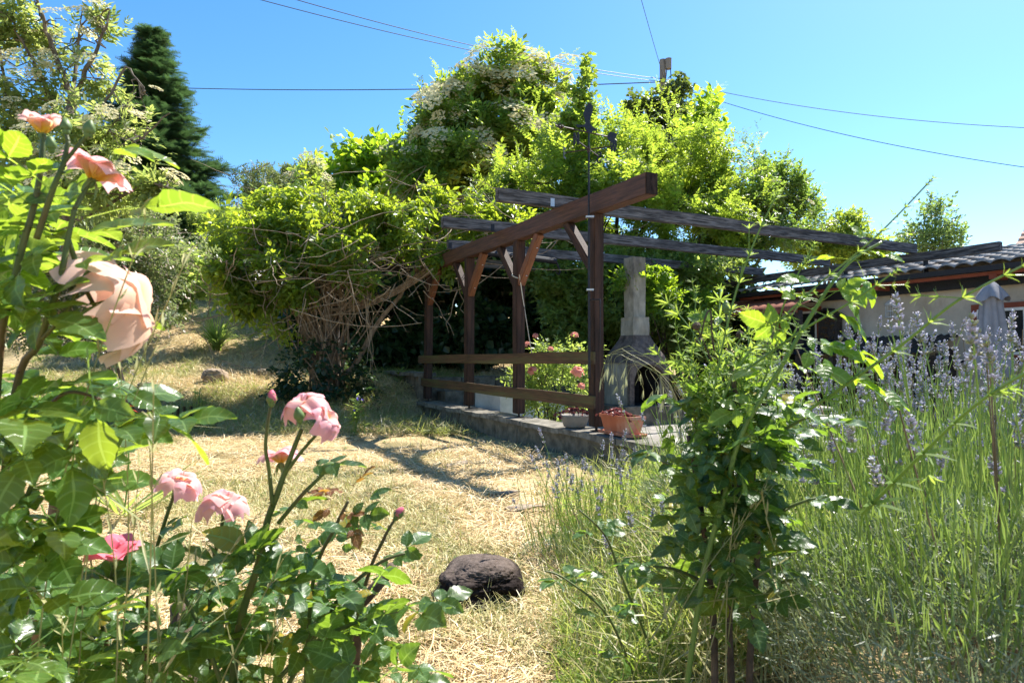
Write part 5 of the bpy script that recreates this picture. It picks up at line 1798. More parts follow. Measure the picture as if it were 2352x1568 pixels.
# ================================================================== mown straw and grass (uncountable)
def lawn():
    def grid_uv(x, y):
        dx, dy = x - P4[0], y - P4[1]
        return dx * D2[0] + dy * D2[1], dx * D1[0] + dy * D1[1]
    def sample(n, y0, y1, xl, xr, pw=1.0):
        y = y0 * (y1 / y0) ** rng.random(n)        # more of them close by
        x = (xl + (xr - xl) * rng.random(n)) * y
        return x, y
    straw, half, green = MB(), MB(), MB()
    def blades(mb, x, y, L, W, tilt, dz):
        n = len(x)
        a = rng.random(n) * 6.283
        el = np.abs(rng.normal(0, tilt, n))
        d = np.stack([np.cos(a) * np.cos(el), np.sin(a) * np.cos(el), np.sin(el)], 1)
        fr = frames(d, np.array([0, 0, 1.0]) + rng.normal(0, .4, (n, 3)))
        pos = np.stack([x, y, gz(x, y) + rng.random(n) * dz], 1)
        T = (np.array([[0, -.5, 0], [0, .5, 0], [.5, .42, .07], [.5, -.42, .07], [1, .12, -.06], [1, -.12, -.06]]), np.array([[0, 1, 2, 3], [3, 2, 4, 5]]))
        mb.scatter(T, fr, np.stack([L, W, L], 1), pos)
    n = 105000
    x, y = sample(n, 1.5, 13, -.80, .42)
    u, v = grid_uv(x, y)
    p = np.stack([x, y, 0 * x], 1)
    g = noise(p, .9, 1) + .5 * noise(p, 2.7, 2)
    ok = ~((u > -.2) & (v < 5.3)) & (noise(p, 1.9, 3) < 1.05 - .5 * rng.random(n))
    bare = (np.abs(g) < 3)
    q = ok & bare & (g < .9)
    k = q.sum()
    blades(straw, x[q], y[q], rng.uniform(.05, .15, k) * (1 + .03 * y[q]), rng.uniform(.0022, .0042, k) * (1 + .12 * y[q]), .22, .022)
    q = ok & (g >= .55)
    k = q.sum()
    blades(half, x[q], y[q], rng.uniform(.04, .11, k) * (1 + .03 * y[q]), rng.uniform(.0024, .0045, k) * (1 + .12 * y[q]), .5, .015)
    # stubble standing up
    n = 52000
    x, y = sample(n, 1.6, 12, -.80, .42)
    u, v = grid_uv(x, y)
    p = np.stack([x, y, 0 * x], 1)
    g = noise(p, .9, 1) + .5 * noise(p, 2.7, 2)
    ok = ~((u > -.22) & (v < 5.3))
    q = ok & (rng.random(n) < .55 + .25 * g)
    k = q.sum()
    a = np.where(rng.random(k) < .30 + .28 * np.clip(g[q], -1, 1), 1, 0)
    for mb, sel in ((green, a == 1), (straw, a == 0)):
        xx, yy = x[q][sel], y[q][sel]
        blades(mb, xx, yy, rng.uniform(.025, .065, len(xx)) * (1 + .04 * yy), rng.uniform(.002, .004, len(xx)) * (1 + .12 * yy), .9, .004)
    # slope, path and terrace farther back
    n = 60000
    y = rng.uniform(8.5, 21, n)
    x = rng.uniform(-.75, .12, n) * y
    u, v = grid_uv(x, y)
    p = np.stack([x, y, 0 * x], 1)
    g = noise(p, .7, 1) + .5 * noise(p, 2.1, 2)
    ok = ~((u > -.2) & (v < 5.5))
    for mb, sel in ((straw, ok & (g < .1)), (half, ok & (g >= -.1) & (g < .8)), (green, ok & (g >= .5))):
        blades(mb, x[sel], y[sel], rng.uniform(.08, .2, sel.sum()), rng.uniform(.006, .011, sel.sum()), .5, .03)
    tag(straw.build('mown_straw', LF['straw']), kind='stuff')
    tag(half.build('half_dry_grass', LF['straw_green']), kind='stuff')
    tag(green.build('short_grass', LF['green_grass']), kind='stuff')
    # coarse cut stalks and shaded litter on the bank under the vine
    lit = MB()
    n = 9000
    y = rng.uniform(8.4, 11, n)
    x = rng.uniform(-5.2, -.6, n)
    u, v = grid_uv(x, y)
    ok = u < -.4
    blades(lit, x[ok], y[ok], rng.uniform(.1, .3, ok.sum()), rng.uniform(.004, .009, ok.sum()), .5, .06)
    tag(lit.build('cut_stalks', LF['weed']), kind='stuff')
lawn()

def lawn_weeds():
    mb = MB()
    n = 210
    y = 1.9 * (11 / 1.9) ** rng.random(n)
    x = rng.uniform(-.62, .14, n) * y
    dx, dy = x - P4[0], y - P4[1]
    ok = dx * D2[0] + dy * D2[1] < -.4
    x, y = x[ok], y[ok]
    for a, b in zip(x, y):
        k = int(rng.integers(5, 12))
        an = rng.random(k) * 6.283
        g = g3(a, b, .008)
        d = np.stack([np.cos(an), np.sin(an), rng.uniform(.15, .9, k)], 1)
        mb.scatter(t_leaf(1, .42, .12, .3), frames(d), rng.uniform(.02, .055, k), np.tile(g, (k, 1)))
    tag(mb.build('lawn_weeds', LF['weed_green']), kind='stuff')
lawn_weeds()

def weeds():
    """rough growth between the lawn, the wall and the lavender bed"""
    mb = MB()
    n = 12000
    y = 1.45 * (5.6 / 1.45) ** rng.random(n)
    f = rng.random(n)
    x = (.045 + .46 * f ** .8) * y + rng.normal(0, .04, n)
    dx, dy = x - P4[0], y - P4[1]
    u = dx * D2[0] + dy * D2[1]
    v = dx * D1[0] + dy * D1[1]
    ok = (u < -.22) | (v < -2.4)
    ok &= ~((np.abs(x - P(1105, 1320, 2.75)[0]) < .26) & (y < 3.0))
    x, y = x[ok], y[ok]
    n = len(x)
    z = gz(x, y)
    a = rng.random(n) * 6.283
    el = rng.uniform(.2, 1.45, n)
    d = np.stack([np.cos(a) * np.cos(el), np.sin(a) * np.cos(el), np.sin(el)], 1)
    fr = frames(d, np.array([0, 0, 1.0]) + rng.normal(0, .5, (n, 3)))
    h = rng.random(n) ** 1.4 * .26 * np.clip((x / y - .03) * 6, .15, 1)
    L = rng.uniform(.05, .20, n)
    T = (np.array([[0, -.5, 0], [0, .5, 0], [.5, .5, .05], [.5, -.5, .05], [1, .08, -.10], [1, -.08, -.10]]), np.array([[0, 1, 2, 3], [3, 2, 4, 5]]))
    mb.scatter(T, fr, np.stack([L, rng.uniform(.002, .005, n), L], 1), np.stack([x, y, z + h], 1))
    tag(mb.build('weeds', LF['weed']), kind='stuff')
    # whorled cleavers carpet in the same place
    mb = MB()
    n = 3000
    y = 1.5 * (4.9 / 1.5) ** rng.random(n)
    x = (.07 + .40 * rng.random(n)) * y
    dx, dy = x - P4[0], y - P4[1]
    u = dx * D2[0] + dy * D2[1]
    ok = (u < -.25)
    ok &= ~((np.abs(x - P(1105, 1320, 2.75)[0]) < .26) & (y < 3.0))
    x, y = x[ok], y[ok]
    n = len(x)
    pos = np.stack([x, y, gz(x, y) + rng.uniform(.02, .30, n) * np.clip((x / y - .03) * 5, .15, 1)], 1)
    fr = frames(rng.normal(0, .5, (n, 3)) + np.array([0, 0, .8]))
    mb.scatter(T_WHORL, fr, rng.uniform(.022, .045, n), pos)
    tag(mb.build('cleavers_carpet', LF['cleaver']), kind='stuff')

def t_whorl():
    parts = []
    for i in range(7):
        v = np.array([[0, -.04, 0], [0, .04, 0], [.6, .085, .1], [.6, -.085, .1], [1.15, .02, .05], [1.15, -.02, .05]])
        v = roty(v, -R(25)) * random.uniform(.8, 1.1)
        # leaves spread round the stem axis (local X is the stem)
        v = v[:, [2, 0, 1]]
        parts.append((rotx(v, i * 6.283 / 7 + random.uniform(-.2, .2)), np.array([[0, 1, 2, 3], [3, 2, 4, 5]])))
    return joint(parts)
T_WHORL = t_whorl()
weeds()

# ================================================================== roses
def t_petal(nv=11, nu=11):
    t = np.linspace(0, 1, nv)
    u = np.linspace(-1, 1, nu)
    return t, u, np.array([[(i * nu + j, i * nu + j + 1, (i + 1) * nu + j + 1, (i + 1) * nu + j) for j in range(nu - 1)] for i in range(nv - 1)]).reshape(-1, 4)

def bloom(name, c, axis, Rr, mat, parent, openness=1.0, layers=4, seed=0, label=None):
    """many petalled rose: tight heart, cupped middle petals, outer petals curling back to a point; sepals below"""
    rr = np.random.default_rng(100 + seed)
    t, u, F = t_petal()
    ax = nrm(np.array(axis, float))
    fr = frames(ax[None], np.array([[0.3, 0.2, 1.0]]))[0]
    mb = MB()
    V0 = []
    for l in range(layers):
        k = l / max(1, layers - 1)
        npet = (2, 3, 4, 5, 5)[l] if l < 5 else 6
        for i in range(npet):
            ph = i * 6.283 / npet + l * .9 + rr.normal(0, .12)
            open_ = R(8) + k * R(64) * openness + rr.normal(0, .16)
            L = Rr * (0.85 + .30 * k) * rr.uniform(.92, 1.08)
            W = Rr * (0.55 + .42 * k)
            v = []
            for tt in t:
                w = W * math.sin(min(1, tt * 1.15 + .08) * 1.75) ** .8 * (1 if tt < .66 else 1 - (tt - .66) * 1.25)
                # bend outwards along the petal, curl at the rim
                a = open_ * (0.35 + 0.9 * tt) + (k * openness * 1.3 * max(0, tt - .68) ** 1.2 * 3)
                base_r = Rr * (.03 + .12 * k)
                for uu in u:
                    cup = (1 - .55 * k * openness)
                    rad = base_r + L * tt * math.sin(a * .8) + 0.0
                    z = L * tt * math.cos(a * .8)
                    ang = uu * w / (Rr * (.42 + .5 * k)) * .95
                    rip = .10 * Rr * math.sin(uu * 4 + ph * 3) * tt * tt * (0.4 + k) + .03 * Rr * math.sin(3 * tt + 6 * uu + l + i)
                    rc = Rr * (.28 + .55 * k)
                    # wrap round the axis
                    x = (rad + rc) * math.cos(ang * cup) - rc
                    y = (rad + rc) * math.sin(ang * cup)
                    x += .22 * Rr * abs(uu) ** 3 * tt * tt * k * (1 + .4 * math.sin(ph * 7))           # edges roll back
                    z += rip - .20 * L * abs(uu) ** 2.2 * tt * tt
                    v.append((x + .25 * rip, y, z))
            v = np.array(v)
            cz, sz = math.cos(ph), math.sin(ph)
            v = v @ np.array([[cz, sz, 0], [-sz, cz, 0], [0, 0, 1]])
            v = v[:, [2, 0, 1]]                      # axis -> local x
            tv = np.repeat(t, len(u)) * (0.72 + .28 * rr.random())
            mb.add(v @ fr.T + np.array(c), F, 0, np.zeros(len(v)), tv)
    o = mb.build(name, mat, parent, True)
    if label: o['label'] = label
    sb = MB()
    sb.lathe([(0, -.42 * Rr), (.12 * Rr, -.40 * Rr), (.19 * Rr, -.22 * Rr), (.17 * Rr, -.05 * Rr), (.12 * Rr, .05 * Rr), (0, .1 * Rr)], (0, 0, 0), 10)
    sv = sb.v[0][:, [2, 0, 1]] @ fr.T + np.array(c)
    sb.v[0] = sv
    for i in range(5):
        v, f, _, _ = t_roseleaflet(6, 3, Rr * .85, Rr * .2)
        v = roty(v, R(30 + 45 * openness)) if openness > .5 else roty(v, -R(62))
        v = v + np.array([.12 * Rr, 0, 0])
        v = rotz(v, i * 1.2566 + .3)
        v = v[:, [2, 0, 1]]
        sb.add(v @ fr.T + np.array(c), f)
    s = sb.build('sepals', M['bud_green'], parent, True)
    s.parent = o
    s.location = (0, 0, 0)
    return o

def bud(c, axis, Rr, mat, parent, seed=0, showing=.5):
    """closed bud: a pointed twist of petals between green sepals"""
    ax = nrm(np.array(axis, float))
    fr = frames(ax[None], np.array([[0.3, 0.2, 1.0]]))[0]
    mb = MB()
    n = 14
    prof = [(0.0, -.2), (.42, -.1), (.62, .25), (.60, .7), (.42, 1.1), (.16, 1.45), (0, 1.52)]
    ang = np.arange(n) * 6.283 / n
    V = np.array([[r_ * Rr * (1 + .12 * math.sin(2 * a + z * 3)) * math.cos(a), r_ * Rr * (1 + .12 * math.sin(2 * a + z * 3)) * math.sin(a), z * Rr] for r_, z in prof for a in ang])[:, [2, 0, 1]]
    i = np.arange(len(prof) - 1)[:, None] * n
    j = np.arange(n)[None]
    F = np.stack([i + j, i + (j + 1) % n, i + n + (j + 1) % n, i + n + j], -1).reshape(-1, 4)
    mb.add(V @ fr.T + np.array(c), F, 0, np.zeros(len(V)), np.repeat(np.linspace(.4, 1, len(prof)), n))
    o = mb.build('bud', mat, parent, True)
    sb = MB()
    sb.lathe([(0, -.75 * Rr), (.16 * Rr, -.72 * Rr), (.38 * Rr, -.45 * Rr), (.46 * Rr, -.15 * Rr), (.42 * Rr, 0), (0, .05 * Rr)], (0, 0, 0), 10)
    sb.v[0] = sb.v[0][:, [2, 0, 1]] @ fr.T + np.array(c)
    for k in range(5):
        L = Rr * (1.5 - .6 * showing) * random.uniform(.9, 1.15)
        v, f, _, _ = t_roseleaflet(7, 5, L, Rr * 1.1)
        x = v[:, 0].copy()
        rad = np.interp(x / L, [0, .2, .5, .8, 1], [.42, .66, .64, .40 + .2 * showing, .12 + .6 * showing]) * Rr
        a = np.clip(v[:, 1] / (Rr * .5), -1.2, 1.2) + k * 1.2566
        vv = np.stack([x - .15 * Rr, rad * np.cos(a), rad * np.sin(a)], 1)
        sb.add(vv @ fr.T + np.array(c), f)
    s = sb.build('sepals', M['bud_green'], parent, True)
    s.parent = o
    s.location = (0, 0, 0)
    return o

def spline(pts, k=6):
    pts = np.asarray(pts, float)
    out = []
    n = len(pts)
    for i in range(n - 1):
        p0, p1, p2, p3 = pts[max(0, i - 1)], pts[i], pts[i + 1], pts[min(n - 1, i + 2)]
        for t in np.linspace(0, 1, k, endpoint=False):
            out.append(.5 * ((2 * p1) + (-p0 + p2) * t + (2 * p0 - 5 * p1 + 4 * p2 - p3) * t ** 2 + (-p0 + 3 * p1 - 3 * p2 + p3) * t ** 3))
    out.append(pts[-1])
    return np.array(out)

CLEAR = [(262, 700, 105), (213, 400, 42), (97, 300, 45), (203, 300, 35), (262, 1275, 75), (515, 1140, 75), (415, 1105, 62), (645, 1050, 55), (715, 945, 90), (622, 915, 45), (330, 1000, 60)]
def clear(px, py, s=0):
    return all((px - a) ** 2 + (py - b) ** 2 > (r + s) ** 2 for a, b, r in CLEAR)

CLEAR_D = [(262, 690, 92, .74), (213, 400, 40, .71), (90, 290, 36, .69), (203, 290, 26, .68), (262, 1270, 62, .98), (515, 1140, 66, 1.07), (415, 1100, 54, 1.06), (645, 1045, 46, 1.04), (715, 945, 74, 1.0), (622, 905, 34, 1.0)]
def hides(p, d, s):
    for k in (.45, .8):
        q = p + nrm(np.array(d, float)) * s * k
        px, py = 1176 + 1470 * q[0] / q[1], 822 - 1470 * (q[2] - EYE) / q[1]
        for a, b, r, dd in CLEAR_D:
            if q[1] < dd and (px - a) ** 2 + (py - b) ** 2 < (r + s * 200 / q[1] * .6) ** 2:
                return True
    return False

class Rose:
    def __init__(self, name, base, label, cat='rose bush', group=None):
        self.o = thing(name, base, label, cat, group)
        self.c, self.lv, self.young, self.red = MB(), [], [], []
    def cane(self, pts, r0, r1, leaves=.06, size=.10, t0=0.15, young=0.0, out=None):
        q = spline([P(*p) if len(p) == 3 and p[0] > 30 or len(p) == 3 and isinstance(p[0], int) else p for p in pts])
        self.c.tube(q, np.linspace(r0, r1, len(q)), 7)
        seg = np.linalg.norm(np.diff(q, axis=0), axis=1)
        s = np.concatenate([[0], np.cumsum(seg)])
        L = s[-1]
        # thorns
        for d_ in np.arange(.04, L, .035):
            i = min(len(q) - 2, int(np.searchsorted(s, d_)))
            a = random.random() * 6.28
            dv = np.array([math.cos(a), math.sin(a) * .8, -.25])
            self.c.tube([q[i], q[i] + dv * (.007 + r0 * .6)], [.0022, .0003], 4, False)
        if leaves:
            a = random.random() * 6.28
            d_ = L * t0
            while d_ < L * .97:
                i = min(len(q) - 2, int(np.searchsorted(s, d_)))
                a += 2.4
                dv = np.array([math.cos(a), math.sin(a), random.uniform(.0, .55)])
                if out is not None: dv = dv + np.array(out)
                (self.young if d_ / L > 1 - young else self.lv).append((q[i], dv, size * random.uniform(.8, 1.2)))
                d_ += leaves * random.uniform(.75, 1.3)
        return q
    def leaf(self, p, dv, s, young=False):
        (self.young if young else self.lv).append((np.array(p), np.array(dv, float), s))
    def finish(self, mat, ymat, tilt=.35, cmat=None):
        for lst, m, nm in ((self.lv, mat, 'leaves'), (self.young, ymat, 'young_leaves'), (self.red, LF['rose_red'], 'red_leaves')):
            lst = [a for a in lst if not hides(*a)]
            if not lst: continue
            p = np.array([a[0] for a in lst]); d = np.array([a[1] for a in lst]); s = np.array([a[2] for a in lst])
            mb = MB()
            scatter_mix(mb, T_ROSE, frames(d, np.array([0, 0, 1.0]) + rng.normal(0, tilt, p.shape) + np.array([0, -.25, 0])), s, p)
            mb.build(nm, m, self.o, True)
        self.c.build('canes', cmat or M['cane'], self.o, True)

# ---- tall peach rose at the left edge
rb = Rose('rose_bush', g3(-.62, .95), 'tall peach flowered rose bush with large backlit leaves and green buds at its top')
q1 = rb.cane([(-120, 1900, .95), (-40, 1300, .80), (0, 800, .72), (22, 693, .70), (47, 584, .69), (78, 475, .69), (95, 380, .69), (100, 310, .69)], .0050, .0025, .05, .115)
q2 = rb.cane([(-60, 1950, .95), (20, 1000, .76), (91, 784, .72), (134, 657, .70), (156, 548, .70), (171, 480, .70)], .0048, .0024, .05, .115)
q3 = rb.cane([(84, 548, .69), (120, 439, .68), (145, 377, .68), (157, 325, .68)], .0034, .0022, .045, .10, young=.6)
rb.cane([(145, 377, .68), (175, 340, .68), (200, 310, .68)], .0022, .0018, 0)
rb.cane([(157, 325, .68), (150, 300, .68)], .002, .0016, 0)
rb.cane([(171, 480, .70), (200, 430, .71), (212, 412, .71)], .0026, .002, .05, .10)
rb.cane([(156, 548, .70), (195, 660, .73), (225, 715, .75)], .003, .0022, 0)
rb.cane([(20, 1000, .76), (100, 940, .74), (160, 900, .72), (240, 920, .72)], .003, .0016, .05, .12)
rb.cane([(20, 1300, .80), (70, 1120, .78), (140, 1040, .76), (210, 1000, .76)], .0034, .0018, .05, .125)
rb.cane([(0, 1700, .9), (60, 1400, .86), (110, 1240, .84), (160, 1180, .84)], .0036, .0018, .055, .12)
rb.cane([(91, 784, .72), (150, 720, .70), (190, 640, .70), (205, 620, .70)], .0025, .0016, .05, .10)
# named big leaves hanging out over the light
for (px, py, d, dv, s) in ((200, 500, .64, (.9, -.15, .25), .125), (180, 480, .64, (.55, -.1, -.75), .115), (70, 330, .66, (-.8, -.2, .2), .12), (90, 430, .66, (-.9, -.2, -.25), .12), (150, 440, .66, (.8, .1, .1), .10),
                           (200, 800, .68, (.25, -.3, -1), .12), (250, 870, .68, (.8, .2, -.5), .12), (150, 850, .70, (.6, -.2, .3), .12), (140, 620, .68, (.8, 0, .35), .10), (120, 540, .68, (-.4, -.3, -.6), .11),
                           (60, 640, .7, (.7, -.3, -.2), .12), (50, 900, .72, (.7, -.3, .2), .12), (300, 960, .70, (.9, 0, .1), .10), (180, 900, .72, (.2, -.3, -.9), .13), (130, 350, .66, (.9, .1, .35), .085)):
    rb.leaf(P(px, py, d), dv, s)
for _ in range(115):
    py = random.uniform(430, 1600)
    edge = np.interp(py, [300, 500, 700, 900, 1100, 1300, 1600], [40, 70, 50, 130, 170, 150, 130])
    px = -60 + (edge + 60) * random.random()
    if not clear(px, py, 25): continue
    rb.leaf(P(px, py, random.uniform(.68, 1.0)), (random.gauss(.1, .7), random.gauss(-.1, .5), random.gauss(.15, .4)), random.uniform(.095, .135))
bloom('bloom', P(262, 700, .745), (.55, .45, .35), .047, M['petal_peach'], rb.o, 1.0, 5, 1, 'large open peach bloom nodding away')
bloom('bloom', P(213, 412, .715), (.25, .25, .9), .026, M['petal_pink'], rb.o, .55, 4, 2, 'small half open pink bloom')
bloom('bloom', P(97, 305, .69), (0.05, -.2, 1), .019, M['petal_pink'], rb.o, .22, 3, 3, 'tight pink bloom just opening at the top')
bud(P(203, 305, .68), (.25, -.1, 1), .0092, M['bud_green'], rb.o, 4, .1)
bud(P(152, 298, .68), (-.1, 0, 1), .0085, M['bud_green'], rb.o, 5, .1)
bud(P(118, 340, .66), (.1, -.3, 1), .008, M['bud_green'], rb.o, 6, .1)
rb.finish(LF['rose'], LF['rose_young'])

# ---- pink rose in the lower middle
rb = Rose('rose_bush', g3(-.42, 1.15), 'pink flowered rose bush with several open blooms over the straw lawn')
rb.cane([(530, 1900, 1.12), (540, 1500, 1.08), (595, 1290, 1.04), (615, 1194, 1.03), (638, 1132, 1.02), (652, 1091, 1.02), (678, 1022, 1.02), (693, 985, 1.02)], .0072, .0034, .07, .085, .5)
rb.cane([(626, 1160, 1.02), (618, 1080, 1.01), (610, 1021, 1.0), (621, 930, 1.0)], .0036, .0024, .2, .06)
rb.cane([(652, 1091, 1.02), (690, 1040, 1.01), (725, 1000, 1.0), (740, 985, 1.0)], .003, .0022, 0)
rb.cane([(640, 1200, 1.02), (690, 1140, 1.0), (720, 1110, 1.0), (742, 1088, 1.0)], .0036, .0026, .2, .07)
rb.cane([(330, 1568, 1.12), (345, 1330, 1.08), (375, 1210, 1.07), (402, 1130, 1.07)], .0042, .0026, .07, .08, .3)
rb.cane([(480, 1600, 1.12), (485, 1330, 1.09), (505, 1230, 1.08), (514, 1180, 1.08)], .0042, .0028, .07, .08, .3)
rb.cane([(250, 1500, 1.02), (232, 1400, 1.0), (255, 1330, .99), (262, 1300, .98)], .0040, .0030, .08, .085, .2)
rb.cane([(700, 1600, 1.15), (720, 1330, 1.12), (770, 1210, 1.1), (800, 1150, 1.1)], .0042, .0026, 0)
rb.cane([(760, 1650, 1.2), (840, 1340, 1.16), (880, 1240, 1.15), (905, 1195, 1.15)], .0042, .0024, .06, .07, .45)
rb.cane([(620, 1650, 1.15), (760, 1400, 1.1), (860, 1300, 1.08), (930, 1270, 1.08)], .005, .002, .05, .085)
rb.cane([(600, 1600, 1.1), (720, 1480, 1.08), (840, 1420, 1.06), (930, 1400, 1.06)], .005, .002, .05, .085)
rb.cane([(520, 1600, 1.05), (450, 1420, 1.02), (380, 1320, 1.0), (330, 1290, 1.0)], .004, .002, .05, .085)
for (px, py, d, dv, s) in ((700, 1075, 1.0, (.9, -.2, .25), .085), (610, 1080, 1.0, (-.9, -.2, .05), .07), (690, 1060, .98, (-.3, -.5, .3), .06), (660, 1190, 1.0, (.9, -.2, .0), .085), (680, 1220, 1.0, (.6, -.5, -.4), .07),
                           (560, 1230, 1.04, (.3, -.5, .6), .085), (540, 1230, 1.0, (-.3, -.4, .7), .075), (790, 1180, 1.1, (.6, -.3, .1), .08), (820, 1165, 1.12, (.5, 0, .5), .06), (880, 1230, 1.12, (-.9, -.2, .3), .07)):
    rb.leaf(P(px, py, d), dv, s)
for _ in range(95):
    px = random.uniform(360, 960)
    top = np.interp(px, [360, 450, 560, 700, 800, 880, 960], [1330, 1290, 1290, 1290, 1270, 1320, 1400])
    py = top + (1640 - top) * random.random() ** 1.1
    if not clear(px, py): continue
    rb.leaf(P(px, py, random.uniform(.98, 1.3)), (random.gauss(.1, .7), random.gauss(-.2, .5), random.gauss(.1, .4)), random.uniform(.09, .13))
for _ in range(90):
    px = random.uniform(-60, 420)
    py = random.uniform(1280, 1620)
    if not clear(px, py, 10): continue
    rb.leaf(P(px, py, random.uniform(.85, 1.15)), (random.gauss(.1, .7), random.gauss(-.2, .5), random.gauss(.1, .4)), random.uniform(.08, .115))
for (px, py) in ((795, 1128), (770, 1125), (808, 1120), (790, 1150), (775, 1180), (805, 1185)):
    rb.red.append((P(px, py, 1.1), np.array([random.gauss(0, .6), -.3, random.uniform(-.5, .5)]), random.uniform(.04, .06)))
bloom('bloom', P(700, 935, 1.02), (-.25, -.25, .9), .026, M['petal_pink'], rb.o, .85, 4, 11, 'topmost pink bloom')
bloom('bloom', P(742, 965, 1.01), (.7, -.2, .55), .024, M['petal_pink'], rb.o, .95, 4, 12, 'pale pink bloom facing the pergola')
bloom('bloom', P(645, 1062, 1.05), (-.1, .15, 1), .026, M['petal_pink'], rb.o, .6, 4, 13, 'pink bloom half hidden behind the main cane')
bloom('bloom', P(515, 1160, 1.08), (.1, -.15, 1), .030, M['petal_pink'], rb.o, 1.0, 5, 14, 'wide open pink bloom')
bloom('bloom', P(412, 1112, 1.07), (.35, -.1, .9), .027, M['petal_pink'], rb.o, .9, 4, 15, 'pale pink bloom with a yellow heart')
bloom('bloom', P(262, 1285, .985), (.1, -.2, 1), .033, M['petal_deep'], rb.o, .42, 4, 16, 'half open deep pink bloom')
bud(P(624, 922, 1.0), (.05, -.1, 1), .0125, M['petal_deep'], rb.o, 17, .5)
bud(P(745, 1080, 1.0), (.75, -.1, .6), .013, M['bud_green'], rb.o, 18, .15)
bud(P(912, 1185, 1.15), (.5, 0, .75), .013, M['petal_deep'], rb.o, 19, .2)
bud(P(688, 960, .97), (-.1, -.3, 1), .012, M['bud_green'], rb.o, 20, .2)
rb.finish(LF['rose_dark'], LF['rose_young'])

# ---- dark rose with long new shoots on the right
rb = Rose('rose_bush', g3(.45, 1.25), 'dark leaved rose bush with one long bright green shoot arching over the lavender')
_k = rb.c
rb.c = MB()
sh = rb.cane([(1560, 1700, 1.12), (1607, 1366, 1.09), (1632, 1250, 1.08), (1668, 1125, 1.06), (1693, 1022, 1.05), (1739, 931, 1.04), (1801, 831, 1.03), (1830, 779, 1.03), (1882, 694, 1.03), (1914, 646, 1.03), (1959, 596, 1.03), (2025, 556, 1.03)], .0050, .0022, 0)
rb.c.build('new_shoot', M['green_stem'], rb.o, True)
rb.c = _k
rb2 = Rose.__new__(Rose)
for (px, py, dv, s, dd) in ((1830, 775, (-.9, -.1, .45), .085, 0), (1830, 775, (.9, -.3, -.2), .075, 0), (1800, 835, (-.9, -.2, -.05), .085, -.03), (1800, 835, (.9, -.2, -.1), .085, -.02), (1750, 915, (-.9, -.1, -.3), .085, 0), (1752, 912, (.95, -.2, -.25), .09, 0),
                            (1882, 694, (-.8, .1, .35), .08, 0), (1884, 692, (.9, -.2, -.45), .085, 0), (1890, 690, (.5, -.4, .5), .06, -.02), (1914, 646, (-.9, 0, .2), .08, 0), (1916, 644, (.6, -.2, -.8), .085, 0), (1959, 596, (-.9, .1, .2), .065, 0), (1965, 592, (.5, -.1, -.9), .075, 0),
                            (1990, 575, (.9, 0, -.1), .06, 0), (2020, 558, (.8, 0, .5), .05, 0), (2000, 570, (-.3, .2, .9), .045, 0), (1900, 670, (.9, -.1, .1), .08, -.02), (1830, 790, (.7, -.5, -.6), .09, -.04),
                            (1860, 780, (.95, -.1, -.2), .10, -.03), (1930, 760, (.8, -.1, -.7), .085, -.03), (1950, 880, (.9, 0, -.1), .10, -.03), (1880, 850, (.7, -.2, -.1), .09, -.02)):
    rb.leaf(P(px, py, 1.03 + dd), dv, s, True)
OLD = MB()
for pts in ([(1690, 1750, 1.2), (1680, 1568, 1.18), (1675, 1400, 1.17), (1690, 1200, 1.16), (1700, 1000, 1.15), (1680, 850, 1.15)], [(1740, 1750, 1.22), (1722, 1568, 1.2), (1730, 1400, 1.19), (1740, 1250, 1.18), (1730, 1080, 1.18), (1760, 900, 1.18)],
            [(1640, 1750, 1.22), (1640, 1450, 1.2), (1620, 1250, 1.19), (1600, 1100, 1.18), (1580, 1000, 1.18)]):
    _keep = rb.c
    rb.c = OLD
    rb.cane(pts, .0075, .004, .045, .10, .4)
    rb.c = _keep
for pts in ([(1690, 1200, 1.16), (1630, 1130, 1.12), (1570, 1080, 1.1), (1520, 1060, 1.1)], [(1700, 1060, 1.15), (1780, 1000, 1.12), (1850, 960, 1.1), (1900, 955, 1.1)], [(1730, 1250, 1.18), (1790, 1180, 1.12), (1850, 1150, 1.1), (1900, 1140, 1.1)],
            [(1640, 1350, 1.2), (1560, 1310, 1.14), (1500, 1300, 1.12)], [(1720, 1400, 1.19), (1790, 1340, 1.14), (1830, 1330, 1.1)], [(1500, 1500, 1.5), (1430, 1330, 1.5), (1390, 1230, 1.5), (1330, 1170, 1.5)], [(1470, 1600, 1.5), (1400, 1420, 1.5), (1300, 1330, 1.5), (1250, 1310, 1.5)]):
    rb.cane(pts, .004, .0018, .042, .085)
for _ in range(230):
    px = random.gauss(1685, 74)
    py = random.triangular(850, 1400, 1050)
    rb.leaf(P(px, py, random.uniform(1.04, 1.34)), (random.gauss(0, .7), random.gauss(-.2, .5), random.gauss(0, .4)), random.uniform(.06, .092))
OLD.build('old_canes', M['woody'], rb.o, True)
bud(P(1668, 712, 1.2), (0, 0, 1), .012, M['bud_green'], rb.o, 21, .05)
tg = thing('cleavers_tangle', g3(.5, 1.3), 'dense tangle of cleavers and thin young shoots over the top of the dark leaved rose', 'weed')
_s, _l = MB(), MB()
_p, _d, _z = [], [], []
for _ in range(46):
    a0 = P(random.uniform(1590, 1790), random.uniform(930, 1080), random.uniform(1.12, 1.3))
    b0 = P(random.gauss(1700, 95), random.uniform(660, 900), random.uniform(1.1, 1.4))
    q = spline([a0, (a0 + b0) / 2 + rng.normal(0, .03, 3), b0], 8)
    _s.tube(q, np.linspace(.0016, .0008, len(q)), 4, False)
    for i in range(2, len(q) - 1, 2):
        _p.append(q[i]); _d.append(nrm(q[i + 1] - q[i])); _z.append(random.uniform(.014, .026))
    _p.append(q[-1]); _d.append(nrm(q[-1] - q[-2])); _z.append(.012)
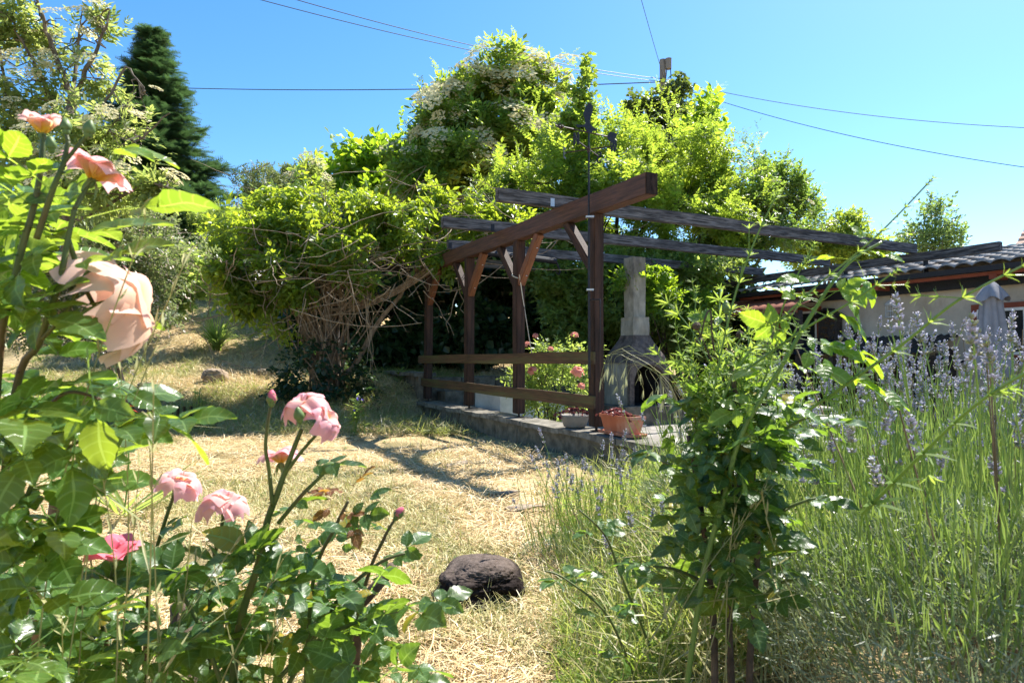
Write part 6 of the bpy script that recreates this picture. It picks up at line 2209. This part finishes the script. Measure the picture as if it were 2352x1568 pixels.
_l.scatter(T_WHORL, frames(np.array(_d)), np.array(_z), np.array(_p))
_s.build('stems', M['green_stem'], tg)
_l.build('leaf_whorls', LF['cleaver'], tg)
rb.cane([(1690, 1000, 1.17), (1680, 850, 1.2), (1668, 722, 1.2)], .0032, .0024, .06, .07, .3)
rb.finish(LF['rose_dark'], LF['rose_young'])

# coral blooms on the rose behind the rails
o, cl = CORAL
for i, (px, py, d, r_, lab) in enumerate(((1327, 852, 8.05, .062, 'largest coral bloom under the upper rail'), (1222, 850, 8.3, .05, None), (1336, 885, 8.1, .036, None), (1210, 790, 8.4, .034, None), (1230, 770, 8.4, .03, None), (1320, 768, 8.4, .036, None), (1265, 800, 8.3, .028, None))):
    bloom('bloom', P(px, py, d), (random.gauss(0, .3), -.6, .8), r_, M['petal_coral'], o, .95, 4, 30 + i, lab)

# ================================================================== lavender
def make_stalk(L, heads, seed, lean=.06):
    r2 = np.random.default_rng(seed)
    sb, hb = MB(), MB()
    t = np.linspace(0, 1, 5)
    bend = r2.normal(0, lean, 2)
    pth = np.stack([bend[0] * L * t ** 2, bend[1] * L * t ** 2, L * t], 1)
    sb.tube(pth, np.linspace(.0017, .0012, 5), 4, False)
    top = pth[-1]
    z = 0.0
    zs = [0]
    for i in range(heads - 1):
        z -= r2.uniform(.006, .010) if i < heads - 2 else r2.uniform(.014, .028)
        zs.append(z)
    for k, dz in enumerate(zs):
        c = top + np.array([bend[0] * dz, bend[1] * dz, dz])
        n = 5 if k == 0 else int(r2.integers(6, 9))
        for i in range(n):
            a = i * 6.283 / n + r2.uniform(-.3, .3)
            el = r2.uniform(.5, 1.2) if k else r2.uniform(.9, 1.5)
            d = np.array([math.cos(a) * math.cos(el), math.sin(a) * math.cos(el), math.sin(el)])
            l = r2.uniform(.009, .0125)
            s = nrm(np.cross(d, [0.1, .2, 1.0]))
            q = np.cross(s, d)
            w = .0025
            mid = c + d * l * .6
            tip = c + d * l
            v = [c, mid + s * w, mid + q * w, mid - s * w, mid - q * w, tip]
            hb.add(np.array(v), [(0, 1, 2), (0, 2, 3), (0, 3, 4), (0, 4, 1), (5, 2, 1), (5, 3, 2), (5, 4, 3), (5, 1, 4)], 1 if r2.random() < .4 else 0)
            if r2.random() < .3:
                o2 = tip + d * .002
                hb.add(np.array([tip, o2 + s * .0022, o2 + d * .0015, o2 - s * .0022]), [(0, 1, 2, 3)], 0)
    return sb, hb

STALKS = []
for i in range(7):
    sb, hb = make_stalk([.36, .42, .30, .40, .46, .34, .38][i], [6, 7, 5, 6, 7, 4, 6][i], 60 + i)
    a = sb.build('flower_stalk', LF['lav_stem'])
    b = hb.build('flower_head', [LF['lav_flower'], LF['lav_bract']])
    STALKS.append((a.data, b.data))
    bpy.data.objects.remove(a)
    bpy.data.objects.remove(b)

def lavender(name, label, x, y, rad, nst, nlf, hf=.26, top=.34, group='lavender bushes in the bed', z0=None, leafL=.046, sc_=1.0, grey=.35, spread=.35):
    b = g3(x, y)
    if z0 is not None: b[2] = z0
    o = thing(name, b, label, 'lavender', group)
    green, grey_mb = MB(), MB()
    n = nlf
    a = rng.random(n) * 6.283
    r_ = rad * np.sqrt(rng.random(n))
    dome = np.sqrt(np.clip(1 - (r_ / rad) ** 2 * .75, 0, 1))
    h = hf * dome * rng.random(n) ** .6
    # leaves run up the lower stalks as well
    hi = rng.random(n) < .2
    h = np.where(hi, hf * dome + rng.random(n) ** 1.3 * top * .5, h)
    pos = b + np.stack([np.cos(a) * r_ * (1 + h * .5), np.sin(a) * r_ * (1 + h * .5), h], 1)
    d = np.stack([np.cos(a) * .5 * r_ / rad, np.sin(a) * .5 * r_ / rad, rng.uniform(.3, 1.2, n)], 1) + rng.normal(0, .38, (n, 3))
    fr = frames(d, rng.normal(0, 1, (n, 3)))
    T = (np.array([[0, -.3, 0], [0, .3, 0], [.45, .5, .03], [.45, -.5, .03], [1, .12, -.05], [1, -.12, -.05]]), np.array([[0, 1, 2, 3], [3, 2, 4, 5]]))
    L = leafL * rng.uniform(.6, 1.3, n)
    d[hi] = d[hi] * np.array([.6, .6, 1]) + np.array([0, 0, 1.2])
    fr = frames(d, rng.normal(0, 1, (n, 3)))
    S = np.stack([L, rng.uniform(.0022, .0038, n) * sc_ * np.where(hi, .62, 1), L], 1)
    low = (h < hf * .62) & (rng.random(n) < grey * 2.2)
    if grey > .3:
        m = int(nlf * .7)
        a2 = rng.random(m) * 6.283
        r2 = rad * 1.12 * np.sqrt(rng.random(m))
        dm = np.sqrt(np.clip(1 - (r2 / rad / 1.15) ** 2 * .8, 0, 1))
        p2 = b + np.stack([np.cos(a2) * r2, np.sin(a2) * r2, hf * dm * rng.uniform(.55, 1.0, m)], 1)
        d2 = np.stack([np.cos(a2) * .7 * r2 / rad, np.sin(a2) * .7 * r2 / rad, rng.uniform(.2, 1.0, m)], 1) + rng.normal(0, .4, (m, 3))
        L2 = leafL * .75 * rng.uniform(.6, 1.3, m)
        grey_mb.scatter(T, frames(d2, rng.normal(0, 1, (m, 3))), np.stack([L2, rng.uniform(.0024, .004, m), L2], 1), p2)
    green.scatter(T, fr[~low], S[~low], pos[~low])
    green.build('leaves', LF['lav'], o)
    if low.sum() > 0:
        grey_mb.scatter(T, fr[low], S[low] * np.array([.7, 1, .7]), pos[low])
        grey_mb.build('grey_leaves', LF['lav_grey'], o)
    st = MB()
    for k in range(int(10 + nst * .25)):      # bare woody stems and last year's stalks
        aa = rng.random() * 6.283
        rr = rad * .8 * math.sqrt(rng.random())
        e = b + np.array([math.cos(aa) * rr * 1.2, math.sin(aa) * rr * 1.2, hf * rng.uniform(.7, 1.9)])
        s = b + np.array([math.cos(aa) * rr * .4, math.sin(aa) * rr * .4, 0])
        st.tube(s + (e - s) * np.linspace(0, 1, 4)[:, None], np.linspace(.003, .0014, 4), 4, False)
    st.build('woody_stems', M['vine_bark'], o)
    gs = MB()
    for k in range(int(nst * 2.2)):
        aa = rng.random() * 6.283
        rr = rad * math.sqrt(rng.random())
        s = b + np.array([math.cos(aa) * rr * .8, math.sin(aa) * rr * .8, hf * .25])
        e = b + np.array([math.cos(aa) * rr * 1.25, math.sin(aa) * rr * 1.25, hf * .6 + top * rng.uniform(.25, .95)]) + rng.normal(0, .02, 3)
        t = np.linspace(0, 1, 5)[:, None]
        gs.tube(s + (e - s) * t + rng.normal(0, .006, (5, 3)), np.linspace(.0022, .0012, 5), 3, False)
    gs.build('green_stems', LF['lav_stem'], o)
    for k in range(nst):
        me, he = STALKS[int(rng.integers(0, len(STALKS)))]
        aa = rng.random() * 6.283
        rr = rad * math.sqrt(rng.random()) * .95
        dm = math.sqrt(max(0, 1 - (rr / rad) ** 2 * .75))
        s = bpy.data.objects.new('flower_stalk', me)
        COL.objects.link(s)
        s.parent = o
        s.location = (math.cos(aa) * rr, math.sin(aa) * rr, hf * dm * rng.uniform(.55, 1.0))
        q = top / .38 * rng.uniform(.8, 1.15)
        s.scale = (1.15, 1.15, q)
        s.rotation_euler = (-math.sin(aa) * spread * rr / rad + rng.normal(0, .06), math.cos(aa) * spread * rr / rad + rng.normal(0, .06), rng.random() * 6.28)
        hd = bpy.data.objects.new('flower_head', he)
        COL.objects.link(hd)
        hd.parent = s
    return o
lavender('lavender_bush', 'broad lavender bush with grey lower leaves, nearest in the bed', .98, 1.25, .44, 95, 15000, .40, .42, grey=.48, z0=.36)
lavender('lavender_bush', 'tall lavender bush standing between the closed parasol and the nearest lavender', 1.50, 1.95, .46, 85, 8000, .42, .45)
lavender('lavender_bush', 'lavender bush with crowded violet heads below the log store', 1.18, 2.15, .42, 80, 8000, .34, .44)
lavender('lavender_bush', 'lavender bush farther back in the bed towards the bungalow wall', 1.85, 2.85, .5, 90, 4500, .38, .46)
lavender('lavender_bush', 'lavender bush growing right behind the dark leaved rose', .98, 2.75, .38, 60, 4000, .28, .38)
lavender('lavender_clump', 'small lavender clump with a few tall spikes before the terracotta trough', .47, 3.15, .26, 34, 900, .12, .40, 'small lavender clumps by the wall', spread=.4)
lavender('lavender_clump', 'sparse lavender clump leaning over the lichen coping beside the weeds', .26, 3.25, .20, 16, 500, .10, .36, 'small lavender clumps by the wall', spread=.4)
lavender('lavender_clump', 'thin lavender clump with pale spikes at the foot of the dark leaved rose', .48, 1.75, .20, 10, 500, .10, .30, 'small lavender clumps by the wall', spread=.5)

# ================================================================== cleavers: long sticky stems with leaf whorls
def cleavers(label, pts, r0=.0016, step=.042, ws=.024, side=True):
    q = spline([P(*p) for p in pts])
    o = thing('cleavers_plant', q[0], label, 'weed', 'cleavers scrambling over the rose and lavender')
    sb, lb = MB(), MB()
    sb.tube(q, np.linspace(r0, r0 * .55, len(q)), 4, False)
    seg = np.linalg.norm(np.diff(q, axis=0), axis=1)
    s = np.concatenate([[0], np.cumsum(seg)])
    d = step * .5
    pos, dr, sz = [], [], []
    while d < s[-1]:
        i = min(len(q) - 2, int(np.searchsorted(s, d)) - 1)
        i = max(i, 0)
        t = nrm(q[i + 1] - q[i])
        pp = q[i] + t * (d - s[i])
        fade = 1.1 - .55 * d / s[-1]
        pos.append(pp); dr.append(t); sz.append(ws * fade * random.uniform(.8, 1.15))
        if side and random.random() < .45:
            sd = nrm(rng.normal(0, 1, 3) + t * .9)
            L = random.uniform(.03, .07) * fade
            e = pp + sd * L
            sb.tube([pp, e], r0 * .4, 3, False)
            pos.append(e); dr.append(sd); sz.append(ws * .55)
            if random.random() < .6:
                pos.append(pp + sd * L * .55); dr.append(sd); sz.append(ws * .5)
        d += step * random.uniform(.85, 1.2)
    for k in range(3):
        pos.append(q[-1] - nrm(q[-1] - q[-2]) * .006 * k); dr.append(nrm(q[-1] - q[-2])); sz.append(ws * .35)
    lb.scatter(T_WHORL, frames(np.array(dr)), np.array(sz), np.array(pos))
    sb.build('stem', M['green_stem'], o)
    lb.build('leaf_whorls', LF['cleaver'], o)
cleavers('longest cleavers stem, rising past the rafters into the open sky', [(1640, 1010, 1.12), (1690, 850, 1.08), (1850, 680, 1.02), (2010, 545, .96), (2142, 410, .9)], .0025, .05, .028)
cleavers('cleavers stem reaching straight up before the lower rafter', [(1625, 1100, 1.15), (1640, 900, 1.12), (1685, 690, 1.1), (1735, 550, 1.08), (1788, 440, 1.06)], .0023, .045, .027)
cleavers('cleavers stem slanting over the rose towards the gutter', [(1700, 860, 1.05), (1840, 760, 1.0), (1960, 690, .96), (2060, 620, .93)], .0021, .045, .024)
cleavers('cleavers stem crossing in front of the white lantern', [(1860, 940, 1.0), (2060, 800, .9), (2200, 690, .84), (2370, 600, .8)], .0025, .055, .03)
cleavers('thick cleavers stem slanting low across the lavender spikes', [(1980, 1180, .95), (2100, 1060, .85), (2240, 930, .76), (2400, 830, .7)], .0029, .06, .032)
cleavers('short upright cleavers stem beside the barbecue', [(1600, 1050, 1.3), (1585, 900, 1.3), (1592, 780, 1.3), (1600, 660, 1.3)], .0020, .05, .024)
cleavers('cleavers stem with a curled tip over the dark rose leaves', [(1690, 1000, 1.1), (1760, 860, 1.08), (1800, 700, 1.06), (1870, 560, 1.04)], .0020, .045, .024)
cleavers('cleavers stem tangled in the dry seed stalks beside the bench', [(1590, 1080, 1.2), (1640, 960, 1.18), (1670, 830, 1.17), (1730, 740, 1.15)], .0020, .04, .024)
cleavers('limp cleavers stem lying against the weeds by the straw lawn', [(1480, 1560, 1.5), (1560, 1400, 1.45), (1620, 1230, 1.4), (1640, 1150, 1.38)], .0021, .05, .03)

# ================================================================== tall grasses, stakes and dry stems
def brome():
    b = P(1560, 1050, 2.3)
    base = g3(b[0], 2.3)
    o = thing('brome_grass', base, 'drooping brome grass with fine awned seed heads before the nearest pergola post', 'grass plant')
    sb, hb = MB(), MB()
    for k in range(4):
        tip = P(random.uniform(1370, 1500), random.uniform(790, 850), random.uniform(2.0, 2.4))
        mid = (base + tip) / 2 + np.array([.10, 0, .22])
        q = spline([base + rng.normal(0, .02, 3), mid, tip])
        sb.tube(q, np.linspace(.0018, .0008, len(q)), 4, False)
        for j in range(6):
            s = q[-1 - j]
            e = s + np.array([random.uniform(-.10, .05), random.uniform(-.05, .05), -random.uniform(.03, .10)])
            sb.tube(spline([s, (s + e) / 2 + np.array([-.02, 0, .02]), e]), .0006, 3, False)
            for m_ in range(5):
                dv = np.array([random.gauss(-.15, .22), random.gauss(0, .22), -1])
                hb.scatter(t_leaf(1, .05, .1, 0), frames(dv[None]), np.array([random.uniform(.03, .055)]), e[None])
    sb.build('stalks', LF['seed'], o)
    hb.build('seed_heads', LF['seed'], o)
brome()

def grass_tuft(label, n, region, depth, foot, L=(.25, .5), heads=True, mat='seed', group='tall seeding grasses in the beds'):
    """stalks whose tips reach the named part of the view; each rooted in the soil below"""
    c = P(foot[0], foot[1], foot[2])
    base = g3(c[0], foot[2])
    o = thing('wild_grass', base, label, 'grass plant', group)
    sb, hb = MB(), MB()
    for k in range(n):
        tip = P(random.uniform(*region[0]), random.uniform(*region[1]), random.uniform(*depth))
        s = base + np.array([random.gauss(0, .10), random.gauss(0, .06), 0])
        s[2] = float(gz(s[:1], s[1:2])[0])
        mid = s * .45 + tip * .55 + np.array([random.gauss(0, .03), random.gauss(0, .03), abs(tip[2] - s[2]) * .12])
        q = spline([s, mid, tip])
        sb.tube(q, np.linspace(.0014, .0006, len(q)), 4, False)
        if heads:
            for j in range(5):
                pp = q[-1 - j]
                for m_ in range(2):
                    dv = nrm(q[-1] - q[-3]) + rng.normal(0, .25, 3)
                    hb.scatter(t_leaf(1, .10, .1, .05), frames(dv[None]), np.array([random.uniform(.018, .035)]), pp[None])
        for m_ in range(2):
            i = random.randint(2, len(q) - 5)
            dv = nrm(q[i + 1] - q[i]) + rng.normal(0, .5, 3)
            l = random.uniform(.08, .18)
            hb.scatter(t_leaf(1, .035, .1, .5), frames(dv[None]), np.array([l]), q[i][None])
    sb.build('stalks', LF[mat], o)
    hb.build('seed_heads' if heads else 'blades', LF[mat], o)
grass_tuft('pale seeding grass threading through the tall peach rose', 9, ((180, 420), (480, 1150)), (.6, .95), (240, 1700, 1.0))
grass_tuft('long pale grass arching among the lower leaves of the pink rose', 15, ((20, 700), (1180, 1520)), (.75, 1.2), (300, 1750, 1.1))
grass_tuft('green grass stalks at the foot of the dark leaved rose', 26, ((1380, 1800), (1180, 1520)), (1.1, 1.6), (1600, 1800, 1.45))
grass_tuft('reddish brown grass heads drooping in front of the dark rose leaves', 8, ((1640, 1780), (1080, 1260)), (1.0, 1.15), (1690, 1700, 1.15))
grass_tuft('fine green grass between the soil clod and the lavender', 22, ((1180, 1480), (1080, 1400)), (1.8, 2.8), (1380, 1500, 2.3), mat='weed')
grass_tuft('short grass stalks beside the shaded bank below the vine', 16, ((560, 700), (930, 1010)), (7.6, 8.4), (640, 1010, 8.0), mat='green_grass')

def sticks():
    q = spline([P(70, 1500, 1.25), P(95, 1400, 1.22), P(118, 1260, 1.2), P(134, 1138, 1.18)])
    b = g3(q[0][0] - .02, 1.3)
    mb = MB()
    mb.tube(np.concatenate([[b], q]), np.array([.016, .0155, .015, .014] + [.013] * (len(q) - 3)), 9)
    tag(mb.build('plant_stake', M['stake'], None, True), 'brown wooden plant stake leaning in the peach rose', 'stake')
    for lab, px, py, d, h, r_ in (('mossy rotten stump of an old rose standing in the pink rose bush', 418, 1385, 1.35, .5, .028), ('cut grey rose stump end pointing over the straw lawn', 905, 1300, 1.45, .0, .015)):
        t = P(px, py, d)
        g = g3(t[0], d)
        mb = MB()
        if h:
            mb.tube([g, g * .5 + t * .5 + np.array([.01, 0, 0]), t], [r_ * 1.2, r_, r_ * .8], 9)
            mb.tube([g * .4 + t * .6, P(px + 60, py + 20, d)], [r_ * .5, r_ * .35], 7)
        else:
            mb.tube([g + np.array([-.12, 0, 0]), t + np.array([-.08, 0, -.09]), t], [r_ * 1.2, r_, r_ * .9], 9)
        tag(mb.build('rose_stump', M['woody'], None, True), lab, 'stump')
    mb = MB()
    o = thing('dry_flower_stalks', P(1680, 1100, 1.2) * np.array([1, 1, 0]) + np.array([0, 0, .3]), 'bare brown dry stalks with shrivelled heads standing in the dark leaved rose', 'dry stalks')
    hb = MB()
    for pts in ([(1660, 1250, 1.2), (1655, 1000, 1.2), (1640, 850, 1.2), (1600, 750, 1.2)], [(1690, 1250, 1.22), (1680, 1000, 1.2), (1670, 900, 1.2), (1640, 800, 1.2), (1632, 715, 1.2), (1618, 735, 1.2), (1608, 785, 1.2)],
                [(1700, 1250, 1.2), (1695, 1000, 1.2), (1690, 860, 1.2), (1700, 770, 1.2)], [(1600, 1100, 1.25), (1598, 980, 1.25), (1590, 870, 1.25)]):
        q = spline([P(*p) for p in pts])
        mb.tube(q, np.linspace(.003, .0015, len(q)), 5)
        hb.lathe([(0, -.008), (.007, -.004), (.008, .003), (.004, .008), (0, .009)], q[-1], 7)
    mb.build('stalks', M['woody'], o)
    hb.build('seed_capsules', M['woody'], o)
    # red flower deep in the shade
    c = P(288, 925, 4.0)
    g = g3(c[0], 4.0)
    o = thing('daylily', g, 'red daylily flower peeping out behind the peach rose leaves', 'flower')
    mb = MB()
    top = P(285, 935, 4.0)
    mb.tube(spline([g, (g + top) / 2 + np.array([.03, 0, 0]), top]), .005, 5)
    mb.build('stem', M['green_stem'], o)
    fb = MB()
    for i in range(6):
        dv = np.array([.8 + random.gauss(0, .3), random.gauss(0, .5), random.gauss(.25, .4)])
        fb.scatter(t_leaf(1, .35, .1, .2), frames(dv[None]), np.array([.085]), top[None])
    fb.build('petals', LF['red_petal'], o)
    lb = MB()
    for i in range(26):
        a = rng.random() * 6.283
        lb.scatter(t_leaf(1, .06, .2, .6), frames(np.array([[math.cos(a) * .6, math.sin(a) * .6, 1.0]])), np.array([random.uniform(.3, .55)]), (g + rng.normal(0, .03, 3) * np.array([1, 1, 0]))[None])
    lb.build('leaves', LF['hedge'], o)
sticks()

for me in list(bpy.data.meshes):
    if me.users == 0:
        bpy.data.meshes.remove(me)
